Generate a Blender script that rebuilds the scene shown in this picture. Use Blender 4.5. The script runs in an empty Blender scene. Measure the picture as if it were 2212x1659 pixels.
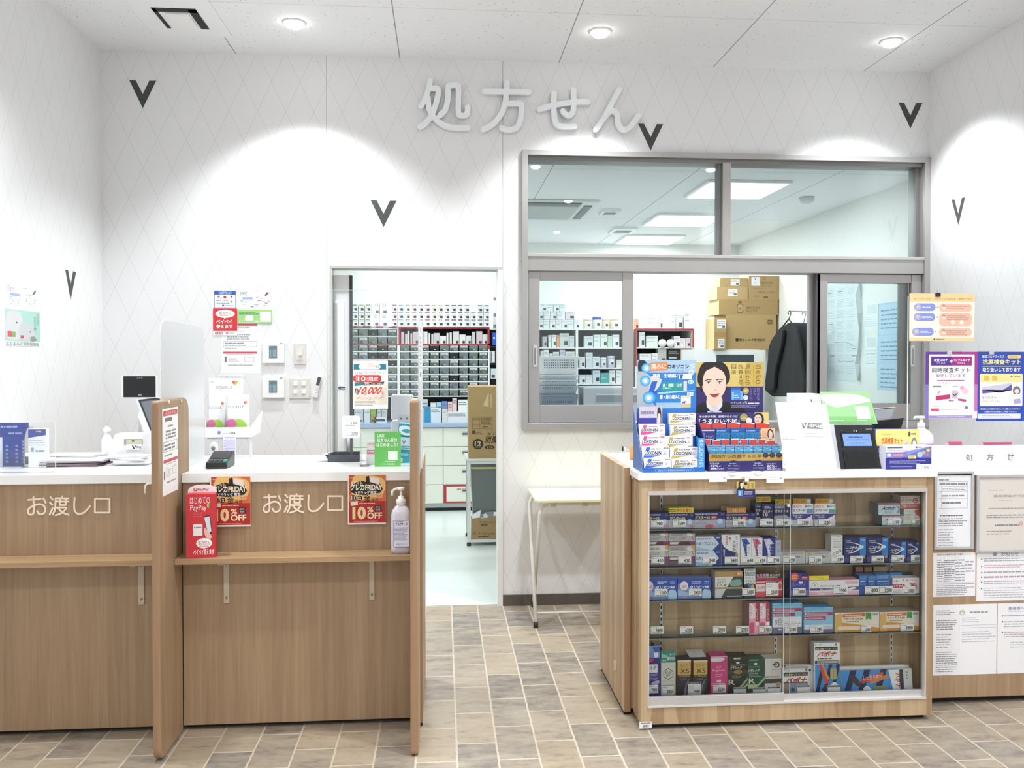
import bpy,bmesh,math,random
from mathutils import Vector,Matrix
random.seed(7)
sc = bpy.context.scene
COL = sc.collection

# ---------------------------------------------------------------- camera, world, lights, exposure
FPX,PW,PH = 1850.0,2212.0,1659.0
DIST,EYE = 5.163,1.5
HOR,CY = 774.0,801.75         # the horizon's row and the optical centre's row in the photograph
PITCH = math.atan((CY - HOR) / FPX)
YAW = math.atan(150 * math.cos(PITCH) / FPX)
cam = bpy.data.cameras.new('camera')
cam.sensor_width = 36.0
cam.lens = 36.0 * FPX / PW
cam.shift_y = -(PH / 2 - CY) / PW
cam.clip_start,cam.clip_end = 0.05,100
camo = bpy.data.objects.new('camera',cam)
camo.location = (0,-DIST,EYE)
camo.rotation_euler = (math.pi / 2 - PITCH,0,-YAW)
COL.objects.link(camo)
sc.camera = camo

wd = bpy.data.worlds.new('store_light')
sc.world = wd
wd.use_nodes = True
bg = wd.node_tree.nodes['Background']
bg.inputs['Color'].default_value = (0.95,0.97,1.0,1)
bg.inputs['Strength'].default_value = 0.95          # the open, brightly lit shop behind the camera

sc.view_settings.view_transform = 'Standard'
sc.view_settings.look = 'None'
sc.view_settings.gamma = 1.0
sc.view_settings.use_curve_mapping = False
sc.view_settings.exposure = 0.24
sc.cycles.max_bounces = 8
sc.cycles.diffuse_bounces = 4
sc.cycles.transparent_max_bounces = 24
sc.cycles.caustics_reflective = False
sc.cycles.caustics_refractive = False

CEIL,CEIL_IN = 3.287,2.725

def spot(x,y,z,power,cone=112,blend=0.55,rad=0.05,col=(0.95,0.985,1.0),parent=None):
    l = bpy.data.lights.new('downlight_beam','SPOT')
    l.energy,l.spot_size,l.spot_blend = power,math.radians(cone),blend
    l.shadow_soft_size,l.color = rad,col
    o = bpy.data.objects.new('downlight_beam',l)
    o.location = (x,y,z)
    COL.objects.link(o)
    if parent: o.parent = parent
    return o

# the downlights of the ceiling: the row that washes the wall (their fixtures are built below) and the rows further into the shop
WALL_SPOTS = [(-0.785,-0.50),(0.861,-0.51),(2.52,-0.50)]
for (x,y) in WALL_SPOTS:
    spot(x,y,CEIL - 0.03,165)
for x,y,pw in ((-1.35,-1.95,120),(0.861,-2.65,185),(2.52,-2.65,105),(-0.785,-4.35,110),(1.42,-4.35,140),(2.9,-4.35,110)):
    spot(x,y,CEIL - 0.03,pw,135,0.8,0.07)

def area(x,y,z,sx,sy,power,col=(0.93,0.98,1.0)):
    l = bpy.data.lights.new('ceiling_panel_light','AREA')
    l.shape,l.size,l.size_y,l.energy,l.color = 'RECTANGLE',sx,sy,power,col
    o = bpy.data.objects.new('ceiling_panel_light',l)
    o.location = (x,y,z)
    COL.objects.link(o)

# ---------------------------------------------------------------- pixel <-> place
_fw = Vector((math.sin(YAW) * math.cos(PITCH),math.cos(YAW) * math.cos(PITCH),-math.sin(PITCH)))
_rt = Vector((math.cos(YAW),-math.sin(YAW),0))
_up = _rt.cross(_fw)
def ray(x,y): return _fw * FPX + _rt * (x - PW / 2) + _up * (CY - y)
def onY(x,y,Y): r = ray(x,y);p = r * ((Y + DIST) / r.y);return Vector((p.x,Y,p.z + EYE))
def onZ(x,y,Z): r = ray(x,y);p = r * ((Z - EYE) / r.z);return Vector((p.x,p.y - DIST,Z))
def onX(x,y,X): r = ray(x,y);p = r * (X / r.x);return Vector((X,p.y - DIST,p.z + EYE))

# ---------------------------------------------------------------- materials
def lin(h):
    h = h.lstrip('#')
    if len(h) == 3: h = ''.join(c * 2 for c in h)
    o = []
    for i in (0,2,4):
        c = int(h[i:i + 2],16) / 255
        o.append(c / 12.92 if c <= 0.04045 else ((c + 0.055) / 1.055) ** 2.4)
    return (*o,1.0)
_mats = {}
def M(h,rough=0.5,metal=0.0,emit=0.0):
    if not isinstance(h,str): return h
    k = (h,rough,metal,emit)
    if k in _mats: return _mats[k]
    m = bpy.data.materials.new('colour_' + h)
    m.use_nodes = True
    b = m.node_tree.nodes['Principled BSDF']
    b.inputs['Base Color'].default_value = lin(h)
    b.inputs['Roughness'].default_value = rough
    b.inputs['Metallic'].default_value = metal
    if emit:
        b.inputs['Emission Color'].default_value = lin(h)
        b.inputs['Emission Strength'].default_value = emit
    _mats[k] = m
    return m

class NT:
    """small node-tree writer"""
    def __init__(s,name):
        s.m = bpy.data.materials.new(name);s.m.use_nodes = True
        s.t = s.m.node_tree;s.b = s.t.nodes['Principled BSDF'];s.out = s.t.nodes['Material Output']
    def n(s,typ,**kw):
        q = s.t.nodes.new(typ)
        for k,v in kw.items(): setattr(q,k,v)
        return q
    def l(s,a,b): s.t.links.new(a,b)
    def pos(s): return s.n('ShaderNodeNewGeometry').outputs['Position']
    def sep(s,v): q = s.n('ShaderNodeSeparateXYZ');s.l(v,q.inputs[0]);return q.outputs
    def comb(s,x,y,z=None):
        q = s.n('ShaderNodeCombineXYZ')
        for i,v in enumerate((x,y,z)):
            if v is not None: s.put(q.inputs[i],v)
        return q.outputs[0]
    def put(s,sock,v):
        if isinstance(v,(int,float)): sock.default_value = v
        else: s.l(v,sock)
    def ma(s,op,a,b=0.0,c=0.0):
        q = s.n('ShaderNodeMath',operation=op)
        for i,v in enumerate((a,b,c)): s.put(q.inputs[i],v)
        return q.outputs[0]
    def map(s,v,scale,loc=(0,0,0),rot=(0,0,0)):
        q = s.n('ShaderNodeMapping');s.l(v,q.inputs[0])
        q.inputs['Scale'].default_value = scale;q.inputs['Location'].default_value = loc;q.inputs['Rotation'].default_value = rot
        return q.outputs[0]
    def noise(s,v,scale,detail=3,rough=0.55):
        q = s.n('ShaderNodeTexNoise');s.l(v,q.inputs['Vector'])
        q.inputs['Scale'].default_value = scale;q.inputs['Detail'].default_value = detail;q.inputs['Roughness'].default_value = rough
        return q.outputs['Fac']
    def ramp(s,f,stops,interp='LINEAR'):
        q = s.n('ShaderNodeValToRGB');s.l(f,q.inputs[0]);r = q.color_ramp;r.interpolation = interp
        while len(r.elements) < len(stops): r.elements.new(0.5)
        for e,(p,c) in zip(r.elements,stops):
            e.position = p;e.color = lin(c) if isinstance(c,str) else (c,c,c,1)
        return q.outputs[0]
    def mix(s,f,a,b,mode='MIX'):
        q = s.n('ShaderNodeMix',data_type='RGBA',blend_type=mode);s.put(q.inputs[0],f)
        for i,v in ((6,a),(7,b)):
            if isinstance(v,str): q.inputs[i].default_value = lin(v)
            else: s.l(v,q.inputs[i])
        return q.outputs[2]
    def done(s,col=None,rough=0.5,bump=None,bd=0.002,spec=None):
        if col is not None:
            if isinstance(col,str): s.b.inputs['Base Color'].default_value = lin(col)
            else: s.l(col,s.b.inputs['Base Color'])
        s.put(s.b.inputs['Roughness'],rough)
        if bump is not None:
            q = s.n('ShaderNodeBump');q.inputs['Distance'].default_value = bd;q.inputs['Strength'].default_value = 0.6
            s.l(bump,q.inputs['Height']);s.l(q.outputs[0],s.b.inputs['Normal'])
        return s.m

def wood_mat(name,stops,axis='Z',plank=0.0,rough=0.42):
    k = NT(name);p = k.pos()
    st = {'Z': (38,38,1.1),'X': (1.1,38,38),'Y': (38,1.1,38)}[axis]
    fine = {'Z': (260,260,5),'X': (5,260,260),'Y': (260,5,260)}[axis]
    n1 = k.noise(k.map(p,st),1.0,4,0.6)
    n2 = k.noise(k.map(p,fine),1.0,2,0.5)
    f = k.ma('ADD',k.ma('MULTIPLY',n1,0.62),k.ma('MULTIPLY',n2,0.38))
    if plank:
        x,y,z = k.sep(p)
        w = k.n('ShaderNodeTexWhiteNoise',noise_dimensions='1D')
        a = k.ma('ADD',x,y) if axis == 'Z' else k.ma('ADD',z,y)
        wob = k.ma('MULTIPLY',k.noise(k.map(p,(9,9,9)),1.0,0),plank * 0.5)
        k.l(k.ma('FLOOR',k.ma('DIVIDE',k.ma('ADD',a,wob),plank)),w.inputs['W'])
        f = k.ma('ADD',k.ma('MULTIPLY',f,0.62),k.ma('MULTIPLY',w.outputs['Value'],0.38))
    return k.done(k.ramp(f,stops),rough,n2,0.0004)

WOOD = wood_mat('counter_wood',[(0.28,'967b5f'),(0.45,'a4886b'),(0.56,'ab9072'),(0.72,'b59b7e')])
WOOD_H = wood_mat('shelf_wood',[(0.28,'9a7c5e'),(0.5,'b3946f'),(0.72,'c1a480')],'X')
WOOD_P = wood_mat('striped_wood',[(0.22,'9c8062'),(0.45,'b59a78'),(0.6,'c1a785'),(0.8,'ccb493')],'Z',0.055)
WOOD_EDGE = wood_mat('edge_wood',[(0.28,'937356'),(0.5,'a28264'),(0.75,'ac8d6e')])

def wall_mat():
    k = NT('diamond_panel_wall');x,y,z = k.sep(k.pos())
    a = k.ma('DIVIDE',k.ma('ADD',x,y),0.1636);b = k.ma('DIVIDE',z,0.3472)
    P0 = onY(308.5,234,0);a0,b0 = P0.x / 0.1636,P0.z / 0.3472
    u = k.ma('ADD',k.ma('SUBTRACT',a,a0),k.ma('SUBTRACT',b,b0));v = k.ma('SUBTRACT',k.ma('SUBTRACT',a,a0),k.ma('SUBTRACT',b,b0))
    d = None
    for w in (u,v):
        q = k.ma('ABSOLUTE',k.ma('SUBTRACT',w,k.ma('ROUND',w)))
        d = q if d is None else k.ma('MINIMUM',d,q)
    line = k.ma('LESS_THAN',d,0.0068)
    xs = k.ma('ABSOLUTE',k.ma('SUBTRACT',x,onY(1086,300,0).x));xs2 = k.ma('ABSOLUTE',k.ma('SUBTRACT',x,onY(705,300,0).x))
    seam = k.ma('LESS_THAN',k.ma('MINIMUM',xs,k.ma('ADD',xs2,0.0004)),0.0016)
    c = k.mix(line,'ebebec','d2d4d3');c = k.mix(seam,c,'a9aaab')
    return k.done(c,0.42)
def floor_mat():
    k = NT('stone_tile_floor');p = k.pos();x,y,z = k.sep(p)
    x0 = onZ(976.5,1308,0).x;y0 = 5.18 - DIST
    v = k.comb(k.ma('SUBTRACT',y,y0),k.ma('SUBTRACT',x,x0),0.0)
    wob = k.n('ShaderNodeTexNoise');k.l(p,wob.inputs['Vector']);wob.inputs['Scale'].default_value = 40
    vm = k.n('ShaderNodeVectorMath',operation='MULTIPLY_ADD');k.l(wob.outputs['Color'],vm.inputs[0]);vm.inputs[1].default_value = (0.006,0.006,0);k.l(v,vm.inputs[2])
    b = k.n('ShaderNodeTexBrick',offset=0.5,offset_frequency=2,squash=1.0)
    k.l(vm.outputs[0],b.inputs['Vector'])
    b.inputs['Scale'].default_value = 1.0;b.inputs['Brick Width'].default_value = 0.2865;b.inputs['Row Height'].default_value = 0.1545
    b.inputs['Mortar Size'].default_value = 0.0044;b.inputs['Mortar Smooth'].default_value = 0.2
    b.inputs['Color1'].default_value = (0,0,0,1);b.inputs['Color2'].default_value = (1,1,1,1);b.inputs['Mortar'].default_value = (0.5,0.5,0.5,1)
    tile = k.ramp(b.outputs['Color'],[(0.0,'78706a'),(0.2,'988d80'),(0.36,'aa9a84'),(0.5,'7c7774'),(0.62,'a08f7a'),(0.8,'8b8078'),(1.0,'ab9d8a')],'LINEAR')
    n1 = k.noise(k.map(p,(5,16,1)),1.0,6,0.62)
    n2 = k.noise(k.map(p,(22,40,1),(3,1,0)),1.0,5,0.65)
    cl = k.ma('ADD',k.ma('MULTIPLY',n1,0.65),k.ma('MULTIPLY',n2,0.35))
    c = k.mix(k.ramp(cl,[(0.42,0.0),(0.70,0.75)]),tile,'bfb29c')
    c = k.mix(k.ramp(cl,[(0.30,0.7),(0.46,0.0)]),c,'5f5751')
    c = k.mix(b.outputs['Fac'],c,'cbbfae')
    return k.done(c,0.42,k.ma('SUBTRACT',cl,b.outputs['Fac']),0.0012)
def ceil_mat(pit=True):
    k = NT('acoustic_ceiling_board' if pit else 'plain_ceiling_board');p = k.pos();x,y,z = k.sep(p)
    x0 = onZ(864,129,CEIL).x;y0 = onZ(1500,37.5,CEIL).y if pit else 0.35
    xs = k.ma('DIVIDE',k.ma('SUBTRACT',x,x0),0.955);ys = k.ma('DIVIDE',k.ma('SUBTRACT',y,y0),0.955 * (1 if pit else 2))
    dx = k.ma('ABSOLUTE',k.ma('SUBTRACT',xs,k.ma('ROUND',xs)));dy = k.ma('ABSOLUTE',k.ma('SUBTRACT',ys,k.ma('ROUND',ys)))
    seam = k.ma('LESS_THAN',dx,0.0032);seam2 = k.ma('MULTIPLY',k.ma('LESS_THAN',dy,0.0022),0.45)
    c = k.mix(k.ma('MAXIMUM',seam,seam2),'f3f4f6','9fa0a3')
    h = None
    if pit:
        vo = k.n('ShaderNodeTexVoronoi');k.l(k.map(p,(34,26,34)),vo.inputs['Vector']);vo.inputs['Scale'].default_value = 1
        nz = k.noise(p,7.0,2)
        flek = k.ma('LESS_THAN',vo.outputs['Distance'],k.ma('MULTIPLY',nz,0.26))
        c = k.mix(k.ma('MULTIPLY',flek,0.55),c,'b3b3b6');h = k.ma('SUBTRACT',1.0,flek)
    return k.done(c,0.8,h,0.001)
def glass_mat(name,tint=(0.97,0.985,0.98),refl=0.10,haze=0.0,hazecol='eef2f4'):
    m = bpy.data.materials.new(name);m.use_nodes = True;t = m.node_tree;t.nodes.clear()
    o = t.nodes.new('ShaderNodeOutputMaterial');tr = t.nodes.new('ShaderNodeBsdfTransparent');gl = t.nodes.new('ShaderNodeBsdfGlossy')
    tr.inputs['Color'].default_value = (*tint,1);gl.inputs['Roughness'].default_value = 0.3 if haze > .3 else 0.015
    lw = t.nodes.new('ShaderNodeLayerWeight');lw.inputs['Blend'].default_value = refl
    mx = t.nodes.new('ShaderNodeMixShader');t.links.new(lw.outputs['Fresnel'],mx.inputs[0]);t.links.new(tr.outputs[0],mx.inputs[1]);t.links.new(gl.outputs[0],mx.inputs[2])
    last = mx.outputs[0]
    if haze:
        df = t.nodes.new('ShaderNodeBsdfDiffuse');df.inputs['Color'].default_value = lin(hazecol);tl = t.nodes.new('ShaderNodeBsdfTranslucent');tl.inputs['Color'].default_value = lin(hazecol)
        ad = t.nodes.new('ShaderNodeMixShader');t.links.new(df.outputs[0],ad.inputs[1]);t.links.new(tl.outputs[0],ad.inputs[2])
        m2 = t.nodes.new('ShaderNodeMixShader');m2.inputs[0].default_value = haze;t.links.new(last,m2.inputs[1]);t.links.new(ad.outputs[0],m2.inputs[2]);last = m2.outputs[0]
    t.links.new(last,o.inputs[0]);return m
GLASS = glass_mat('window_glass',(0.93,0.965,0.965),0.34)
CASE_GLASS = glass_mat('case_glass',(0.975,0.99,0.985),0.2)
ACRYLIC = glass_mat('clear_acrylic',(0.985,0.99,0.995),0.12,0.04)
FROST = glass_mat('frosted_acrylic',(0.98,0.985,0.99),0.05,0.55,'f6f7f9')
ALU = M('b4b2b0',0.36,0.55)
ALU_D = M('8a8988',0.4,0.6)
WHITE = M('f4f4f3',0.35)
# ---------------------------------------------------------------- text outlines (the built-in font, with its Japanese fallback)
_txt = {}
_tcol = None
def text_mesh(s,bold):
    k = (s,bold)
    if k in _txt: return _txt[k]
    cu = bpy.data.curves.new('lettering','FONT')
    cu.body,cu.fill_mode,cu.resolution_u,cu.size = s,'FRONT',3,1.0
    cu.offset = bold * 0.012
    o = bpy.data.objects.new('lettering',cu)
    COL.objects.link(o)
    dg = bpy.context.evaluated_depsgraph_get()
    ev = o.evaluated_get(dg)
    me = ev.to_mesh()
    vs = [(v.co.x,v.co.y) for v in me.vertices]
    fs = [tuple(p.vertices) for p in me.polygons]
    ev.to_mesh_clear()
    bpy.data.objects.remove(o);bpy.data.curves.remove(cu)
    if vs:
        xs,ys = [v[0] for v in vs],[v[1] for v in vs]
        bb = (min(xs),min(ys),max(xs),max(ys))
    else: bb = (0,0,1,1)
    _txt[k] = (vs,fs,bb)
    return _txt[k]

def smooth_pts(pts,n=6,closed=False):
    """Catmull-Rom through the points"""
    if len(pts) < 3: return [Vector(p) for p in pts]
    P = [Vector(p) for p in pts];out = []
    L = len(P);seg = L if closed else L - 1
    for i in range(seg):
        p0 = P[(i - 1) % L] if closed or i > 0 else P[0] * 2 - P[1]
        p1,p2 = P[i % L],P[(i + 1) % L]
        p3 = P[(i + 2) % L] if closed or i + 2 < L else P[-1] * 2 - P[-2]
        for k in range(n):
            t = k / n
            out.append(0.5 * ((2 * p1) + (p2 - p0) * t + (2 * p0 - 5 * p1 + 4 * p2 - p3) * t * t + (3 * p1 - p0 - 3 * p2 + p3) * t ** 3))
    if not closed: out.append(P[-1])
    return out

class MB:
    """collects shapes and links them as ONE mesh object"""
    def __init__(s): s.v,s.f,s.mi,s.mats,s.sm = [],[],[],[],[]
    def mat(s,m):
        m = M(m)
        if m not in s.mats: s.mats.append(m)
        return s.mats.index(m)
    def face(s,idx,m,smooth=False): s.f.append(tuple(idx));s.mi.append(m);s.sm.append(smooth)
    def box(s,x0,x1,y0,y1,z0,z1,m,X=None,**kw):
        """kw: front/back/left/right/top/bottom colours of single faces"""
        b = len(s.v);x0,x1 = sorted((x0,x1));y0,y1 = sorted((y0,y1));z0,z1 = sorted((z0,z1))
        P = [Vector((x,y,z)) for z in (z0,z1) for y in (y0,y1) for x in (x0,x1)]
        s.v += [X @ p for p in P] if X is not None else P
        F = dict(bottom=(0,2,3,1),top=(4,5,7,6),front=(0,1,5,4),back=(2,6,7,3),left=(0,4,6,2),right=(1,3,7,5))
        for k,q in F.items(): s.face([b + i for i in q],s.mat(kw.get(k,m)))
    def poly(s,pts,m):
        b = len(s.v);s.v += [Vector(p) for p in pts];s.face(range(b,b + len(pts)),s.mat(m))
    def prism(s,pts,vec,m,side=None,smooth=False):
        """closed 3-D outline pts pushed along vec"""
        b,n = len(s.v),len(pts);vec = Vector(vec)
        s.v += [Vector(p) for p in pts] + [Vector(p) + vec for p in pts]
        mi,ms = s.mat(m),s.mat(side if side else m)
        s.face(range(b,b + n),mi);s.face(range(b + 2 * n - 1,b + n - 1,-1),mi)
        for i in range(n): j = (i + 1) % n;s.face((b + j,b + i,b + n + i,b + n + j),ms,smooth)
    def tube(s,pts,r,m,n=8,closed=False):
        pts = [Vector(p) for p in pts];b = len(s.v);mi = s.mat(m);L = len(pts)
        ref = None
        for i,p in enumerate(pts):
            t = (pts[(i + 1) % L] if closed or i + 1 < L else p) - (pts[i - 1] if closed or i > 0 else p)
            t.normalize()
            if ref is None: ref = Vector((0,0,1)) if abs(t.z) < 0.9 else Vector((1,0,0))
            a = t.cross(ref).normalized();c = a.cross(t).normalized();ref = c
            rr = r[i] if isinstance(r,(list,tuple)) else r
            for k in range(n): an = 2 * math.pi * k / n;s.v.append(p + (a * math.cos(an) + c * math.sin(an)) * rr)
        for i in range(L if closed else L - 1):
            j = (i + 1) % L
            for k in range(n): q = (k + 1) % n;s.face((b + i * n + k,b + i * n + q,b + j * n + q,b + j * n + k),mi,True)
        if not closed:
            s.face([b + k for k in range(n)][::-1],mi);s.face([b + (L - 1) * n + k for k in range(n)],mi)
    def lathe(s,prof,c,m,n=24,axis='Z',sx=1.0,sy=1.0,pw=2.0):
        """profile [(radius, height)] turned about the axis through c; pw > 2 gives a rounded square"""
        b = len(s.v);mi = s.mat(m);c = Vector(c);L = len(prof)
        for (r,h) in prof:
            for k in range(n):
                an = 2 * math.pi * k / n;ca,sa = math.cos(an),math.sin(an)
                q = (abs(ca) ** pw + abs(sa) ** pw) ** (-1 / pw)
                x,y = r * ca * q * sx,r * sa * q * sy
                s.v.append(c + (Vector((x,y,h)) if axis == 'Z' else Vector((x,-h,y)) if axis == 'Y' else Vector((h,x,y))))
        for i in range(L - 1):
            for k in range(n): q = (k + 1) % n;s.face((b + i * n + k,b + i * n + q,b + (i + 1) * n + q,b + (i + 1) * n + k),mi,True)
        if prof[0][0] > 1e-6: s.face([b + k for k in range(n)][::-1],mi)
        if prof[-1][0] > 1e-6: s.face([b + (L - 1) * n + k for k in range(n)],mi)
    def build(s,name,parent=None,origin=None,bevel=0.0,seg=2,**props):
        if not s.v: return None
        xs = [v.x for v in s.v];ys = [v.y for v in s.v];zs = [v.z for v in s.v]
        if parent is not None and origin is None: o0 = Vector(parent['_at']) if '_at' in parent else Vector((0,0,0))
        elif origin is not None: o0 = Vector(origin)
        else: o0 = Vector(((min(xs) + max(xs)) / 2,(min(ys) + max(ys)) / 2,min(zs)))
        me = bpy.data.meshes.new(name)
        me.from_pydata([v - o0 for v in s.v],[],s.f)
        for m in s.mats: me.materials.append(m)
        me.polygons.foreach_set('material_index',s.mi)
        me.polygons.foreach_set('use_smooth',s.sm)
        me.update()
        o = bpy.data.objects.new(name,me)
        COL.objects.link(o)
        if parent is not None: o.parent = parent;o.location = o0 - Vector(parent['_at']);o['_at'] = tuple(o0)
        else: o.location = o0;o['_at'] = tuple(o0)
        if bevel:
            md = o.modifiers.new('bevel','BEVEL');md.width,md.segments,md.limit_method = bevel,seg,'ANGLE'
        for k,v in props.items():
            if v is not None: o[k] = v
        return o

def tag(o,label,category,group=None):
    o['label'],o['category'] = label,category
    if group: o['group'] = group
    return o
def thing(name,at,label,category,group=None):
    o = bpy.data.objects.new(name,None);o.empty_display_size = 0.05
    COL.objects.link(o);o.location = at;o['_at'] = tuple(at)
    return tag(o,label,category,group)
def struct(mb,name,parent=None,**kw):
    o = mb.build(name,parent,**kw)
    if parent is None: o['kind'] = 'structure'
    return o

# ---------------------------------------------------------------- printed faces
CROPS = dict(S=(0,0,1),A1=(0,560,3.317),A2=(330,600,3.6867),A3=(300,830,3.53),A4=(640,830,3.531),A5=(700,560,4.6077),A6=(880,820,4.367),
    A7=(0,1150,3.259),A8=(840,1150,3.2596),B1=(1120,310,4.046),B2=(1560,310,4.046),B3=(1120,570,4.482),B4=(1360,570,5.026),B5=(1640,580,4.365),B6=(1350,770,5.72),B7=(1660,820,5.53),B8=(1930,610,3.95),
    C1=(1370,1020,6.703),C2=(1680,1020,6.144),C3=(1370,1210,6.703),C4=(1680,1210,6.144),C5=(1360,1360,6.32),C6=(1680,1370,6.144),C7=(2000,960,2.594),
    C8=(1060,960,3.95),D1=(0,0,2.458),D2=(850,130,3.511),D3=(1200,0,2.186),D4=(0,1000,6.637),D5=(560,1030,6.144))
def src(c,x,y): ox,oy,k = CROPS[c];return ox + x / k,oy + y / k
def rectY(c,r,Y):
    """x0, x1, z0, z1 on the plane Y for a rectangle of the crop"""
    ym,xm = (r[1] + r[3]) / 2,(r[0] + r[2]) / 2
    return (onY(*src(c,r[0],ym),Y).x,onY(*src(c,r[2],ym),Y).x,onY(*src(c,xm,r[3]),Y).z,onY(*src(c,xm,r[1]),Y).z)

class Panel:
    """draws flat prints on a rectangle: coordinates run over rect, corners give its place"""
    EPS = 0.00022
    def __init__(s,mb,rect,tl,tr,bl):
        s.mb,s.r = mb,rect
        s.o = Vector(tl);s.u = (Vector(tr) - s.o) / (rect[2] - rect[0]);s.w = (Vector(bl) - s.o) / (rect[3] - rect[1])
        s.n = s.w.cross(s.u).normalized();s.used = []
    def lev(s,x0,y0,x1,y1):
        L = 1 + max([q[4] for q in s.used if q[0] < x1 and q[2] > x0 and q[1] < y1 and q[3] > y0],default=0)
        s.used.append((x0,y0,x1,y1,L));return s.n * (L * s.EPS)
    def at(s,x,y,d): 
        r = s.r;x = min(max(x,r[0]),r[2]);y = min(max(y,r[1]),r[3])
        return s.o + s.u * (x - r[0]) + s.w * (y - r[1]) + d
    def p(s,pts,col):
        xs,ys = [q[0] for q in pts],[q[1] for q in pts]
        d = s.lev(min(xs),min(ys),max(xs),max(ys))
        a = sum(pts[i][0] * pts[(i + 1) % len(pts)][1] - pts[(i + 1) % len(pts)][0] * pts[i][1] for i in range(len(pts)))
        if a > 0: pts = list(pts)[::-1]
        s.mb.poly([s.at(x,y,d) for x,y in pts],col)
    def r_(s,x0,y0,x1,y1,col): s.p([(x0,y0),(x0,y1),(x1,y1),(x1,y0)],col)
    def rr(s,x0,y0,x1,y1,rad,col,n=5):
        q = []
        for cx,cy,a0 in ((x1 - rad,y0 + rad,-90),(x1 - rad,y1 - rad,0),(x0 + rad,y1 - rad,90),(x0 + rad,y0 + rad,180)):
            for k in range(n): a = math.radians(a0 + 90 * k / (n - 1));q.append((cx + rad * math.cos(a),cy + rad * math.sin(a)))
        s.p(q,col)
    def c(s,cx,cy,r,col,ry=None,n=22):
        ry = ry or r
        s.p([(cx + r * math.cos(2 * math.pi * k / n),cy + ry * math.sin(2 * math.pi * k / n)) for k in range(n)],col)
    def sm(s,pts,col,n=5): s.p([(q.x,q.y) for q in smooth_pts([(a,b,0) for a,b in pts],n,True)],col)
    def t(s,txt,x0,y0,x1,y1,col,bold=0,rot=0,skew=0.0):
        """text stretched into the box; rot=1 turned clockwise, rot=-1 counter-clockwise, rot=2 stacked vertically"""
        if rot == 2:
            h = (y1 - y0) / len(txt)
            for i,ch in enumerate(txt): 
                if ch.strip(): s.t(ch,x0,y0 + h * i + h * 0.06,x1,y0 + h * (i + 0.94),col,bold)
            return
        kanji = any(ord(ch) >= 0x4E00 and ord(ch) < 0xA000 for ch in txt)
        vs,fs,bb = text_mesh(txt,0 if kanji else bold);d = s.lev(x0,y0,x1,y1);mi = s.mb.mat(col)
        e = 0.011 * bold / max(bb[2] - bb[0],0.2) if kanji else 0;ev = 0.011 * bold / max(bb[3] - bb[1],0.2) if kanji else 0
        for kx,ky in (((-1,-1),(1,1),(-1,1),(1,-1)) if e else ((0,0),)):
            s.glyphs(vs,fs,bb,x0,y0,x1,y1,d * (1 + (0.06 * (kx + 1) + 0.03 * (ky + 1)) / max(d.length / s.EPS,1)),mi,rot,skew,kx * e,ky * ev)
    def glyphs(s,vs,fs,bb,x0,y0,x1,y1,d,mi,rot,skew,ox,oy):
        b = len(s.mb.v)
        bw,bh = max(bb[2] - bb[0],1e-4),max(bb[3] - bb[1],1e-4)
        for vx,vy in vs:
            a,c = (vx - bb[0]) / bw + ox,1 - (vy - bb[1]) / bh + oy
            a += skew * (0.5 - c)
            if rot == 1: a,c = 1 - c,a
            elif rot == -1: a,c = c,1 - a
            s.mb.v.append(s.at(x0 + (x1 - x0) * a,y0 + (y1 - y0) * c,d))
        for q in fs: s.mb.face([b + i for i in q],mi)
    def l(s,x0,y0,x1,y1,n,col,fill=0.45,seed=None):
        """rows of small print too small to read"""
        rnd = random.Random(seed if seed is not None else int(x0 * 7 + y0 * 13 + n));h = (y1 - y0) / n
        d = s.lev(x0,y0,x1,y1)
        for i in range(n):
            x = x0;end = x0 + (x1 - x0) * rnd.uniform(0.62,1.0)
            while x < end:
                w = h * rnd.uniform(0.5,2.2);e = min(x + w,x1)
                ya,yb = y0 + h * i + h * (0.5 - fill / 2),y0 + h * i + h * (0.5 + fill / 2)
                s.mb.poly([s.at(x,ya,d),s.at(x,yb,d),s.at(e,yb,d),s.at(e,ya,d)],col);x += w + h * 0.22

def draw(p,cmds):
    for q in cmds:
        k,a = q[0],q[1:]
        {'r': p.r_,'rr': p.rr,'c': p.c,'p': p.p,'t': p.t,'l': p.l,'s': p.sm}[k](*a)

def front_box(mb,c,r,Y,depth,col,cmds=(),zb=None,zt=None,rz=0.0,lean=0.0,top=None,side=None,cr=None,clampx=None):
    """upright box whose printed front stands where rect r of crop c shows it on the plane Y. Returns its base centre"""
    x0,x1,z0,z1 = rectY(c,r,Y)
    if clampx: x0,x1 = max(x0,clampx[0]),min(x1,clampx[1])
    if zb is not None: z0 = zb + depth * math.sin(max(lean,0))
    if zt is not None: z1 = zt
    base = Vector(((x0 + x1) / 2,Y,z0));X = Matrix.Translation(base) @ Matrix.Rotation(rz,4,'Z') @ Matrix.Rotation(-lean,4,'X')
    hw,h = (x1 - x0) / 2,z1 - z0
    kw = {}
    if top: kw['top'] = top
    if side: kw['left'] = kw['right'] = side
    mb.box(-hw,hw,0,depth,0,h,col,X,**kw)
    if cmds:
        P = Panel(mb,cr or r,X @ Vector((-hw,0,h)),X @ Vector((hw,0,h)),X @ Vector((-hw,0,0)))
        draw(P,cmds)
    return base
def item(name,c,r,Y,depth,col,cmds,label,cat,group=None,**kw):
    mb = MB();b = front_box(mb,c,r,Y,depth,col,cmds,**kw)
    o = mb.build(name,origin=b + Vector((0,0,0)))
    return tag(o,label,cat,group)
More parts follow.
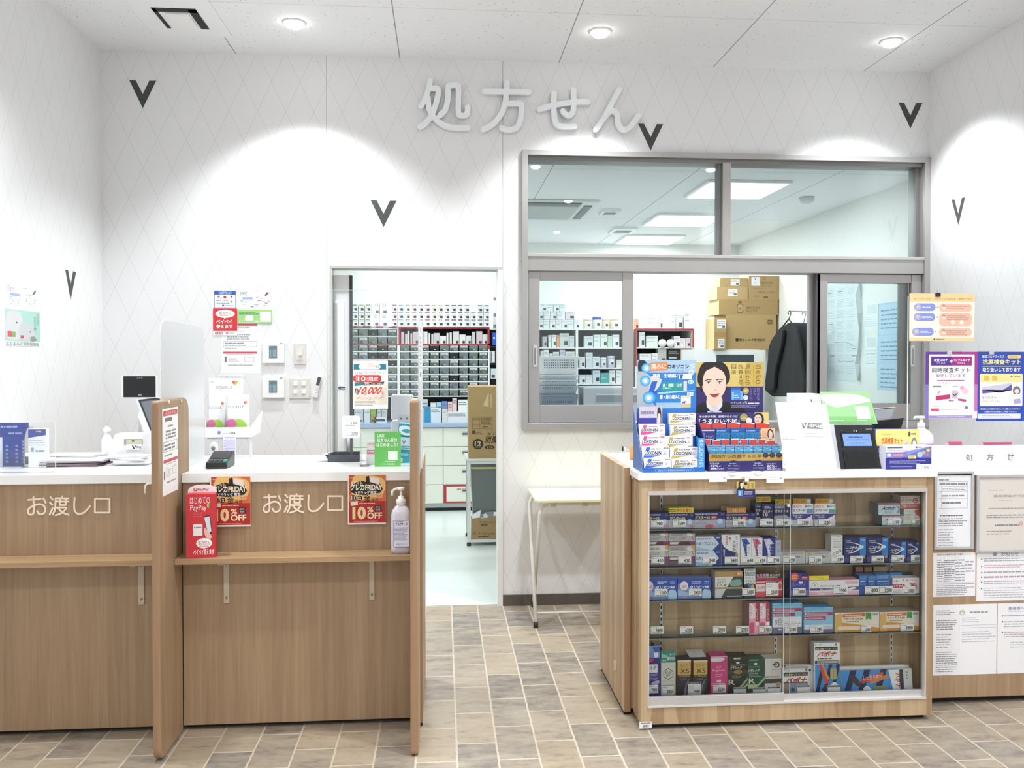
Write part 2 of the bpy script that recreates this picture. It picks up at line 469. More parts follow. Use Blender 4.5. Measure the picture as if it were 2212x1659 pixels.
def sheet_x(name,X,P0,P1,rect,cmds,label,cat,col='fbfbfb',th=0.0006,group=None,sgn=1):
    """a sheet lying in a plane of constant X (a side wall or a panel's side): P0 and P1 are (y, z) of its top-left and bottom-right as seen"""
    mb = MB();(ya,za),(yb,zb) = P0,P1
    mb.box(X,X + th * sgn,ya,yb,zb,za,col);xf = X + th * sgn
    draw(Panel(mb,rect,(xf,ya,za),(xf,yb,za),(xf,ya,zb)),cmds)
    return tag(mb.build(name),label,cat,group)
def strokes(mb,polys,w,place,thick,m,n=5):
    """rounded brush strokes: polys are lists of 2-D points (already smoothed); place(x, y, d) -> world, w and points in the same units"""
    for si,pts in enumerate(polys):
        lift = si * min(abs(thick) * 0.09,0.0006)
        pts = [Vector((q[0],q[1])) for q in pts];L = len(pts);left,right = [],[]
        T = []
        for i in range(L):
            t = (pts[min(i + 1,L - 1)] - pts[max(i - 1,0)]);t.normalize();T.append(t)
        for i,p in enumerate(pts):
            nrm = Vector((-T[i].y,T[i].x)) * (w / 2);left.append(p + nrm);right.append(p - nrm)
        def cap(c,t,sgn):
            a0 = math.atan2(t.y,t.x);out = []
            for k in range(1,6): a = a0 + sgn * (math.pi / 2 - math.pi * k / 6);out.append(c + Vector((math.cos(a),math.sin(a))) * (w / 2))
            return out
        mi = m
        ends = [[pts[0] + Vector((math.cos(a),math.sin(a))) * (w / 2) for a in [math.atan2(T[0].y,T[0].x) + math.pi / 2 + math.pi * k / 8 for k in range(9)]],
                [pts[-1] + Vector((math.cos(a),math.sin(a))) * (w / 2) for a in [math.atan2(T[-1].y,T[-1].x) - math.pi / 2 + math.pi * k / 8 for k in range(9)]]]
        outline = left[::-1] + ends[0][1:-1] + right + ends[1][1:-1]
        # strip of quads front + sides
        b = len(mb.v);k = mb.mat(m);N = len(outline)
        tt = [i / L for i in range(L - 1,-1,-1)] + [0] * (len(ends[0]) - 2) + [i / L for i in range(L)] + [1] * (len(ends[1]) - 2);sl = min(abs(thick) * 0.3,0.0008)
        for d in (-lift,thick - lift): mb.v += [place(q.x,q.y,d - sl * t_) for q,t_ in zip(outline,tt)]
        e0,e1 = len(ends[0]) - 2,len(ends[1]) - 2
        iL = lambda i: L - 1 - i;iR = lambda i: L + e0 + i
        for lay in (0,1):
            o = b + lay * N
            for i in range(L - 1): mb.face((o + iL(i),o + iL(i + 1),o + iR(i + 1),o + iR(i)),k)
            mb.face([o + iL(0)] + [o + L + j for j in range(e0)] + [o + iR(0)],k)
            mb.face([o + iR(L - 1)] + [o + 2 * L + e0 + j for j in range(e1)] + [o + iL(L - 1)],k)
        for i in range(N): j = (i + 1) % N;mb.face((b + i,b + j,b + N + j,b + N + i),k)
def SC(crop,pts,n=5): return [(q.x,q.y) for q in smooth_pts([(a,b,0) for a,b in pts],n)]
# ---------------------------------------------------------------- the room
XL,XR = onY(219,400,0).x,3.039
IN_Y0,IN_Y1,IN_XL,IN_XR = 0.12,3.9,-2.1,3.2
WALL,FLOOR_M,CEIL_M,CEIL_I = wall_mat(),floor_mat(),ceil_mat(),ceil_mat(False)
_w = NT('painted_inner_wall');_wn = _w.noise(_w.pos(),30,2);INNER_WALL = _w.done(_w.ramp(_wn,[(0.3,'eceeea'),(0.7,'f1f2ee')]),0.6)
_w = NT('mint_vinyl_floor');_wn = _w.noise(_w.pos(),2.5,4);INNER_FLOOR = _w.done(_w.ramp(_wn,[(0.3,'dfeae6'),(0.7,'e8f0ed')]),0.25)

DX0,DX1 = onY(717,800,0).x,onY(1076,800,0).x
DZ = 2.036
WX0,WX1,WZ0,WZ1 = onY(1127,600,0).x,XR,1.068,2.753
def one(name,x0,x1,y0,y1,z0,z1,m,**kw):
    mb = MB();mb.box(x0,x1,y0,y1,z0,z1,m,**kw);return struct(mb,name)
one('floor',XL - 0.1,XR + 0.1,-9,0.03,-0.1,0,FLOOR_M)
one('floor',IN_XL - .1,IN_XR + .1,0.03,IN_Y1 + .1,-0.1,0,INNER_FLOOR)
one('ceiling',XL - 0.1,XR + 0.1,-8,0,CEIL,CEIL + 0.08,CEIL_M)
one('ceiling',IN_XL - .1,IN_XR + .1,0.121,IN_Y1 + .1,CEIL_IN,CEIL_IN + 0.7,CEIL_I)
one('wall_left',XL - 0.1,XL,-6.5,0,0,CEIL,WALL)
one('wall_right',XR,XR + 0.1,-6.5,0,0,CEIL,WALL)
mb = MB()
kw = dict(back=INNER_WALL,left=M('eeeeee'),right=M('eeeeee'))
mb.box(XL,DX0,0,0.12,0,CEIL,WALL,**kw)
mb.box(DX0,DX1,0,0.12,DZ,CEIL,WALL,bottom=M('e8e8e8'),**kw)
mb.box(DX1,WX0,0,0.12,0,CEIL,WALL,**kw)
mb.box(WX0,WX1,0,0.12,0,WZ0,WALL,**kw)
mb.box(WX0,WX1,0,0.12,WZ1,CEIL,WALL,**kw)
struct(mb,'wall_back')
one('wall_pharmacy_back',IN_XL,IN_XR,IN_Y1,IN_Y1 + .1,0,CEIL_IN,INNER_WALL)
one('wall_pharmacy_left',IN_XL - .1,IN_XL,0.12,IN_Y1,0,CEIL_IN,INNER_WALL)
one('wall_pharmacy_right',IN_XR,IN_XR + .1,0.12,IN_Y1,0,CEIL_IN,INNER_WALL)
mb = MB();mb.box(DX1 + 0.03,XR,-0.012,0,0,0.066,M('5d5650',0.5),top=M('6d665f',0.5));struct(mb,'baseboard_back')

# doorway: jambs and the half-open sliding door
mb = MB()
mb.box(DX0 - 0.012,DX0 + .003,-0.006,0.121,0,DZ - .002,M('c4c4c2',0.4))
mb.box(DX0 - 0.012,DX1 + 0.029,-0.007,0.122,DZ - .002,DZ + 0.014,M('bdbdbb',0.4))
mb.box(DX1 - .003,DX1 + 0.028,-0.010,0.121,0,DZ - .002,M('e9ebea',0.4))
d1 = struct(mb,'door_1',origin=(0,0,0))
mb = MB();lx = onY(760,800,0.06).x;l0 = DX0 + .004
mb.box(l0,lx - 0.012,0.055,0.085,0.01,2.0,M('e2e4e4',0.4))
mb.box(DX0 + .012,onY(744,800,.05).x,0.050,0.056,0.02,onY(735,650,.05).z,M('f2f4f3',0.4))
mb.box(onY(723,800,.05).x,onY(729,800,.05).x,0.047,0.051,0.02,onY(727,655,.05).z,M('bfc4c4',0.4))
struct(mb,'door_leaf',d1)
mb = MB();mb.box(lx - 0.012,lx + 0.004,0.050,0.090,0.01,2.0,M('20242c',0.5));struct(mb,'edge_seal',d1)
mb = MB();mb.tube([(onY(752,965,.03).x,0.034,1.03),(onY(752,965,.03).x,0.034,0.90)],0.011,M('9fa3a6',.3,.7));mb.box(onY(748,965,.04).x,onY(756,965,.04).x,.034,.0545,1.0,1.03,ALU);mb.box(onY(748,965,.04).x,onY(756,965,.04).x,.034,.0545,0.9,0.93,ALU)
struct(mb,'door_handle',d1)
mb = MB();x0,x1,z0,z1 = rectY('A5',(137,1258,213,1304),0.046)
mb.box(x0,x1,0.0485,0.0498,z0,z1,M('e6e9e8'))
P = Panel(mb,(137,1258,213,1304),(x0,0.0485,z1),(x1,0.0485,z1),(x0,0.0485,z0))
P.p([(137,1281),(160,1258),(160,1270),(213,1270),(213,1297),(160,1297),(160,1304)],'2b2f66');P.l(168,1280,208,1292,1,'d8d8e8')
tag(mb.build('arrow_sticker'),'dark blue left-pointing arrow sticker on the sliding door','sticker')

# ---------------------------------------------------------------- the dispensary window
def pb(mb,x0,y0,x1,y1,Yf,Yb,m,**kw):
    a = rectY('S',(x0,y0,x1,y1),Yf);mb.box(a[0],a[1],Yf,Yb,a[2],a[3],m,**kw)
mb = MB()
X0,X1,Z0,Z1 = WX0,WX1,WZ0,WZ1;Yf = -0.03
mb.box(X0,X0 + 0.034,Yf,0.12,Z0,Z1,ALU);mb.box(X1 - 0.036,X1,Yf,0.12,Z0,Z1,ALU)
mb.box(X0 + .034,X1 - .036,Yf,0.12,Z1 - 0.032,Z1,ALU);mb.box(X0 + .034,X1 - .036,Yf,0.12,Z0,Z0 + 0.04,ALU)
mb.box(X0 + .034,X1 - .036,0.0,0.12,Z1 - 0.055,Z1 - .032,ALU_D)
zr0,zr1 = onY(1560,588,-.02).z,onY(1560,551,-.02).z
mb.box(X0 + .034,X1 - .036,-0.02,0.12,zr0,zr1,ALU)
mb.box(X0 + .034,X1 - .036,-0.028,0.0,zr1 - 0.02,zr1,M('c6c4c2',.3,.5))
mx0,mx1 = onY(1560,450,0).x,onY(1578,450,0).x
mb.box(mx0,mx1,-0.01,0.12,zr1,Z1 - .05,ALU);mb.box(mx0 - 0.016,mx0,0.02,0.1,zr1,Z1 - .05,ALU_D)
mb.box(X1 - .062,X1 - .036,0.034,0.119,Z0 + .041,zr0 - .001,ALU_D);mb.box(X1 - .062,X1 - .036,0.034,0.119,zr1 + .001,Z1 - .056,ALU_D)
w1 = struct(mb,'window_1',origin=(0,0,0),bevel=0.0015)
for a,b in ((X0 + .034,mx0),(mx1,X1 - .05)):
    mb = MB();mb.box(a,b,0.05,0.056,zr1,Z1 - .04,GLASS);struct(mb,'window_pane',w1)
def sash(xa,xb,Y,handle,st=0.066,glass=True,zt=zr0 - 0.004):
    mb = MB();zb = Z0 + 0.042;d = 0.032
    mb.box(xa,xa + st,Y,Y + d,zb,zt,ALU);mb.box(xb - st,xb,Y,Y + d,zb,zt,ALU)
    mb.box(xa + st,xb - st,Y + .004,Y + d,zt - 0.052,zt,ALU);mb.box(xa + st,xb - st,Y + .004,Y + d,zb,zb + 0.105,ALU)
    o = struct(mb,'window_sash',w1,bevel=0.0012)
    mb = MB();mb.box(xa + st,xb - st,Y + .014,Y + .019,zb + 0.1,zt - 0.05,GLASS);struct(mb,'sash_pane',o)
    if handle is not None:
        mb = MB();hz0,hz1 = onY(1155,793,Y).z,onY(1155,745,Y).z
        mb.box(handle - .013,handle + .013,Y - .006,Y,hz0,hz1,M('d5d5d4',.3,.3));mb.box(handle - .007,handle + .007,Y - .0064,Y,hz0 + .012,hz1 - .016,M('8d8f91',.4,.4))
        struct(mb,'sash_handle',o,bevel=0.003)
    return o
sash(onY(1142,750,0).x,onY(1368,750,0).x,0.0,onY(1155.5,760,0).x)
sash(onY(1765,750,0).x,onY(1990,750,0).x,0.0,onY(1971,760,0).x)
sash(onY(1746,750,.05).x,onY(1960,750,.05).x,0.045,None,0.055)
mb = MB();mb.box(onY(1757,750,.04).x,onY(1765,750,.04).x,0.0,0.04,Z0 + .04,zr0,M('55555a'));struct(mb,'sash_gap_strip',w1)  # dark strip filling the gap between the two stacked sashes

# ---------------------------------------------------------------- sign letters and emblems on the wall
SIGN = M('f4f6fa',0.4)
chars = [('first','left of the four, over the doorway',[[(278,155),(262,230),(238,300),(207,348)],[(268,213),(325,213),(340,235),(327,310),(297,400),(250,470),(200,505)],[(262,285),(272,370),(310,435),(370,485),(450,510),(565,512)],[(350,420),(395,370),(412,290),(416,205),(435,190),(475,190),(492,208),(492,395),(510,418),(545,418),(560,395),(561,358)]]),
         ('second','with a vertical wall seam behind it',[[(860,170),(860,235)],[(690,235),(1030,240)],[(855,245),(848,320),(820,400),(760,480),(680,525)],[(862,328),(955,328),(970,345),(965,440),(940,505),(880,528),(820,515)]]),
         ('third','over the left end of the window',[[(1108,370),(1220,340),(1350,320),(1475,315)],[(1218,250),(1215,340),(1222,440),(1245,490),(1290,502),(1375,500)],[(1367,225),(1368,320),(1360,390),(1330,420),(1300,405),(1285,385)]]),
         ('last','touching the grey V emblem',[[(1712,222),(1660,320),(1600,430),(1535,525)],[(1592,445),(1640,388),(1675,385),(1700,420),(1705,480),(1740,525),(1790,510),(1830,460),(1858,420)]])]
for nm,lab,ss in chars:
    mb = MB()
    def pl(x,y,d):
        a = onY(*src('D2',x,y),-0.035);return Vector((a.x,-0.035 + d,a.z))
    strokes(mb,[SC('D2',s) for s in ss],42,pl,0.028,SIGN)
    o = mb.build('sign_letter');bm = bmesh.new();bm.from_mesh(o.data);bmesh.ops.recalc_face_normals(bm,faces=bm.faces[:]);bm.to_mesh(o.data);bm.free()
    # stand-off pins that carry the letter
    ps = MB()
    for s in (ss[0],):
        q = s[len(s) // 2];a = onY(*src('D2',*q),-0.02);ps.tube([(a.x,-0.008,a.z),(a.x,0.0,a.z)],0.006,ALU)
    ps.build('standoff',o)
    tag(o,'raised pale grey sign character, %s: %s' % (nm,lab),'sign letter','raised characters of the sign above the window')

VSH = [(688,425),(722,426),(760,500),(795,428),(832,428),(760,575)]
def emblem(cx,ty,w,h,label):
    mb = MB();pts = []
    for x,y in VSH: a = onY(cx + (x - 760) / 144 * w,ty + (y - 425) / 150 * h,0);pts.append((a.x,-0.001,a.z))
    mb.prism(pts[::-1],(0,0.001,0),M('434446',0.55));tag(mb.build('wall_emblem'),label,'emblem','grey V emblems on the walls')
emblem(308.5,173,58,61,'dark grey V emblem high in the left corner of the back wall')
emblem(828.5,432.5,56,58,'grey V emblem on the back wall above the open doorway')
emblem(1405.5,267,54,58,'dark grey V emblem touching the last sign character')
emblem(1966.5,221.5,52,56,'dark grey V emblem above the right end of the window')
def emblem_x(X,pts,th,label):
    mb = MB();q = [onX(x,y,X) for x,y in pts];q = [Vector((X + th,v.y,v.z)) for v in q]
    mb.prism(q if th < 0 else q[::-1],(-th,0,0),M('434446',0.55));tag(mb.build('wall_emblem'),label,'emblem','grey V emblems on the walls')
emblem_x(XL,[(141,582.5),(147,584),(152.5,616),(158,586),(164,588),(152.5,648)],0.001,'grey V emblem on the left side wall, crossed by a panel joint')
emblem_x(XR,[(2055.5,431),(2062,431),(2070,462),(2078,427),(2085,426),(2070.5,486)],-0.001,'grey V emblem on the right side wall above the orange poster')

# ---------------------------------------------------------------- ceiling fittings
LENS = M('fffdf8',0.4,0,14)
def downlight(x,y,label):
    t = thing('downlight',(x,y,CEIL),label,'ceiling light','round downlights in the shop ceiling')
    mb = MB();mb.lathe([(0.047,-0.001),(0.060,-0.001),(0.059,-0.006),(0.050,-0.010),(0.047,-0.004)],(x,y,CEIL),M('fbfbfb',.4),28);mb.build('trim_ring',t)
    mb = MB();mb.lathe([(0.048,-0.003),(0.048,-0.012),(0.040,-0.024),(0.022,-0.032),(0.0,-0.034)],(x,y,CEIL),LENS,24);mb.build('lamp_lens',t)
    return t
for (x,y),lab in zip(WALL_SPOTS,('round recessed downlight in the ceiling over the doorway side of the wall','round recessed downlight in the ceiling in front of the raised sign','round recessed downlight in the ceiling near the right wall')):
    downlight(x,y,lab)
for x,y,lab in ((0.861,-2.65,'downlight of the second row, mirrored in the left window pane corner'),(2.52,-2.65,'downlight of the second row, mirrored beside the window mullion'),(1.42,-4.35,'downlight mirrored above the air conditioner in the window'),(1.6,-6.7,'downlight mirrored low in the left window pane')):
    downlight(x,y,lab)

t = thing('air_conditioner',(-1.32,-0.75,CEIL),'white ceiling cassette air conditioner with a black air slot','air conditioner')
cA,cB = onZ(*src('D1',800,30),CEIL),onZ(*src('D1',1085,105),CEIL)
c3,c4 = onZ(*src('D1',1035,40),CEIL),onZ(*src('D1',860,100),CEIL)
yn = (cA.y + c3.y) / 2;xr_ = cB.x;xl_ = cA.x;yf = cB.y + 0.12
t.location = ((xl_ + xr_) / 2,(yn + yf) / 2,CEIL);t['_at'] = tuple(t.location)
mb = MB();mb.box(xl_ - .11,xr_ + .09,yn - .12,yf + .10,CEIL - .010,CEIL,M('f3f4f6',.7));mb.build('cover_panel',t,bevel=0.012)
mb = MB();mb.box(xl_ + .05,xr_ - .05,yn + .05,yf - .03,CEIL - .022,CEIL - .009,M('f3f3f1',.6));mb.build('intake_panel',t,bevel=0.012)
for q in ((xl_,xr_,yn - .005,yn + .04),(xr_ - .042,xr_,yn,yf - .02),(xl_,xl_ + .02,yn,yf - .02)):
    mb = MB();mb.box(*q,CEIL - .013,CEIL - .0095,M('17181a',.6));mb.build('air_slot',t)

for i,(y,lab) in enumerate(((0.88,'square white LED ceiling panel nearest the dispensary window'),(2.24,'square white LED ceiling panel in the middle of the dispensary'),(3.48,'square white LED ceiling panel by the dispensary back wall'))):
    mb = MB();mb.box(2.11 - .30,2.11 + .30,y - .30,y + .30,CEIL_IN - .02,CEIL_IN,M('f6f6f6'));o = mb.build('ceiling_panel_light',bevel=0.004)
    mb = MB();mb.box(2.11 - .275,2.11 + .275,y - .275,y + .275,CEIL_IN - .024,CEIL_IN - .019,M('f4fbff',.5,0,4.0));mb.build('diffuser',o)
    tag(o,lab,'ceiling light','LED panels in the dispensary ceiling')
for x in (2.11,-0.3):
    for y in (0.88,2.24,3.3): area(x,y,CEIL_IN - .03,.55,.55,13)
t = thing('air_conditioner',(0.72,1.85,CEIL_IN - .036),'ceiling cassette air conditioner seen through the upper left window pane','air conditioner')
mb = MB();mb.box(0.28,1.22,1.40,2.30,CEIL_IN - .02,CEIL_IN - .0005,M('e2e5e4',.5));mb.build('cover_panel',t,bevel=0.015)
mb = MB();mb.box(0.42,1.08,1.54,2.16,CEIL_IN - .035,CEIL_IN - .018,M('b9bfbe',.5));mb.build('intake_grille',t,bevel=0.012)
for q in ((0.42,1.08,1.43,1.50),(1.12,1.18,1.54,2.16)):
    mb = MB();mb.box(*q,CEIL_IN - .03,CEIL_IN - .019,M('6f7678',.5));mb.build('louver',t,bevel=0.004)
def vent(px,py,sx,sy,label):
    c = onZ(px,py,CEIL_IN);mb = MB();x,y = c.x,c.y
    for q in ((x - sx,x + sx,y - sy,y - sy * .6),(x - sx,x + sx,y + sy * .6,y + sy),(x - sx,x - sx * .7,y - sy * .6,y + sy * .6),(x + sx * .7,x + sx,y - sy * .6,y + sy * .6)): mb.box(*q,CEIL_IN - .025,CEIL_IN,M('f2f4f4'))
    o = mb.build('ceiling_vent');mb = MB();mb.box(x - sx * .7,x + sx * .7,y - sy * .6,y + sy * .6,CEIL_IN - .012,CEIL_IN - .002,M('8d979a'));mb.build('grille',o)
    tag(o,label,'vent','ceiling vents of the dispensary')
vent(1317,455,0.075,0.10,'small white ceiling vent, the nearer of the two behind the window')
vent(1345,495,0.11,0.16,'white framed ceiling vent further back in the dispensary')
c = onZ(1743,426,CEIL_IN);mb = MB();mb.lathe([(0.055,0),(0.055,-0.018),(0.046,-0.040),(0.026,-0.046),(0,-0.046)],(c.x,c.y,CEIL_IN),M('d5d8d8'),24)
tag(mb.build('smoke_detector'),'round white smoke detector on the dispensary ceiling','smoke detector')
# ================================================================ the left service counter
CT = 1.038                      # worktop height
YP = -1.64                      # front panels
PXR = -1.041                    # right face of the middle partition
mb = MB();wt = M('f7f7f6',0.25)
mb.box(XL,-1.071,YP - .012,-1.0,1.003,CT,wt);mb.box(-1.0395,-0.111,YP - .012,-1.0,1.003,CT,wt);mb.box(-1.071,-1.0395,-1.541,-1.0,1.003,CT,wt)
tag(mb.build('worktop'),'long white worktop of the counter left of the doorway','worktop')
OWA = [[(405,530),(585,515)],[(480,490),(486,600),(490,690),(470,733),(430,740),(402,710),(412,660),(470,618),(560,590),(625,610),(650,660),(640,708),(600,735),(560,730),(533,690)],[(622,507),(655,570)],
    [(725,490),(757,525)],[(717,565),(750,600)],[(755,650),(737,690),(715,735)],[(893,480),(893,505)],[(798,505),(985,508)],[(800,508),(796,600),(786,680),(757,740)],[(820,552),(985,553)],[(860,512),(860,602)],[(945,512),(945,602)],[(860,603),(945,603)],
    [(815,640),(950,640),(935,672),(880,720),(800,748)],[(840,650),(900,708),(990,742)],[(1075,500),(1068,600),(1075,680),(1110,722),(1180,722),(1240,680),(1295,615)],[(1365,510),(1575,510)],[(1575,510),(1575,710)],[(1575,710),(1365,710)],[(1365,710),(1365,510)]]
def bay(x0,x1,label,tx,brackets,shelf_l):
    t = thing('counter_cabinet',((x0 + x1) / 2,YP,0),label,'counter')
    mb = MB();mb.box(x0,x1,YP,-1.12,0.022,1.0025,WOOD);mb.build('body',t)
    mb = MB();mb.box(x0,x1,YP + .035,-1.2,0.0,0.0215,M('1b1816'));mb.build('plinth',t)
    mb = MB();mb.box(shelf_l,x1,-1.752,YP - .0005,0.696,0.719,WOOD_H);mb.build('bag_shelf',t,bevel=0.002)
    for b0,b1,yb in brackets:
        mb = MB();a = onY(b0,1250,YP).x;c = onY(b1,1250,YP).x;zb = onY(b0,yb,YP).z
        mb.box(a,c,YP - .006,YP - .0005,zb,0.6955,M('c8bba6',.4));mb.box(a,c,-1.74,YP - .006,0.690,0.6955,M('c8bba6',.4))
        o = mb.build('bracket',t)
        for z in (zb + .022,0.672):
            m2 = MB();m2.lathe([(0.0045,0),(0.0045,0.002),(0.002,0.003),(0,0.003)],((a + c) / 2,YP - .006,z),M('9a9288',.3,.6),10,'Y');m2.build('screw',o)
    mb = MB()
    def pl(x,y,d): p = onY(tx[0] + (x - 395) * tx[2],tx[1] + (y - 475) * tx[3],YP - .001);return Vector((p.x,YP - .0016 + d,p.z))
    strokes(mb,[SC('D4',s) if len(s) > 2 else s for s in OWA],26,pl,0.0012,M('fbe6d0',.5))
    mb.build('lettering',t)
bay(XL,-1.0705,'wooden counter front with cream lettering at the far left',(59.5,1071.6,1 / 6.637,1 / 6.637),((300,312,1305),),XL)
bay(-1.0400,-0.123,'wooden counter front with cream lettering between two partitions',(568.5,1066.5,0.1449,0.1495),((484,496,1302),(798,809,1295)),-1.0400)

def panel_profile(x0,x1,y0,y1,z0,z1,rtb,rbf,rtf=0.012,notch=None):
    """side panel standing in the Y-Z plane with rounded corners: top-back, bottom-front, top-front"""
    q = []
    for cy,cz,r,a0 in ((y1 - rtb,z1 - rtb,rtb,0),(y0 + rtf,z1 - rtf,rtf,90),(y0 + rbf,z0 + rbf,rbf,180)):
        for k in range(7): a = math.radians(a0 + 15 * k);q.append((x0,cy + r * math.cos(a),cz + r * math.sin(a)))
    q += [(x0,notch[0],z0),(x0,notch[0],notch[1]),(x0,y1,notch[1])] if notch else [(x0,y1,z0)]
    mb = MB();mb.prism(q,(x1 - x0,0,0),WOOD,WOOD_EDGE);return mb
mb = panel_profile(-1.0695,PXR,-1.924,-1.5425,0.004,1.342,0.06,0.05,notch=(YP - .002,1.0025))
o = tag(MB.build(mb,'partition_panel',bevel=0.006),'wooden partition standing between the two counter bays','partition')
for (x,y) in ((225,140),(320,132)):
    p = onX(*src('A3',x,y),PXR);mb = MB();mb.lathe([(0.008,0),(0.007,0.004),(0.003,0.006),(0,0.006)],(PXR,p.y,p.z),M('e8cfae',.4),12,'X');mb.build('screw_cap',o)
for (x,y) in ((1322,1390),(1285,1443),(1248,1493)):
    p = onX(*src('A7',x,y),PXR);mb = MB();mb.lathe([(0.006,0),(0.005,0.002),(0,0.003)],(PXR,p.y,p.z),M('d9d4cc',.4,.4),10,'X');mb.build('screw',o)
mb = MB();hx = -1.0695;hp = onX(328,1046,hx)
mb.tube([(hx,-1.90,hp.z),(hx - .018,-1.90,hp.z),(hx - .026,-1.90,hp.z - .005),(hx - .028,-1.90,hp.z - .014),(hx - .028,-1.90,hp.z - .036)],0.0042,M('f4e6d6',.35),8);mb.build('hook',o)
mb = MB();mb.prism([(-1.0745,y,z) for y,z in ((-1.80,1.10),(-1.80,1.60),(-1.785,1.635),(-1.75,1.648),(-1.26,1.640),(-1.22,1.630),(-1.205,1.60),(-1.205,CT + .001),(-1.60,CT + .001),(-1.66,1.10))][::-1],(0.004,0,0),FROST)
tag(mb.build('acrylic_screen'),'frosted acrylic screen fixed on the middle partition','screen')
mb = MB();mb.box(-1.079,-1.03,-1.63,-1.55,0,0.004,M('e2dacb'));
rx = (-0.1225,-0.0915)
mb = panel_profile(rx[0],rx[1],-1.945,-1.694,0.004,1.343,0.05,0.02)
o = tag(mb.build('partition_panel',bevel=0.006),'narrow wooden partition at the counter end beside the doorway','partition')
mb = MB();mb.tube([(rx[1],-1.80,1.30),(rx[1] + .008,-1.80,1.30)],[0.008,0.004],M('e8cfae',.4));mb.build('screw_cap',o)
mb = MB();mb.box(-0.1095,-0.0815,-1.690,-1.12,0.02,1.055,WOOD_EDGE,top=WOOD_H);o = tag(mb.build('end_panel',bevel=0.002),'darker wooden end panel closing the left counter','panel')
mb = MB();mb.box(-0.1075,-0.0835,-1.67,-1.14,0,0.02,M('1b1816'));mb.build('plinth',o)
mb = MB();mb.box(-0.0915,-0.0875,-1.93,-1.30,1.0565,1.650,FROST);tag(mb.build('acrylic_screen'),'frosted acrylic screen seen edge on above the counter end','screen')
def ax(y,z): return (y,z)
sheet_x('notice_paper',-0.0870,(-1.93,1.632),(-1.62,1.41),(0,0,100,100),[('r',30,5,70,12,'c9b8c4'),('l',10,20,90,80,8,'b9bcc4'),('r',20,84,80,92,'8f8f96')],'white paper curling on the acrylic at the counter end','notice','f6f6f8')

# notice on the partition side (rect A3), drawn with its red headings
def nx(x,y): p = onX(*src('A3',x,y),PXR);return p
a,b = nx(176,200),nx(298,800)
sheet_x('notice_paper',PXR + .0006,(a.y,a.z + .004),(b.y,b.z),(175,190,300,815),[('r',182,205,296,243,'d2575f'),('t','お会計方法',200,212,280,236,'f5d5d5',0),('l',195,252,280,290,1,'777777',0.7),('l',215,310,262,330,1,'999999',.6),('l',200,345,282,415,3,'8b8b8b',.55),('r',182,430,293,433,'888888'),('r',182,500,293,503,'888888'),('r',182,430,184,503,'888888'),('r',291,430,293,503,'888888'),('l',188,445,280,495,2,'777777',.5),('l',188,520,250,540,1,'999999',.5),('r',182,560,296,583,'d2575f'),('l',210,588,280,602,1,'aaaaaa'),('r',184,640,192,700,'666666'),('l',200,620,240,690,6,'aaaaaa',.3),('r',250,620,285,680,'c9c9c9'),('r',254,625,281,675,'f4f4f4'),('l',205,720,282,735,1,'888888',.6)],'white notice with red headings taped to the middle partition','notice')

# ---------------------------------------------------------------- things on and at the right bay
FRI = [('r',402,692,683,1056,'a3221c'),('r',402,692,683,893,'d96f38'),('p',[(402,692),(520,692),(470,790),(402,850)],'c24f2b'),('s',[(440,700),(560,694),(670,730),(660,840),(560,880),(430,850)],'eebf74'),('r',402,892,683,1056,'b0241f'),('t','V drug',406,708,436,718,'ffe9e0',1),
    ('p',[(411,800),(440,752),(505,735),(530,745),(532,704),(556,698),(560,742),(640,758),(660,800),(640,828),(580,838),(520,846),(450,836),(420,822)],'1e1816'),('t','ルビット',414,736,505,772,'f3e6cf',2),('t','クレカFRIDAY',411,757,655,810,'f6ebd3',3),('t','Vドラッグ 限定',450,813,612,839,'ffffff',1),('c',435,864,21,'1e1816'),('t','11',421,852,447,876,'f6ebd3',2),('c',483,868,21,'1e1816'),('t','12',468,857,495,880,'f6ebd3',2),('t','金',516,844,566,893,'2a1a16',1),('t','曜日',572,863,622,893,'2a1a16',0),('r',606,838,656,864,'f0c39a'),('t','毎週',610,842,650,860,'c8674a',1),
    ('l',480,902,635,916,1,'f0b9a8',.6),('t','10',428,932,530,1030,'ecd3a0',4),('t','%',541,934,588,976,'f0dcb4',2),('p',[(596,926),(650,922),(646,945),(656,966),(600,970),(604,946)],'231a22'),('t','店内',606,930,640,944,'d8cfd0',1),('t','全品',606,948,640,962,'d8cfd0',1),('t','OFF',541,978,654,1026,'f6e8c9',2),('l',440,1040,670,1050,1,'d88c78',.5),('p',[(560,704),(634,720),(636,768),(562,745)],'f0e6df'),('p',[(414,896),(468,890),(470,920),(416,927)],'efd9d2')]
for nm,r,lab in (('A4',(393,690,684,1069),'red and black sale poster beside the hand sanitizer'),('A3',(543,703,851,1086),'red and black sale poster beside the red leaflet box')):
    x0,x1,z0,z1 = rectY(nm,r,YP - .016);mb = MB();mb.box(x0,x1,YP - .0165,YP - .0155,z0,z1,'f3eeec')
    draw(Panel(mb,(393,690,684,1069),(x0,YP - .0165,z1),(x1,YP - .0165,z1),(x0,YP - .0165,z0)),FRI)
    tag(mb.build('sale_poster'),lab,'poster','two sale posters hung on the counter front')

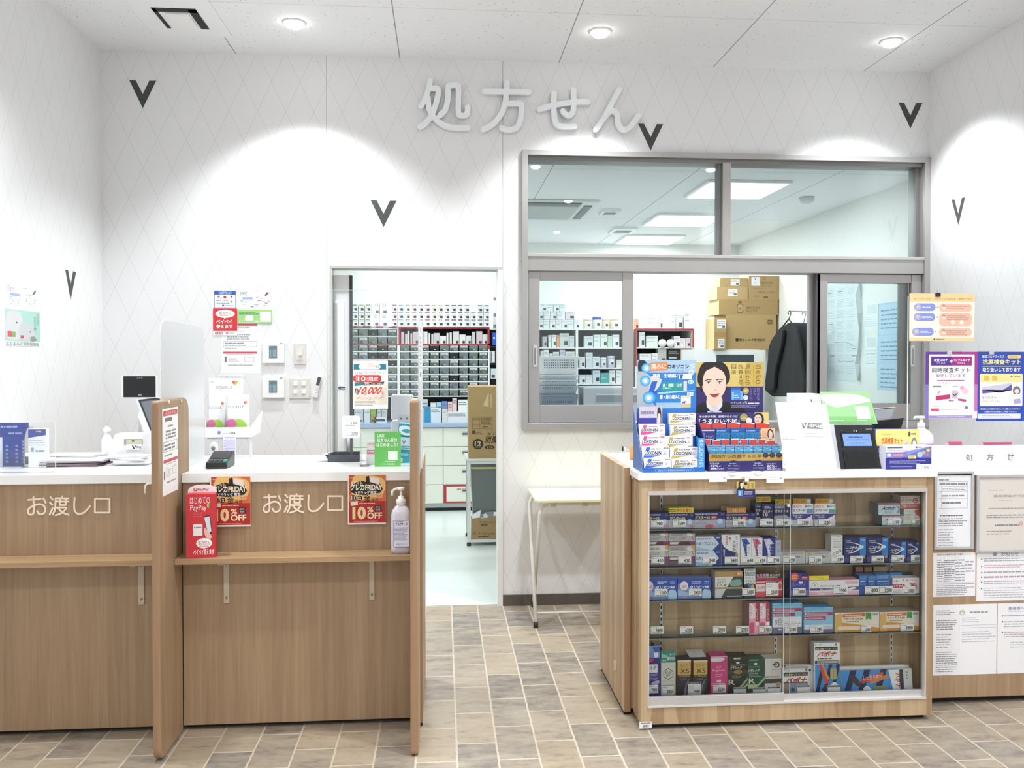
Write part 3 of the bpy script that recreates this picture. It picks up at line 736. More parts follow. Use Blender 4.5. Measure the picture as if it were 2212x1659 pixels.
t = MB();c,r,Y = 'A3',(362,838,580,1262),-1.735
x0,x1,z0,z1 = rectY(c,r,Y);zb = 0.7195;w = x1 - x0
X = Matrix.Translation((x0 + w / 2,Y,zb)) @ Matrix.Rotation(math.radians(6),4,'Z')
t.box(-w / 2,w / 2,0,0.045,0,z1 - zb,'d3343f',X,left=M('b02a34'))
hh = z1 - zb;pts = [(-w / 2,hh - .02)] + [(-w / 2 * math.cos(math.pi * k / 12),hh + .005 + .026 * math.sin(math.pi * k / 12) ** .8) for k in range(13)] + [(w / 2,hh - .02)]
t.prism([X @ Vector((p[0],.042,p[1])) for p in pts][::-1],X.to_3x3() @ Vector((0,.003,0)),'f5f3f3')
P = Panel(t,(400,775,600,860),X @ Vector((-w / 2,.0415,hh + .033)),X @ Vector((w / 2,.0415,hh + .033)),X @ Vector((-w / 2,.0415,hh - .008)))
draw(P,[('r',440,805,464,832,'e0303d'),('t','P',446,809,459,828,'ffffff',2),('t','PayPay',468,808,545,834,'55565a',1)])
P = Panel(t,(365,850,585,1275),X @ Vector((-w / 2,0,hh)),X @ Vector((w / 2,0,hh)),X @ Vector((-w / 2,0,0)))
draw(P,[('t','はじめての',396,868,545,915,'ffffff',0),('t','PayPay',398,922,520,968,'fbeff0',0),('p',[(524,912),(536,918),(548,910),(546,936),(536,944),(524,936)],'4ea05a'),('p',[(524,912),(536,918),(536,944),(524,936)],'e8d24a'),('l',415,970,500,1005,3,'e9808a',.35),('rr',418,1050,488,1128,5,'f4f0f0'),('l',425,1064,480,1080,1,'888888',.5),('p',[(497,1000),(545,990),(563,1110),(530,1130)],'2f3138'),('p',[(502,1008),(541,999),(556,1100),(531,1116)],'dfe4ef'),('s',[(505,1075),(540,1110),(560,1140),(530,1150),(505,1120)],'efc4b4'),('c',500,1178,60,'fdfbfb',34),('t','処方せん',455,1160,545,1188,'c9525a',1),('l',460,1192,540,1204,1,'d98a90',.4),('t','ペイペイ使えます',420,1218,575,1256,'ffffff',1)])
tag(t.build('leaflet_box'),'red leaflet box with white arched header on the counter ledge','leaflet box')

# hand sanitizer
bx = onY(*src('A4',797,1100),-1.70).x + 0.002;zb = 0.7195;t = thing('sanitizer_bottle',(bx,-1.70,zb),'clear pump bottle of hand sanitizer on the counter ledge','bottle')
mb = MB();mb.lathe([(0.034,0),(0.039,0.004),(0.040,0.012),(0.040,0.150),(0.037,0.168),(0.026,0.184),(0.017,0.190),(0.016,0.196)],(bx,-1.70,zb),M('dedae6',.22),32,pw=4.5);mb.build('body',t)
mb = MB();mb.lathe([(0.0392,0.0042),(0.0403,0.012),(0.0403,0.030)],(bx,-1.70,zb),M('c3b9c6',.2),32,pw=4.5);mb.build('liquid',t)
mb = MB();mb.box(bx - .030,bx + .034,-1.7425,-1.7412,zb + .030,zb + .136,'f1f0fa')
draw(Panel(mb,(745,980,875,1195),(bx - .030,-1.7425,zb + .136),(bx + .034,-1.7425,zb + .136),(bx - .030,-1.7425,zb + .030)),[('r',745,980,875,983,'5a60b0'),('r',745,1192,875,1195,'5a60b0'),('r',745,980,748,1195,'5a60b0'),('r',872,980,875,1195,'5a60b0'),('l',770,986,850,996,1,'6a70b8',.7),('t','アルボナース',765,997,860,1022,'3a46a8',2),('l',752,1035,868,1150,11,'9ca0cc',.5),('t','株式会社アルボース',768,1166,854,1182,'4a50a0',0)])
mb.build('label',t)
mb = MB();mb.box(bx - .041,bx - .0405,-1.715,-1.68,zb + .035,zb + .06,'e8b7c6');mb.build('side_marking',t);mb = MB();mb.box(bx - .041,bx - .0405,-1.715,-1.68,zb + .11,zb + .135,'e8b7c6');mb.build('side_marking',t)
mb = MB();mb.lathe([(0.020,0.190),(0.020,0.214),(0.013,0.216),(0.012,0.226),(0.006,0.227),(0.006,0.250),(0.014,0.251),(0.014,0.262),(0.0,0.264)],(bx,-1.70,zb),M('f4f4f6',.3),20)
mb.tube([(bx + .004,-1.70,zb + .257),(bx - .022,-1.702,zb + .256),(bx - .034,-1.704,zb + .248),(bx - .037,-1.704,zb + .228)],0.0052,'f4f4f6');mb.build('pump',t)

def stand(name,c,r,depth,col,cmds,label,cat,z=CT,yb=None,**kw):
    """a thing whose foot is seen at the bottom of r on the level z"""
    f = onZ(*src(c,(r[0] + r[2]) / 2,r[3] if yb is None else yb),z)
    return item(name,c,r,f.y,depth,col,cmds,label,cat,zb=z + .0006,**kw)
# card terminal
f = onZ(467,1013,CT);t = thing('card_terminal',(f.x,f.y,CT),'black card payment terminal on the white worktop','card reader')
mb = MB();w = 0.044
mb.prism([(f.x - w,f.y + a,CT + b) for a,b in ((0,0.001),(0,0.026),(0.045,0.036),(0.13,0.062),(0.14,0.058),(0.14,0.001))],(2 * w,0,0),M('17181a',.35));mb.build('body',t,bevel=0.004)
mb = MB();mb.poly([(f.x - w * .86,f.y + .052,CT + .0396),(f.x + w * .86,f.y + .052,CT + .0396),(f.x + w * .86,f.y + .124,CT + .0616),(f.x - w * .86,f.y + .124,CT + .0616)],M('0d0e12',.12));mb.build('screen',t)
for i in range(4):
    mb = MB();kx = f.x - w * .74 + i * w * .44;mb.box(kx,kx + w * .32,f.y + .012,f.y + .034,CT + .027,CT + .036,M('4dbfae' if i == 3 else '5a5d62',.4));mb.build('key',t,bevel=0.002)
t = thing('webcam',onZ(462,1001,CT),'small white camera on a stubby foot before the pouch display','camera')
q = Vector(t['_at']);mb = MB();mb.lathe([(0.022,0),(0.02,0.006),(0.006,0.01),(0.006,0.035)],q,'f0f0f1',16);mb.build('foot',t)
mb = MB();mb.lathe([(0,-0.02),(0.014,-0.016),(0.018,0),(0.017,0.03),(0.012,0.042),(0,0.045)],q + Vector((0,0,.05)),'f4f4f5',16);mb.build('head',t)
mb = MB();mb.lathe([(0.009,0.016),(0.009,0.02),(0,0.021)],q + Vector((0.002,0,.068)),'8b8d92',12,'Y');mb.build('lens',t)
stand('payment_stand_card','A3',(388,375,462,588),0.002,'f4f6fa',[('p',[(392,400),(430,380),(455,372),(455,430),(420,470),(392,470)],'86a6da'),('t','公式',425,380,455,410,'5a6a90',1),('rr',398,425,425,460,4,'cfdcf2'),('rr',430,415,456,450,4,'cfdcf2'),('l',398,480,455,560,3,'9aa3b8',.6)],'white card with blue pictograms beside the middle partition','card',rz=math.radians(-38))
# pouch display on an acrylic riser
Y = -1.12;x0,x1,z0,z1 = rectY('A2',(418,1190,775,1275),Y)
t = thing('display_riser',((x0 + x1) / 2,Y,CT),'clear acrylic riser under the white pouch display','riser')
mb = MB();mb.box(x0 + .01,x1 - .01,Y + .0,Y + .10,z0 - .005,z0 - .001,ACRYLIC);mb.build('top',t)
for xx in (x0 + .01,x1 - .014):
    mb = MB();mb.box(xx,xx + .003,Y + .05,Y + .10,CT + .0005,z0 - .005,FROST);mb.build('leg',t)
t = thing('pouch_display',((x0 + x1) / 2,Y,z0),'white counter display tray holding two supplement pouches','display stand')
mb = MB();mb.box(x0,x1,Y,Y + .002,z0,z1,'f3f4f6');mb.box(x0,x1,Y,Y + .10,z0,z0 + .002,'f3f4f6');mb.box(x0,x0 + .002,Y + .002,Y + .10,z0 + .002,z1 + .03,'f1f2f5')
rs = onY(*src('A2',835,1075),Y + .1)
mb.prism([(x1,Y,z0 + .002),(x1 + .03,Y + .06,z0 + .02),(x1 + .035,Y + .1,z1 + .07),(x1,Y + .02,z1)],(0.002,0,0),'f3f4f6')
draw(Panel(mb,(418,1190,775,1275),(x0,Y,z1),(x1,Y,z1),(x0,Y,z0)),[('s',[(520,1222),(535,1222),(540,1235),(528,1250),(516,1235)],'8d86c8'),('l',555,1235,605,1246,1,'c9c9d2',.6),('t','大塚製薬',606,1230,658,1247,'5a5c66',1)])
mb.build('tray',t)
hx0,hx1,hz0,hz1 = rectY('A2',(448,800,720,897),Y + .1);mb = MB();mb.box(hx0,hx1,Y + .1,Y + .102,z0,hz1,'f0f1f2')
draw(Panel(mb,(448,800,720,897),(hx0,Y + .1,hz1),(hx1,Y + .1,hz1),(hx0,Y + .1,hz0)),[('t','EQUELLE',508,862,632,890,'77787c',0),('s',[(632,828),(650,820),(674,824),(676,838),(655,853),(638,845)],'c3c94a'),('s',[(632,828),(648,820),(654,836),(644,848)],'e0677c'),('l',460,822,486,840,1,'c8c8cc',.5)]);mb.build('header_card',t)
zt = z1 - .004
def pouch(r,dx,label):
    x0,x1,_,z1 = rectY('A2',r,Y + .03);zz = z0 + .003;mb = MB();n = 6
    prof = [(0,.018),(.25,.030),(.6,.024),(.9,.006),(1.0,.002)]
    P = []
    for f_,d in prof: P.append((f_,d))
    b = len(mb.v);k = mb.mat('f2f2f4')
    for f_,d in P:
        z = zz + (z1 - zz) * f_;sh = dx * f_
        mb.v += [Vector((x0 + sh,Y + .045,z)),Vector((x0 + sh + .008,Y + .045 - d * .8,z)),Vector(((x0 + x1) / 2 + sh,Y + .045 - d,z)),Vector((x1 + sh - .008,Y + .045 - d * .8,z)),Vector((x1 + sh,Y + .045,z)),Vector(((x0 + x1) / 2 + sh,Y + .045 + d * .6,z))]
    for i in range(len(P) - 1):
        for j in range(6): q = (j + 1) % 6;mb.face((b + i * 6 + j,b + i * 6 + q,b + (i + 1) * 6 + q,b + (i + 1) * 6 + j),k,True)
    yy = Y + .0135
    draw(Panel(mb,(0,0,100,170),(x0,yy,z1),(x1,yy,z1),(x0,yy,zt)),[('t','EQUELLE',14,55,82,70,'77787c',0),('c',90,40,8,'cfc25a'),('c',86,40,6,'d9657a'),('l',25,105,75,110,1,'c8c8cc',.5),('s',[(8,132),(40,128),(52,150),(45,168),(8,168)],'d0689a'),('s',[(40,130),(70,128),(92,150),(90,168),(42,168),(52,150)],'9ccb4a')])
    tag(mb.build('supplement_pouch'),label,'pouch','supplement pouches in the counter display')
pouch((438,940,580,1215),0.0,'white pouch with a pink and green leaf, left one in the tray')
pouch((585,930,765,1212),0.0,'white pouch with a pink and green leaf, right one in the tray')
stand('document_stand','A3',(635,395,745,590),0.003,ACRYLIC,[('r',643,400,742,560,'ecebfa'),('r',655,403,725,410,'b9b4ea'),('l',650,418,660,540,6,'b4b0e8',.4),('rr',662,420,735,470,3,'d5d2f4'),('r',660,498,688,552,'a9a6e6'),('l',695,495,735,550,4,'a9a9d8',.4),('r',660,480,735,492,'c7c4f0')],'clear stand holding a pale purple form behind the card terminal','document stand',yb=600)
t = MB();f = onZ(737,998,CT)
t.box(f.x - .055,f.x + .075,f.y,f.y + .10,CT + .0005,CT + .004,'4d5058');t.prism([(f.x - .055,f.y,CT + .004),(f.x - .072,f.y - .004,CT + .034),(f.x - .068,f.y - .004,CT + .034),(f.x - .051,f.y,CT + .004)],(0,.1,0),'4d5058')
t.prism([(f.x + .075,f.y,CT + .004),(f.x + .082,f.y,CT + .034),(f.x + .078,f.y,CT + .034),(f.x + .071,f.y,CT + .004)][::-1],(0,.1,0),'4d5058');t.box(f.x - .06,f.x + .08,f.y - .003,f.y,CT + .001,CT + .030,'474a52');t.box(f.x - .06,f.x + .08,f.y + .1,f.y + .103,CT + .001,CT + .036,'474a52')
tag(t.build('money_tray',bevel=0.001),'dark grey cash tray at the back of the worktop','tray')
t = MB();q = Vector((f.x - .085,f.y + .03,CT + .03))
for i in range(3): t.prism([q + Vector((-.045 + .012 * i,-.02 + .008 * i,.001 + .004 * i - .026)),q + Vector((.03,-.03,.006 + .002 * i)),q + Vector((.05,.03,.010 + .002 * i)),q + Vector((-.01,.04,.002 * i - .01))],(0,0,.001),'eeeef0')
tag(t.build('receipt_papers'),'white receipts slipping over the edge of the cash tray','paper')
# acrylic guard with the cashback poster
Yg = -1.24;gx0,gx1 = onY(715,700,Yg).x,onY(901,700,Yg).x;gz = onY(800,627,Yg).z
t = thing('acrylic_guard',((gx0 + gx1) / 2,Yg,CT),'tall clear acrylic guard standing on the worktop before the doorway','screen')
mb = MB();mb.box(gx0,gx1,Yg,Yg + .003,CT + .0005,gz,ACRYLIC);mb.build('sheet',t)
mb = MB();mb.box(gx0 - .0005,gx0 + .0012,Yg - .0005,Yg + .0035,CT + .0005,gz + .001,M('dfe9ea',.2));mb.box(gx0,gx1,Yg - .0005,Yg + .0035,gz,gz + .0012,M('dfe9ea',.2));mb.box(gx1 - .0012,gx1 + .0005,Yg - .0005,Yg + .0035,CT + .0005,gz + .001,M('dfe9ea',.2));mb.build('polished_edge',t)
r = (287,1010,636,1490);x0,x1,z0,z1 = rectY('A5',r,Yg - .002);mb = MB();mb.box(x0,x1,Yg - .002,Yg - .0008,z0,z1,'fbfaf8')
draw(Panel(mb,r,(x0,Yg - .002,z1),(x1,Yg - .002,z1),(x0,Yg - .002,z0)),[('r',295,1045,618,1098,'2f7f97'),('rr',345,1045,562,1095,24,'f6f4f2'),('r',430,1030,500,1075,'eedfd8'),('t','9/1',510,1055,545,1085,'6a6a70',0),('t','La Vie クレジットカード',315,1112,600,1148,'4a6a88',0),('rr',290,1152,570,1222,26,'d8383a'),('t','先着',314,1160,334,1210,'ffffff',0),('t','10',338,1165,412,1215,'ffffff',2),('t','万名',414,1170,440,1212,'ffffff',0),('t','限定',446,1168,540,1212,'ffffff',1),('p',[(302,1226),(400,1220),(400,1252),(302,1262)],'2f7f97'),('p',[(400,1228),(600,1218),(592,1246),(400,1256)],'3a2f30'),('t','新規ご入会ご利用で',406,1226,585,1250,'f4f0ee',1),('p',[(300,1262),(618,1250),(618,1440),(300,1440)],'fbe9da'),('s',[(308,1290),(328,1284),(344,1310),(340,1345),(322,1345),(308,1318)],'3a3334'),('t','最大',315,1292,338,1340,'ffffff',0),('t','10,000',345,1270,568,1355,'d2413f',2,0,.18),('t','円相当',572,1310,596,1356,'d2413f',0),('t','キャッシュバック！',328,1364,585,1398,'9a5a4a',0,0,.12),('l',305,1408,520,1460,4,'a8a3a2',.4)])
tag(mb.build('cashback_poster'),'red, white and teal cashback poster taped on the clear guard','poster')
# price board, terminal, bag, cards at the right end of the worktop
x0,x1,z0,z1 = rectY('A4',(350,240,488,412),-1.30);t = MB();t.prism([(x,-1.30,z) for x,z in ((x0 + .008,z0),(x0,z0 + .008),(x0,z1 - .008),(x0 + .008,z1),(x1 - .008,z1),(x1,z1 - .008),(x1,z0 + .008),(x1 - .008,z0))][::-1],(0,.002,0),'f6f7f8')
draw(Panel(t,(350,240,488,412),(x0,-1.30,z1),(x1,-1.30,z1),(x0,-1.30,z0)),[('l',370,255,440,280,2,'d8dadd',.4),('t','1300',420,286,466,308,'7a7d82',1),('l',375,310,465,318,1,'a8abb0',.7),('l',370,335,440,360,2,'d8dadd',.4),('t','2000',420,364,468,386,'7a7d82',1),('l',380,388,468,396,1,'a8abb0',.7)])
o = tag(t.build('price_board'),'white price board reading 1300 and 2000 over the cash tray','price sign')
m2 = MB();m2.box((x0 + x1) / 2 - .006,(x0 + x1) / 2 + .006,-1.298,-1.294,CT + .005,z0 + .03,ACRYLIC);m2.box((x0 + x1) / 2 - .03,(x0 + x1) / 2 + .03,-1.31,-1.285,CT + .0006,CT + .004,ACRYLIC);m2.build('stem',o)
Y = -1.20;t = thing('payment_terminal',(onY(866,900,Y).x,Y,CT),'white screen turned away on a stand, seen from behind','terminal')
x0,x1,z0,z1 = rectY('A4',(722,80,893,272),Y);mb = MB();mb.box(x0,x1,Y,Y + .02,z0,z1,'f1f3f8');mb.build('monitor',t,bevel=0.008)
a = rectY('A4',(775,238,865,285),Y - .01);mb = MB();mb.box(a[0],a[1],Y - .01,Y - .0005,a[2],a[3],'e8eaee')
for i in (.25,.75): mb.lathe([(0.005,0),(0.004,.003),(0,.003)],(a[0] + (a[1] - a[0]) * i,Y - .01,(a[2] + a[3]) / 2),'77797f',10,'Y')
mb.build('hinge',t)
mb = MB();mb.box(x0,x1,Y + .006,Y + .09,CT + .0006,z0 - .004,'f1f2f5');mb.build('body',t,bevel=0.01)
f = onZ(884,1000,CT);x0,x1,z0,z1 = rectY('A4',(762,285,882,615),f.y)
t = MB();X = Matrix.Translation((x0,f.y,CT + .0006)) @ Matrix.Rotation(math.radians(4),4,'Y');w,h = x1 - x0,z1 - CT
t.prism([X @ Vector(p) for p in ((0,0,0),(w,0,0),(w + .003,.004,h * .5),(w,.010,h * .97),(w * .5,.012,h),(0,.010,h * .98),(-.003,.004,h * .5))][::-1],X.to_3x3() @ Vector((0,.022,0)),'3aa6c0',M('2f93ae'))
P = Panel(t,(0,0,100,300),X @ Vector((0,-.002,h)),X @ Vector((w,-.002,h)),X @ Vector((0,-.002,0)))
draw(P,[('r',2,2,98,12,'e9eef2'),('s',[(5,40),(40,25),(90,50),(85,90),(40,95),(10,80)],'e8f4f8'),('s',[(20,60),(60,50),(80,70),(50,80)],'3aa6c0'),('r',5,110,95,200,'bfe4ee'),('t','V',28,132,52,165,'c84a66',2),('l',15,170,90,195,2,'4a90a8',.5),('t','パイルロード',20,225,95,245,'eaf6fa',1),('rr',10,262,40,290,4,'cfe8a8')])
tag(t.build('teal_packet'),'teal and white packet leaning against the counter end','packet')
stand('information_card','A4',(597,362,797,628),0.003,'6cc463',[('t','LINE',618,380,672,404,'f2fbf0',2),('t','処方せん受付',616,412,768,442,'f2fbf0',2),('t','はじめました！',612,448,775,476,'f2fbf0',2),('rr',700,510,772,580,5,'f4f8f2'),('l',680,585,770,595,1,'cfeac8',.6),('t','Vドラッグ調剤薬局',642,604,752,617,'eaf8e6',1)],'green message app card standing at the right end of the worktop','card')
stand('leaflet','A4',(535,432,606,600),0.004,'f2f0f2',[('r',540,440,602,480,'f0dfe2'),('l',548,445,596,465,2,'d8808c',.5),('r',540,495,602,525,'d8858f'),('l',545,500,590,515,1,'fbecee',.5)],'small white and red leaflet beside the green card','leaflet',yb=615)
t = MB();f = onZ(793,1008,CT);t.box(f.x - .028,f.x + .006,f.y,f.y + .003,CT + .0006,CT + .05,ACRYLIC);t.box(f.x - .028,f.x + .006,f.y,f.y + .06,CT + .0006,CT + .003,ACRYLIC);t.prism([(f.x - .031,f.y,CT + .001),(f.x - .031,f.y + .06,CT + .001),(f.x - .031,f.y + .06,CT + .14),(f.x - .031,f.y + .03,CT + .14),(f.x - .031,f.y,CT + .05)][::-1],(.003,0,0),ACRYLIC)
tag(t.build('leaflet_holder'),'clear acrylic leaflet holder between cash tray and green card','leaflet holder')

# ---------------------------------------------------------------- things on the left bay
f = onZ(30,1008,CT);Y = f.y
r = (0,1172,197,1500);x0,x1,z0,z1 = rectY('A1',r,Y);x0 = XL + .006
t = thing('leaflet_holder',((x0 + x1) / 2,Y,CT),'clear holder with rounded side filled with blue leaflets','leaflet holder')
mb = MB();mb.box(x0,x1 + .004,Y - .006,Y - .003,CT + .0006,CT + .07,ACRYLIC);mb.build('front',t)
sx = onY(*src('A1',68,1400),Y - .05).x
mb = MB();mb.prism([(x1 + .004,Y - .05 + a,CT + .0006 + b) for a,b in ((0,0),(0.09,0),(0.09,.165),(.06,.17),(.03,.16),(.008,.12),(0,.07))],(.003,0,0),ACRYLIC);mb.build('side',t)
mb = MB();front_box(mb,'A1',r,Y,.012,'2c3f93',[('l',5,1190,185,1212,1,'9fb0e0',.6),('l',60,1240,180,1262,1,'8fa0d6',.6),('l',40,1330,60,1480,5,'7f92cc',.5),('l',110,1330,130,1480,5,'7f92cc',.5),('l',160,1300,172,1480,7,'8fa0d6',.6),('r',0,1280,18,1500,'dfe3ee')],zb=CT + .001)
tag(mb.build('leaflet_stack'),'deep blue leaflets in the clear holder at the far left','leaflet')
stand('test_kit_box','A1',(203,1217,329,1492),0.03,'eceef4',[('p',[(203,1217),(329,1217),(329,1260),(203,1280)],'3d4fa8'),('l',260,1226,310,1244,1,'e8c36a',.6),('l',210,1290,320,1340,3,'b6bccb',.35),('r',222,1350,242,1380,'9aa0ae'),('l',255,1365,320,1385,1,'8f95a5',.6)],'white and blue box beside the blue leaflet holder','box')
t = thing('acrylic_guard',(-1.72,-1.5,CT),'low clear acrylic guard across the far left worktop','screen')
gx = onY(119,950,-1.56).x;mb = MB();mb.box(XL + .004,gx,-1.56,-1.557,CT + .0006,onY(119,913,-1.56).z,ACRYLIC);mb.build('sheet',t)
mb = MB();mb.box(gx,gx + .0014,-1.5605,-1.5565,CT + .0006,onY(119,913,-1.56).z,M('f4f8f8',.2));mb.build('polished_edge',t)
def pile(px,py,w,d,n,th,cols,name,label,cat,seed):
    rnd = random.Random(seed);f = onZ(px,py,CT);mb = MB();z = CT + .0006
    for i in range(n):
        a = math.radians(rnd.uniform(-9,9));X = Matrix.Translation((f.x + rnd.uniform(-.012,.012),f.y + d / 2 + rnd.uniform(-.008,.008),z)) @ Matrix.Rotation(a,4,'Z')
        s = 1 - .12 * rnd.random();mb.box(-w / 2 * s,w / 2 * s,-d / 2 * s,d / 2 * s,0,th,cols[i % len(cols)] if isinstance(cols,list) else cols,X);z += th * 1.03
    return tag(mb.build(name),label,cat)
pile(150,1009,.26,.18,5,.0055,['6f5f68','86747c','57505a','a59aa2','e9e9ec'],'document_pile','pile of dark purplish documents with white sheets on top','papers',3)
pile(150,1002,.23,.13,3,.002,['f1f1f3','dddde2','f5f5f6'],'paper_sheets','loose white sheets in front of the dark document pile','papers',8).location.z += .030
pile(277,1006,.15,.10,6,.0062,['f0f0f1','d9dadd','f4f4f5','e3e4e7'],'paper_stack','neat stack of white papers before the cash register','papers',5)
t = thing('cash_register',onZ(283,985,CT),'white receipt register behind the stack of papers','cash register')
q = Vector(t['_at']);q.y = -1.22;x0,x1,z0,z1 = rectY('A1',(772,1250,1085,1400),q.y);t.location = q;t['_at'] = tuple(q)
mb = MB();mb.prism([(x0,q.y,CT + .001),(x0,q.y,z0 + .02),(x0 + .012,q.y,z0 + .045),(x0 + .03,q.y,z1),(x1,q.y,z1),(x1,q.y,CT + .001)][::-1],(0,.07,0),'f2f3f4');mb.build('body',t,bevel=0.006)
a = rectY('A1',(888,1288,1022,1328),q.y - .002);mb = MB();mb.box(a[0],a[1],q.y - .002,q.y - .0006,a[2],a[3],'a8a79c')
draw(Panel(mb,(888,1288,1022,1328),(a[0],q.y - .002,a[3]),(a[1],q.y - .002,a[3]),(a[0],q.y - .002,a[2])),[('r',905,1294,1015,1322,'cfcbb2'),('r',945,1296,962,1308,'4f5a58')]);mb.build('display',t)
a = rectY('A1',(905,1325,1015,1365),q.y - .003);mb = MB();mb.box(a[0],a[1],q.y - .004,q.y - .0022,a[2],a[3],'f7f7f7')
draw(Panel(mb,(905,1325,1015,1365),(a[0],q.y - .004,a[3]),(a[1],q.y - .004,a[3]),(a[0],q.y - .004,a[2])),[('p',[(945,1334),(956,1334),(962,1352),(968,1334),(976,1334),(964,1360),(957,1360)],'333333'),('t','drug',976,1334,1012,1360,'77797c',2)]);mb.build('receipt',t)
# till screen seen from the side and customer display on its pole
Y = -1.30;t = thing('till_screen',(onY(325,990,Y).x,Y,CT),'tilted touch screen of the till behind the middle partition','screen')
pts = [(990,1008),(1116,992),(1150,1000),(1150,1225),(1078,1228)]
mb = MB();mb.prism([onY(*src('A1',x - 14,y + 4),Y) for x,y in ((985,1000),(1150,985),(1150,1250),(1082,1250))][::-1],(0,.03,0),'eef0f2');mb.build('housing',t)
mb = MB();q = [onY(*src('A1',x,y),Y - .002) for x,y in pts];mb.prism(q[::-1],(0,.0015,0),M('3c4046',.15));mb.build('bezel',t)
mb = MB();q = [onY(*src('A1',x,y),Y - .003) for x,y in ((1010,1020),(1125,1006),(1140,1010),(1140,1200),(1082,1205))];mb.prism(q[::-1],(0,.0008,0),M('7d838a',.1));mb.build('display',t)
mb = MB();Yn = Y + .155;mb.prism([onY(*src('A1',1000,1080),Yn),onY(*src('A1',985,1120),Yn),onY(*src('A1',1040,1270),Yn),onY(*src('A1',1100,1330),Yn),onY(*src('A1',1140,1330),Yn),onY(*src('A1',1140,1080),Yn)],(0,.04,0),'f3f4f5');mb.build('neck',t,bevel=.004)
mb = MB();p = onY(335,985,Y);mb.box(onY(330,900,Y + .1).x,onY(352,900,Y + .1).x,Y + .10,Y + .20,CT + .0006,onY(335,960,Y).z,'f0f1f2');mb.build('base',t,bevel=.006)
Y = -1.14;r = (866,835,1117,990);x0,x1,z0,z1 = rectY('A1',r,Y);t = thing('customer_display',((x0 + x1) / 2,Y,CT),'black customer display with white side on a pole behind the register','display')
mb = MB();mb.box(x0,x1,Y,Y + .035,z0,z1,'e9eaea');mb.build('housing',t,bevel=.004)
x2 = onY(*src('A1',887,900),Y).x;mb = MB();mb.box(x2,x1 - .001,Y - .006,Y - .0003,z0 + .001,z1 - .001,M('15171a',.12))
draw(Panel(mb,(887,835,1117,990),(x2,Y - .006,z1),(x1,Y - .006,z1),(x2,Y - .006,z0)),[('t','お会計',985,842,1028,856,'9aa0a2',0),('t','IBM',994,966,1018,978,'a8aeb0',2)]);mb.build('screen',t)
mb = MB();px = (x0 + x1) / 2 - .01;mb.tube([(px,Y + .05,CT + .001),(px,Y + .05,z0 + .02),(px,Y + .02,z0 + .03)],.010,'eceded',12);mb.build('pole',t)
p = onZ(274,985,CT);mb = MB();mb.lathe([(0.022,0),(0.023,.01),(0.023,.09),(0.012,.115),(0.011,.125),(0.017,.126),(0.017,.14),(0.006,.15),(0,.155)],(p.x - .035,-1.13,CT),'f3f4f4',18);tag(mb.build('pump_bottle'),'small white bottle behind the register near the left wall','bottle')

# ---------------------------------------------------------------- stickers, notices and switches on the walls
def wall_item(name,c,r,col,cmds,label,cat,th=0.0008,group=None):
    x0,x1,z0,z1 = rectY(c,r,0);mb = MB();mb.box(x0,x1,-th,-0.0002,z0,z1,col)
    draw(Panel(mb,r,(x0,-th,z1),(x1,-th,z1),(x0,-th,z0)),cmds);return tag(mb.build(name),label,cat,group)
def logos(x0,y0,x1,y1,n,seed,cols=('9aa0b8','b86a70','8a8d92','c9a070','7a9ac8')):
    rnd = random.Random(seed);out = []
    for i in range(n):
        w,h = rnd.uniform(.05,.13) * (x1 - x0),rnd.uniform(.05,.09) * (y1 - y0);x,y = rnd.uniform(x0,x1 - w),y0 + (y1 - y0 - h) * ((i * 0.618) % 1);out.append(('r',x,y,x + w,y + h,rnd.choice(cols)))
    return out
wall_item('payment_sticker','A2',(489,103,662,241),'f6f7f9',[('r',489,103,662,136,'2a5cb8'),('t','スマホ決済サービス',525,108,628,119,'f0f4fa',1),('t','ご利用いただけます',525,121,628,132,'f0f4fa',1),('r',489,136,493,241,'2a5cb8'),('r',658,136,662,241,'2a5cb8'),('r',489,237,662,241,'2a5cb8'),('rr',516,142,534,158,3,'d8706e'),('rr',564,144,586,164,3,'c0343c'),('c',627,150,9,'c8505a'),('l',505,175,550,188,1,'6f9aa8',.6),('l',560,176,600,188,1,'8a8d92',.5),('r',618,182,636,200,'9a9da2'),('l',508,196,640,210,1,'9aa0a8',.5),('r',552,214,568,228,'4a6ab0'),('l',575,216,640,228,1,'8a93a8',.5)],'blue headed payment services sticker, top left of the wall notices','sticker')
wall_item('payment_sticker','A2',(676,103,940,240),'f8f8f9',[('l',680,103,715,108,1,'8a8d92',.7),('l',815,104,855,109,1,'8a8d92',.7),('t','NFC',698,112,752,142,'8f95a8',2),('r',715,155,796,173,'9fb6e4'),('p',[(905,115),(930,115),(905,143),(890,143)],'55565a')] + logos(680,178,940,238,16,3) + logos(815,150,940,200,8,9),'white sticker crowded with small payment marks beside the blue one','sticker')
wall_item('payment_sticker','A2',(482,245,672,424),'d8333b',[('c',578,287,77,'fdfafa',33),('p',[(560,312),(590,312),(574,328)],'fdfafa'),('t','処方せん',530,270,625,294,'d86068',1),('l',535,297,620,306,1,'d8868c',.5),('t','ペイペイ',508,334,634,366,'ffffff',2),('t','使えます',508,372,636,404,'ffffff',2)],'red payment sticker with a white speech bubble on the wall','sticker',th=.0045)
wall_item('logo_strip','A2',(484,425,672,458),'f8f8f8',[('r',498,430,562,452,'8a5a46'),('t','V.drug',502,433,558,449,'f4ece6',2),('c',592,441,8,'d85a66'),('t','PayPay',602,434,652,449,'7a7c82',0)],'white strip with two shop logos under the red sticker','sticker',th=.0045)
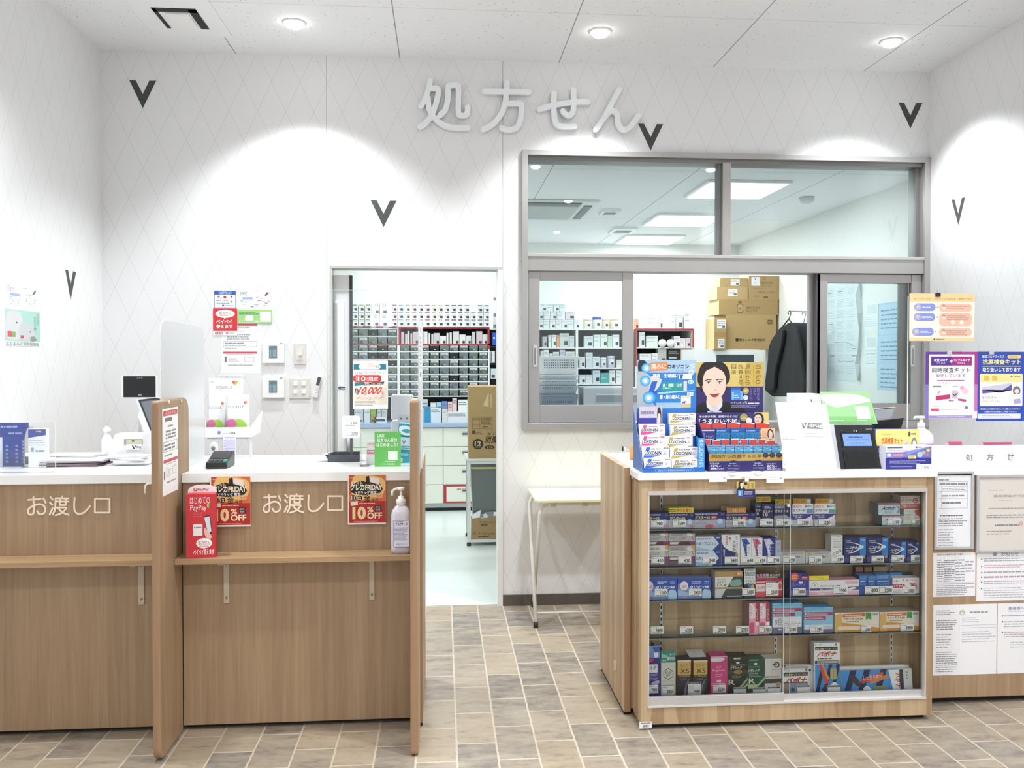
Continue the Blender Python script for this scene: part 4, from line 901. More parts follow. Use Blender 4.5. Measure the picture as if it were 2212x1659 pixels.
wall_item('payment_sticker','A2',(677,254,950,364),'a3d789',[('l',688,268,845,296,2,'5d9a58',.5),('s',[(740,305),(770,296),(798,306),(800,338),(770,344),(738,338)],'f2f8ef'),('rr',856,270,942,350,4,'f4f6f4'),('r',690,342,850,356,'d6eeca'),('l',694,345,840,354,1,'8ab57a',.5)],'light green card with white panel on the wall','card',th=.0045)
wall_item('notice_paper','A2',(545,365,862,762),'f6f6f7',[('r',676,366,834,383,'d0626c'),('t','関するお願い',676,388,782,404,'77797e',1),('l',675,424,735,438,1,'b4b6ba',.5),('l',592,446,798,496,3,'a8aab0',.5),('r',560,506,830,509,'9a9ca2'),('r',560,549,830,552,'9a9ca2'),('r',560,506,563,552,'9a9ca2'),('r',827,506,830,552,'9a9ca2'),('l',575,514,770,546,2,'8a8c92',.5),('l',575,556,690,566,1,'aaaaae',.5),('r',560,588,830,604,'cf5a66'),('l',585,607,800,614,1,'b4b4b8',.5),('r',573,628,588,672,'77797e'),('l',605,640,690,670,4,'b0b2b6',.4),('r',730,630,808,672,'b8babd'),('r',733,633,805,669,'f2f2f3'),('l',600,690,795,702,1,'9a9ca0',.5)],'white notice with two red bars below the red sticker','notice',th=.0004)
w = wall_item('wall_caption','A2',(522,776,730,797),'f7f7f7',[('t','女性の健康と美容をサポート',525,779,727,794,'b4b6b8',0)],'narrow white caption strip above the pouch display','sticker')
def thermo(y,label):
    x0,x1,z0,z1 = rectY('A2',(872,y,1046,y + 167),-0.02);t = thing('thermostat',((x0 + x1) / 2,0,z0),label,'thermostat','two wall thermostats')
    mb = MB();mb.box(x0,x1,-.022,-.0005,z0,z1,'f6f6f6');mb.build('housing',t,bevel=.003)
    a = rectY('A2',(925,y + 28,990,y + 126),-0.0225);mb = MB();mb.box(a[0],a[1],-.0232,-.0222,a[2],a[3],M('6f8790',.15))
    draw(Panel(mb,(925,y + 28,990,y + 126),(a[0],-.0232,a[3]),(a[1],-.0232,a[3]),(a[0],-.0232,a[2])),[('r',930,y + 60,985,y + 118,'8ba3aa'),('r',945,y + 40,955,y + 120,'5f777f')]);mb.build('screen',t)
    a = rectY('A2',(1012,y + 4,1032,y + 14),-0.0225);mb = MB();mb.box(a[0],a[1],-.0226,-.0222,a[2],a[3],'9a9ca0');mb.build('marking',t)
thermo(514,'upper white thermostat right of the notices on the wall');thermo(790,'lower white thermostat beside the four switch plate')
x0,x1,z0,z1 = rectY('A2',(1120,523,1220,688),-.008);t = thing('dimmer_switch',((x0 + x1) / 2,0,z0),'beige wall dimmer with one round white knob','switch')
mb = MB();mb.box(x0,x1,-.008,-.0004,z0,z1,'dcdad4');mb.build('plate',t,bevel=.002)
a = rectY('A2',(1145,560,1195,655),-.010);mb = MB();mb.box(a[0],a[1],-.011,-.0082,a[2],a[3],'e2e0da');mb.build('insert',t)
p = onY(*src('A2',1173,612),-.02);mb = MB();mb.lathe([(.009,.010),(.009,.022),(.007,.025),(0,.025)],(p.x,0,p.z),'f6f6f4',16,'Y');mb.build('knob',t)
x0,x1,z0,z1 = rectY('A2',(1088,800,1252,962),-.008);t = thing('switch_plate',((x0 + x1) / 2,0,z0),'beige wall plate with four white rocker switches','switch')
mb = MB();mb.box(x0,x1,-.008,-.0004,z0,z1,'dcdad4');mb.build('plate',t,bevel=.002)
for x in (1120,1186):
    for y in (830,894):
        a = rectY('A2',(x,y,x + 32,y + 30),-.012);mb = MB();mb.box(a[0],a[1],-.013,-.0082,a[2],a[3],'f7f7f5');mb.build('switch',t,bevel=.001)
x0,x1,z0,z1 = rectY('A2',(1268,785,1350,955),-.02);t = thing('remote_control',(x0,0,z0),'small white remote hanging tilted in a wall holder','remote')
X = Matrix.Translation(((x0 + x1) / 2,-.004,(z0 + z1) / 2)) @ Matrix.Rotation(math.radians(14),4,'Y')
h = (z1 - z0) / 2;mb = MB();mb.box(-.011,.011,-.016,0,-h * .55,h,'f2f2f2',X);mb.build('body',t,bevel=.003)
mb = MB();mb.box(-.010,.010,-.0168,-.0162,h * .15,h * .95,M('4a4c50',.2),X);mb.box(-.008,.008,-.0166,-.0161,-h * .35,h * .05,'e6d2d2',X);mb.build('keypad',t)
mb = MB();mb.box(-.015,.015,-.022,.0035,-h,-h * .6,'e6e7e7',X);mb.build('holder',t,bevel=.002)
# left wall
def wall_sheet_l(c,r,cmds,label,cat,name,col='f6f6f7'):
    xm,ym = (r[0] + r[2]) / 2,(r[1] + r[3]) / 2
    a,b = onX(*src(c,r[0],ym),XL),onX(*src(c,r[2],ym),XL);zt,zb = onX(*src(c,xm,r[1]),XL).z,onX(*src(c,xm,r[3]),XL).z
    sheet_x(name,XL + .0003,(a.y,zt),(b.y,zb),r,cmds,label,cat,col)
wall_sheet_l('A1',(33,198,268,332),[('l',36,201,66,207,1,'8a8d92',.7),('l',160,203,195,209,1,'8a8d92',.7),('t','NFC',52,212,100,238,'a4a8b4',2),('r',66,250,136,270,'9fb0dc'),('p',[(243,212),(258,212),(240,242),(225,242)],'606266')] + logos(40,275,145,330,10,4) + logos(160,250,265,328,14,6),'white sticker with small payment marks on the left side wall','sticker','payment_sticker')
wall_sheet_l('A1',(34,366,284,622),[('r',34,366,284,590,'a9d6cb'),('r',34,588,284,622,'e3e6e4'),('s',[(48,395),(145,392),(148,560),(46,562)],'d3d6d8'),('s',[(138,470),(228,465),(236,570),(140,572)],'c9cccf'),('p',[(50,520),(78,520),(78,560),(50,560)],'d8506a'),('p',[(78,520),(105,522),(104,560),(78,560)],'86a85a'),('p',[(140,545),(162,545),(162,568),(140,568)],'c84a66'),('s',[(212,556),(240,550),(256,578),(216,584)],'8a9092'),('c',113,457,6,'55585a'),('c',209,518,5,'55585a'),('t','エクエル正規取扱施設',40,594,276,618,'77797c',1),('t','女性の健康と',260,378,276,472,'77998f',0,2),('t','美容をサポート',238,402,254,520,'77998f',0,2)],'mint green square poster of white pouches on the left side wall','poster','supplement_poster')
# ================================================================ the glass display case
YD,CX0,CX1,CTOP = -1.786,0.795,2.020,1.040
CB = -1.642                                    # back of the case
case = thing('display_case',((CX0 + CX1) / 2,YD,0),'wooden display case with sliding glass doors full of medicine boxes','display case')
def part(name,parent,*boxes,bevel=0.0,**kw):
    mb = MB()
    for b in boxes: mb.box(*b[:6],b[6] if len(b) > 6 else M('ffffff'),**kw)
    return mb.build(name,parent,bevel=bevel)
st = 0.027
zTop,zBase = 1.0115,onY(1700,1519,YD).z
part('side_panel',case,(CX0,CX0 + st,YD,CB,0.022,zTop,WOOD_P));part('side_panel',case,(CX1 - st,CX1,YD,CB,0.022,zTop,WOOD_P))
zh0,zh1 = onY(1700,1066,YD).z,onY(1700,1057,YD).z
part('top_rail',case,(CX0 + st,CX1 - st,YD + .001,CB,zh1 + .0005,zTop,WOOD_P));part('base_panel',case,(CX0 + st,CX1 - st,YD + .001,CB,0.022,zBase,WOOD_P))
part('back_panel',case,(CX0 + st,CX1 - st,CB - .012,CB,zBase + .0005,zh1,WOOD_P));part('plinth',case,(CX0 + .02,CX1 - .02,YD + .03,CB - .01,0,.0215,M('1b1816')))
part('head_track',case,(CX0 + st,CX1 - st,YD - .003,YD + .035,zh0,zh1,M('c9c3bf',.35,.3)))
part('sill_track',case,(CX0 + st,CX1 - st,YD - .004,YD + .035,zBase + .0002,zBase + .008,M('e0dcd8',.4,.2)))
part('edge_trim',case,(CX0 + st,CX0 + st + .006,YD - .001,YD + .03,zBase + .009,zh0,M('d8d4d0',.4,.3)));part('edge_trim',case,(CX1 - st - .006,CX1 - st,YD - .001,YD + .03,zBase + .009,zh0,M('d8d4d0',.4,.3)))
sx = [onY(x,1250,CB - .013).x for x in (1428,1676,1926)]
for x in sx:
    m_ = MB();m_.box(x - .0065,x + .0065,CB - .0145,CB - .0122,zBase + .1,zh0 - .01,M('cfcac4',.4,.4));z = zBase + .11
    while z < zh0 - .03: m_.box(x - .0025,x + .0025,CB - .0149,CB - .0146,z,z + .014,M('1c1a19'));z += .025
    m_.build('slotted_strip',case)
YS,YI = -1.752,-1.735
SH = [onY(1700,y,YS).z for y in (1139.5,1220.5,1291,1372)]
DECK = zBase + .012
SHG = glass_mat('shelf_glass',(.965,.985,.975),.25)
for z in SH:
    o = part('glass_shelf',case,(CX0 + st + .001,CX1 - st - .001,YS,CB - .016,z - .005,z - .0002,SHG))
    part('front_edge',o,(CX0 + st + .001,CX1 - st - .001,YS - .0012,YS - .0001,z - .005,z - .0002,M('76807c',.2)))
    for x in sx: part('bracket',o,(x - .002,x + .002,YS + .045,CB - .016,z - .011,z - .0055,M('b9b9b8',.4,.4)),(x - .003,x + .003,YS + .039,YS + .0445,z - .015,z - .0055,M('ececea',.4)))
part('lip',case,(CX0 + st + .002,onY(1612,1360,YI).x,YI + .0005,YI + .002,SH[3],SH[3] + .026,ACRYLIC))
part('deck',case,(CX0 + st + .001,CX1 - st - .001,YD + .04,CB - .016,zBase + .001,DECK - .0003,WOOD_P))
# sliding doors: glass on an aluminium bottom rail
xm0,xm1 = onY(1691,1500,YD).x,onY(1689,1500,YD).x
def door(x0,x1,y,zr0,zr1,lock):
    t = part('sliding_door',case,(x0,x1,y,y + .003,zr1 - .01,zh0 + .004,CASE_GLASS))
    part('bottom_rail',t,(x0,x1,y - .006,y + .008,zr0,zr1,M('cfcfd1',.32,.5)),bevel=.001)
    part('glass_edge',t,(lock,lock + .0016,y - .0003,y + .0033,zr1,zh0,M('dfe8e6',.15)))
    return t
dl = door(CX0 + st + .004,xm0 + .004,YD + .004,onY(1550,1523,YD).z,onY(1550,1501,YD).z,xm0 + .0024)
dr = door(onY(1711,1200,YD).x - .002 - .028,CX1 - st - .004,YD + .020,onY(1850,1517,YD + .02).z,onY(1850,1493,YD + .02).z,onY(1711,1200,YD).x)
p = onY(*src('C2',140,445),YD);mb = MB();mb.lathe([(.007,-.004),(.008,0),(.008,.004),(.005,.008),(0,.009)],(p.x,YD + .001,p.z),M('d9d9da',.2,.8),18,'Y');mb.build('lock',dl)
mb = MB();mb.box(CX0 - .016,CX1 + .010,YD - .014,CB,1.012,CTOP,M('f8f8f7',.25));tag(mb.build('worktop',bevel=.002),'white top of the glass display case','worktop')
x0,x1,z0,z1 = rectY('C5',(135,1258,303,1348),YD - .001);mb = MB();mb.box(x0,x1,YD - .0012,YD - .0003,z0,z1,'f2f1ef')
draw(Panel(mb,(135,1258,303,1348),(x0,YD - .0012,z1),(x1,YD - .0012,z1),(x0,YD - .0012,z0)),[('l',150,1268,290,1285,1,'77757a',.7)] + [('r',182 + i * 8,1300,182 + i * 8 + 3 + (i * 3) % 4,1333,'333236') for i in range(10)])
tag(mb.build('asset_sticker'),'small white barcode sticker at the lower corner of the display case','sticker')

# ---------------------------------------------------------------- medicine boxes in the case
GRP = ['boxes on the top glass shelf','boxes on the second glass shelf','boxes on the third glass shelf','boxes on the fourth glass shelf','boxes on the case floor']
LV = SH + [DECK]
INX = (CX0 + st + .002,CX1 - st - .002)
def med(lv,c,r,col,cmds,label,depth=.055,zb=None,Y=YI,name='medicine_box',**kw):
    return item(name,c,r,Y,depth,col,cmds,label,'box',GRP[lv],zb=(LV[lv] if zb is None else zb) + .0004,clampx=INX,**kw)
def gas(x0,y0,x1,y1,red=False,extra=()):
    """navy stomach medicine print in C1 space"""
    w = x1 - x0;f = lambda a: x0 + w * a;h = y1 - y0;g = lambda a: y0 + h * a
    q = [('r',x0,g(.47),x1,y1,'b9b6c6'),('l',f(.03),g(.06),f(.76),g(.17),1,'b9b8dc',.7),('t','ガスター10',f(.03),g(.22),f(.5 if red else .64),g(.44),'ece6b4',2),('c',f(.84),g(.66),w * .13,'8fb2dc',h * .26),('c',f(.83),g(.60),w * .09,'c9dcf0',h * .16),('l',f(.04),g(.56),f(.4),g(.78),2,'8d8a9a',.4),('r',f(.86),g(.06),f(.97),g(.2),'5b58a6')]
    if red: q += [('r',f(.55),g(.24),f(.73),g(.43),'d8505a'),('l',f(.57),g(.28),f(.71),g(.39),1,'f4d6d8',.5)]
    return q + list(extra)
pk = ('s',[(430,765),(470,755),(495,775),(490,802),(440,802)],'d58a96')
med(0,'C1',(182,592,500,806),'2c2a63',gas(120,592,500,806,extra=[pk]),'navy box with grey lower half and orb, at the left end of the top shelf')
med(0,'C1',(505,592,862,806),'2c2a63',gas(505,592,862,806,extra=[('s',[(800,770),(835,760),(856,780),(850,802),(805,802)],'d58a96')]),'navy box carrying the yellow tag, second on the top shelf')
med(0,'C1',(868,580,1316,806),'2c2a63',gas(868,580,1316,806,True,[('s',[(1035,770),(1090,755),(1150,770),(1130,802),(1040,802)],'d0667c')]),'wide navy box with pink tablet and no price card, top shelf')
med(0,'C1',(1322,592,1755,806),'2c2a63',gas(1322,592,1755,806,True),'wide navy box under the orange tag, top shelf')
def flag(c,r,txt,cf,ct,label,Y=YI + .004,col='e6cf3f'):
    return item('shelf_tag',c,r,Y,.001,col,[('t',txt,r[0] + (r[2] - r[0]) * .3,r[1] + (r[3] - r[1]) * .12,r[2] - (r[2] - r[0]) * .08,r[3] - (r[3] - r[1]) * .22,ct,2),('l',r[0] + 6,r[1] + 14,r[0] + (r[2] - r[0]) * .28,r[3] - 16,2,cf,.5)],label,'tag')
def onbox(o,*b): return o
flag('C1',(500,515,860,594),'1秒でも速く！','55552a','c8452a','yellow tag with red lettering standing behind a navy box');flag('C1',(440,488,785,580),'　','8a9a3a','a8a832','olive tag half hidden behind the yellow lettered tag',YI + .04,'a7ad3c')
flag('C1',(1340,515,1622,594),'胃痛・もたれ','d89a5a','f2d8a0','orange tag standing behind the fourth navy box',col='dd9440');flag('C1',(1256,490,1532,560),'　','b8a89a','b8a89a','faded tan tag behind the orange tag',YI + .04,'b59a84')
V10 = lambda x0,y0,x1,y1: [('l',x0 + (x1 - x0) * .2,y0 + (y1 - y0) * .08,x1 - (x1 - x0) * .2,y0 + (y1 - y0) * .2,2,'b9b8dc',.5),('t','ガスター',x0 + (x1 - x0) * .08,y0 + (y1 - y0) * .26,x1 - (x1 - x0) * .1,y0 + (y1 - y0) * .38,'ece6b4',2),('t','10',x0 + (x1 - x0) * .08,y0 + (y1 - y0) * .4,x0 + (x1 - x0) * .5,y0 + (y1 - y0) * .53,'ece6b4',1),('p',[(x0,y0 + (y1 - y0) * .62),(x1 - (x1 - x0) * .35,y0 + (y1 - y0) * .6),(x1,y0 + (y1 - y0) * .7),(x1,y1),(x0,y1)],'a3a2b0')]
med(0,'C1',(1752,440,1850,806),'2c2a63',V10(1752,440,1850,806),'narrow navy box set back behind the 980 card on the right',Y=YI + .012)
med(0,'C1',(1852,462,2016,806),'2c2a63',V10(1852,462,2016,806),'upright navy box under the first small yellow tag');med(0,'C1',(2026,470,2290,806),'2c2a63',[('l',2040,480,2180,530,2,'b9b8dc',.5),('t','ガスター10',2036,545,2230,590,'ece6b4',2),('p',[(2026,640),(2200,630),(2290,700),(2290,806),(2026,806)],'a3a2b0'),('c',2255,740,40,'c9dcf0')],'upright navy box beside the round door lock')
flag('C1',(1765,355,1972,432),'空腹時','6a5a20','c87a2a','small yellow tag above the first upright navy box',YI + .018);flag('C1',(1985,352,2195,420),'　','9aa05a','9aa05a','dull olive tag behind the two upright navy boxes',YI + .04,'8f9248');flag('C1',(2042,392,2260,470),'空腹時','6a5a20','c87a2a','small yellow tag above the second upright navy box')
for x,col,lab in ((195,'6f9ac8','white and violet box with a blue square, top shelf centre'),(490,'5fb0a8','white and violet box with a teal square, top shelf centre')):
    w = 275;med(0,'C2',(x,425,x + w,722),'f0f0f2',[('t','胃部の',x + 8,436,x + 120,474,'d88088',1),('t','胸やけ',x + 165,438,x + w - 8,474,'3a3864',1),('t','ガスター10',x + 6,486,x + 170,526,'37356e',2),('r',x + 185,490,x + w - 4,545,col),('r',x,554,x + w,632,'3e389a'),('t','胃痛に速く',x + 10,566,x + 140,588,'d9cf8a',1),('l',x + 40,592,x + 140,616,1,'b9b4dc',.5),('s',[(x + 150,640),(x + 235,590),(x + 260,570),(x + 262,630),(x + 220,670)],'f2dfe0'),('r',x,632,x + w,722,'d8d6dc'),('l',x + 6,640,x + 60,700,3,'a4a2ac',.4)],lab)
    item('shelf_tag','C2',(x + 10,350,x + 245,425),YI + .002,.001,'dba83c',[('t','胃痛もたれ',x + 16,362,x + 165,412,'c87a2c',2),('c',x + 215,385,30,'c2d6ea'),('c',x + 218,380,18,'e4eef6')],'gold tag with a glass orb above the box with %s square' % ('blue' if x < 400 else 'teal'),'tag')
ACT = lambda x0,y0,x1,y1: [('r',x0,y0,x1,y0 + (y1 - y0) * .12,'c04a52'),('t','Activir',x0 + (x1 - x0) * .18,y0 + (y1 - y0) * .24,x0 + (x1 - x0) * .8,y0 + (y1 - y0) * .58,'2f4656',2,0,.15),('l',x0 + (x1 - x0) * .3,y0 + (y1 - y0) * .62,x0 + (x1 - x0) * .75,y0 + (y1 - y0) * .9,3,'86a0b2',.4),('s',[(x1 - 55,y0 + 30),(x1 - 8,y0 + 50),(x1 - 12,y1 - 20),(x1 - 40,y1 - 30),(x1 - 22,y0 + 70)],'7f97a8')]
zA = onY(*src('C2',1500,566),YI).z
med(0,'C2',(1385,572,1672,722),'c9d9e4',ACT(1385,572,1672,722),'pale blue ointment box with red top edge, lower of two',.068,side='8fa0ac');med(0,'C2',(1336,415,1620,564),'c3d4e0',ACT(1336,415,1620,564),'pale blue ointment box with red top edge, upper of two',.068,zb=zA,side='8797a4')
med(0,'C2',(1676,488,1946,722),'d9d6cf',[('t','アラセナS',1690,505,1840,545,'3f9a78',1),('l',1690,555,1830,600,2,'a4a49a',.4),('p',[(1850,510),(1946,490),(1946,600),(1880,570)],'c85a50'),('l',1690,612,1800,650,2,'8fae9e',.5)],'white and green cream box with red corner, right end of the top shelf',.066);med(0,'C2',(1630,312,1916,484),'d9c9bd',[('t','クセになる',1640,325,1750,350,'4a4038',1),('t','またヘルペス',1640,355,1790,385,'4a4038',1),('t','できちゃった',1640,388,1785,412,'4a4038',1),('c',1848,378,40,'b85058',34),('c',1848,378,28,'d9c9bd',20),('r',1815,374,1882,382,'b85058'),('r',1630,425,1916,484,'b0585a'),('t','口唇ヘルペスに',1645,435,1890,470,'e8c8c4',1)],'dull red and cream box with a lips emblem, on the cream box',.066,zb=onY(*src('C2',1780,486),YI).z)
# second shelf
def loxy(x0,y0,x1,y1,xt,br):
    h = y1 - y0;g = lambda a: y0 + h * a
    return [('r',x0,y0,x1,g(.36),'b3afae' if not br else 'e9e5e2'),('l',x0 + 20,g(.1),xt - 90,g(.3),2,'8a8684',.5),('c',xt - 70,g(.2),50,'dfe1e6',h * .16),('c',xt - 12,g(.12),46,'e0a94c',h * .16),('t','ナロンLOXY',max(x0,520) if x0 > 400 else x0 + 4,g(.42),xt - 130,g(.62),'55525a',0),('p',[(xt - 55,g(.36)),(xt - 40,g(.36)),(xt - 25,g(.6)),(xt - 20,g(.36)),(xt - 8,g(.36)),(xt - 22,g(.7))],'77747c'),('r',x0,g(.72),x1,y1,'57253f'),('p',[(x0 + 8,g(.76)),(x0 + 150,g(.76)),(x0 + 120,g(.92)),(x0 + 8,g(.92))],'d8d4d4'),('p',[(xt - 90,g(.72)),(xt,g(.72)),(xt,y1),(xt - 60,y1)],'8d3f6f')]
for x0,x1,nm in ((182,497,'left end'),(508,880,'second pile')):
    zz = onY(*src('C1',(x0 + x1) / 2,1061),YI).z
    med(1,'C1',(x0,1063,x1,1342),'cfcbc9',loxy(x0,1063,x1,1270,x1,x0 < 400) + [('r',x0,1270,x1,1342,'6a5a66')],'silver and maroon painkiller box, lower one of the %s on the second shelf' % nm)
    med(1,'C1',(x0,886,x1,1060),'bdb9b8',loxy(x0,855,x1,1060,x1,False),'silver and maroon painkiller box, upper one of the %s on the second shelf' % nm,zb=zz)
for y0,y1,lab in ((1140,1342,'lower'),(934,1137,'upper')):
    med(1,'C1',(888,y0,1256,y1),'cfe0f2',[('p',[(1145,y0),(1256,y0),(1256,y1),(1130,y1),(1228,(y0 + y1) / 2)],'27408f'),('l',900,y0 + 15,1100,y0 + 45,1,'b87a90',.6),('t','ロキソプロフェン',900,y0 + 75,1188,y0 + 125,'22264e',1),('p',[(888,y1 - 60),(1080,y1 - 20),(1080,y1),(888,y1)],'9fc0e2'),('l',1185,y0 + 12,1250,y0 + 28,1,'dfe6f4',.7)],'white box with blue arrow point, %s of two on the second shelf' % lab,zb=None if lab == 'lower' else onY(*src('C1',1070,1138),YI).z)
med(1,'C1',(1266,906,1530,1342),'f0eff2',[('p',[(1266,1010),(1300,1080),(1370,1130),(1440,1150),(1500,1175),(1500,1342),(1266,1342)],'2a2f72'),('t','鎮痛消炎',1322,915,1355,1060,'c8404c',1,2),('t','テープ',1368,910,1398,1010,'c8404c',1,2),('t','ロキソプロフェン',1465,930,1500,1160,'444260',1,1),('t','外用剤',1425,990,1455,1140,'55536a',1,1),('t','ZERO',1290,1110,1312,1220,'d4d8ee',2,1),('c',1485,1190,22,'c89a4a')],'white, red and navy upright patch box on the second shelf')
for x0,x1,ca,cb,lab in ((1540,1696,'2f62bc','f1f1f4','white upright gel box with a blue stripe'),(1700,1856,'d86a94','f3eef2','white upright gel box with a pink stripe'),(1862,2040,'c9c9dc','2f2f86','navy upright gel box with a silver stripe')):
    w = x1 - x0;lc = '2b2f6e' if cb != '2f2f86' else 'e6e6f4'
    med(1,'C1',(x0,955,x1,1342),cb,[('p',[(x0 + 6,970),(x0 + w * .55,960),(x0 + w * .9,1040),(x0 + w * .5,1050)],ca),('p',[(x0 + w * .1,985),(x0 + w * .4,1000),(x0 + w * .62,1215),(x0 + w * .5,1215)],ca),('t','LOXONIN',x0 + w * .38,985,x0 + w * .62,1215,lc,2,1),('l',x0 + w * .68,1080,x0 + w * .9,1200,5,'8a8aa4',.4)],lab + ' on the second shelf')
med(1,'C1',(2045,985,2125,1342),'b9c6dc',[('t','ゲル',2060,1010,2110,1180,'8796ba',1,2)],'greyish blue narrow gel box at the door edge on the second shelf')
for x0,x1,lab in ((45,362,'left'),(370,706,'right')): med(1,'C2',(x0,1055,x1,1228),'c9c9ca',[('r',x0 + 20,1066,x0 + 80,1100,'c2ac60'),('l',x0 + 100,1070,x0 + 230,1092,1,'a48a94',.5),('t','IN',x1 - 125,1112,x1 - 72,1150,'40404e',2),('t','S',x1 - 60,1112,x1 - 35,1150,'b0aeb4',1),('l',x1 - 230,1068,x1 - 15,1090,1,'c8909a',.6),('p',[(x0 + 15,1228),(x0 + 70,1110),(x0 + 90,1110),(x0 + 60,1228)],'9f9d9c')],'low silver box with gold mark, %s one of the pair on the second shelf' % lab)
med(1,'C2',(710,838,860,1228),'f1f0ec',[('l',724,850,845,866,1,'9a9a92',.6),('t','フルナーゼ',722,876,850,906,'55585a',0),('l',725,920,845,1020,5,'b0a09a',.4)] + [q for x,y,r in ((745,1098,16),(787,1080,18),(825,1058,20)) for q in (('c',x,y,r,'55566a' if x < 800 else '3a4a9a'),('c',x,y,r * .62,'f1f0ec'))] + [('l',720,1115,850,1200,5,'b8b8b0',.4)],'tall white nasal spray box with three rings on the second shelf')
for i,(x0,x1,y0,lab) in enumerate(((876,1172,872,'larger navy patch box, left one of the big pair'),(1181,1468,872,'larger navy patch box, right one of the big pair'),(1478,1706,925,'smaller navy patch box, left one of the small pair'),(1713,1952,925,'smaller navy patch box at the right end of the second shelf'))):
    w = x1 - x0;h = 1228 - y0;g = lambda a: y0 + h * a;f = lambda a: x0 + w * a
    med(1,'C2',(x0,y0,x1,1228),'22296a',[('r',f(.72),y0,x1,g(.72),'2f86d4' if i < 3 else '2f62a4'),('t','7日' if i % 2 == 0 else '14日',f(.77),g(.05),f(.93),g(.14),'dfeaf6',0),('s',[(f(.1),g(.17)),(f(.5),g(.2)),(f(.82),g(.36)),(f(.5),g(.58)),(f(.15),g(.62)),(f(.45),g(.55)),(f(.73),g(.37)),(f(.45),g(.22))],'e9eef8'),('c',f(.82),g(.37),w * .07,'dcecfa'),('l',f(.1),g(.09),f(.46),g(.15),1,'b9c4e4',.7),('t','ニコチネル',f(.1),g(.33),f(.74),g(.45),'ffffff',2,0,.1),('t','パッチ',f(.1),g(.47),f(.4),g(.57),'ffffff',2,0,.1),('r',f(.84),g(.72),f(.95),g(.84),'b99a52'),('r',x0,g(.78),f(.25),g(.98),'4a4f8a')],lab,.068,top='3a3f72')
# third shelf
for x0,x1,lab in ((182,620,'left one at the shelf end'),(630,1113,'right one of the pair')):
    xr = x1;xl = x1 - 483
    med(2,'C3',(x0,262,x1,536),'2f4fae',[('p',[(max(x0,xl),330),(x1,480),(x1,536),(max(x0,xl),536)],'6f94d2'),('p',[(max(x0,xl),400),(x0 + 260,500),(max(x0,xl),500)],'a4bfe6'),('l',xl + 200,300,xl + 340,340,2,'c4d2f2',.5),('c',max(xl + 95,x0 + 45) if x0 < 400 else xl + 92,362,58 if x0 > 400 else 44,'f4e6ec',62),('t','アレルギー',xl + (48 if x0 > 400 else 70),345,xl + 140,362,'d8566a',1),('t','専用',xl + 68,368,xl + 125,390,'d8566a',1),('t','タリオンAR',xl + 175,360,x1 - 24,404,'ffffff',2),('s',[(x1 - 110,420),(x1 - 20,430),(x1 - 10,530),(x1 - 120,530)],'b4d4f2'),('r',xl + 85,495,xl + 130,520,'d8808c'),('l',x1 - 100,300,x1 - 30,340,2,'9fc0e6',.5)],'royal blue allergy box with white circle, %s, third shelf' % lab,top='8fa0d8')
med(2,'C3',(1172,165,1568,536),'e6e4e2',[('r',1172,165,1568,238,'b9935a'),('r',1460,172,1555,225,'cf7434'),('t','解熱',1490,178,1552,218,'f0d8a8',2),('p',[(1440,238),(1568,238),(1568,536),(1250,536)],'44464c'),('l',1200,258,1330,282,1,'a8a6a4',.6),('t','コルゲン',1196,285,1335,322,'2f3034',1),('t','LX',1198,330,1290,372,'b0925a',2),('t','錠',1298,340,1335,372,'4a4844',1),('s',[(1400,300),(1530,280),(1545,360),(1400,370)],'7fae98'),('r',1172,385,1568,412,'a99a7a'),('p',[(1172,420),(1320,420),(1260,536),(1172,536)],'d4d2d6'),('l',1345,505,1560,525,1,'e4e4e4',.6)],'gold, white and black cold tablet box on the third shelf')
med(2,'C3',(1592,122,1754,536),'20242c',[('r',1592,122,1754,350,'dfe4e6'),('l',1605,135,1740,155,1,'8a8f92',.6),('t','Nasivin',1606,160,1748,205,'44484c',1),('r',1606,208,1748,226,'77828a'),('l',1606,235,1740,280,2,'9aa0a2',.4),('t','ナシビン',1606,286,1748,318,'22262a',2),('l',1620,322,1740,342,1,'55595c',.6),('p',[(1640,358),(1690,358),(1670,405)],'4a90d0'),('c',1712,382,26,'d8a860'),('r',1592,405,1754,536,'3a3e46')],'black and white upright nasal spray box on the third shelf')
med(2,'C3',(1758,266,2140,510),'c8344a',[('l',1768,275,1960,300,1,'7a2436',.6),('l',1772,300,1900,322,1,'f4c8ce',.6),('r',1758,340,1905,435,'f0dfe0'),('t','バップフォー',1772,370,1960,408,'22242a',2),('c',2115,370,40,'f2d8dc',60),('c',2112,372,26,'d84a5c',44),('r',1758,440,1905,510,'d4566a')],'red and pink box with a heart shaped mark on the third shelf')
item('shelf_tag','C3',(1764,188,2210,268),YI - .002,.001,'2a2430',[('t','女性用薬',1770,195,1950,240,'e6a8c4',2),('t','はじめて',1965,200,2115,238,'d4d89a',2),('l',1775,246,2190,262,1,'c8b8c8',.6)],'dark topper with pink lettering above the red and pink box','tag')
med(2,'C4',(160,185,412,475),'3d46a0',[('r',318,190,404,215,'2c2a58'),('r',318,215,404,262,'c44a5c'),('l',325,225,398,240,1,'f0d0d4',.6),('rr',280,284,335,310,10,'f0e4f0'),('t','ルナルナ',190,312,370,348,'8f7fd0',1),('p',[(190,300),(215,275),(215,340)],'6a6ac4'),('r',170,400,412,475,'6a72b8')],'violet blue box with round orange sticker on the third shelf')
item('round_sticker','C4',(172,170,276,280),YI - .0022,.0008,'3d46a0',[('c',224,225,52,'e2622c',55),('l',188,200,260,250,3,'f4d8a8',.5)],'orange round sticker on the violet blue box','sticker')
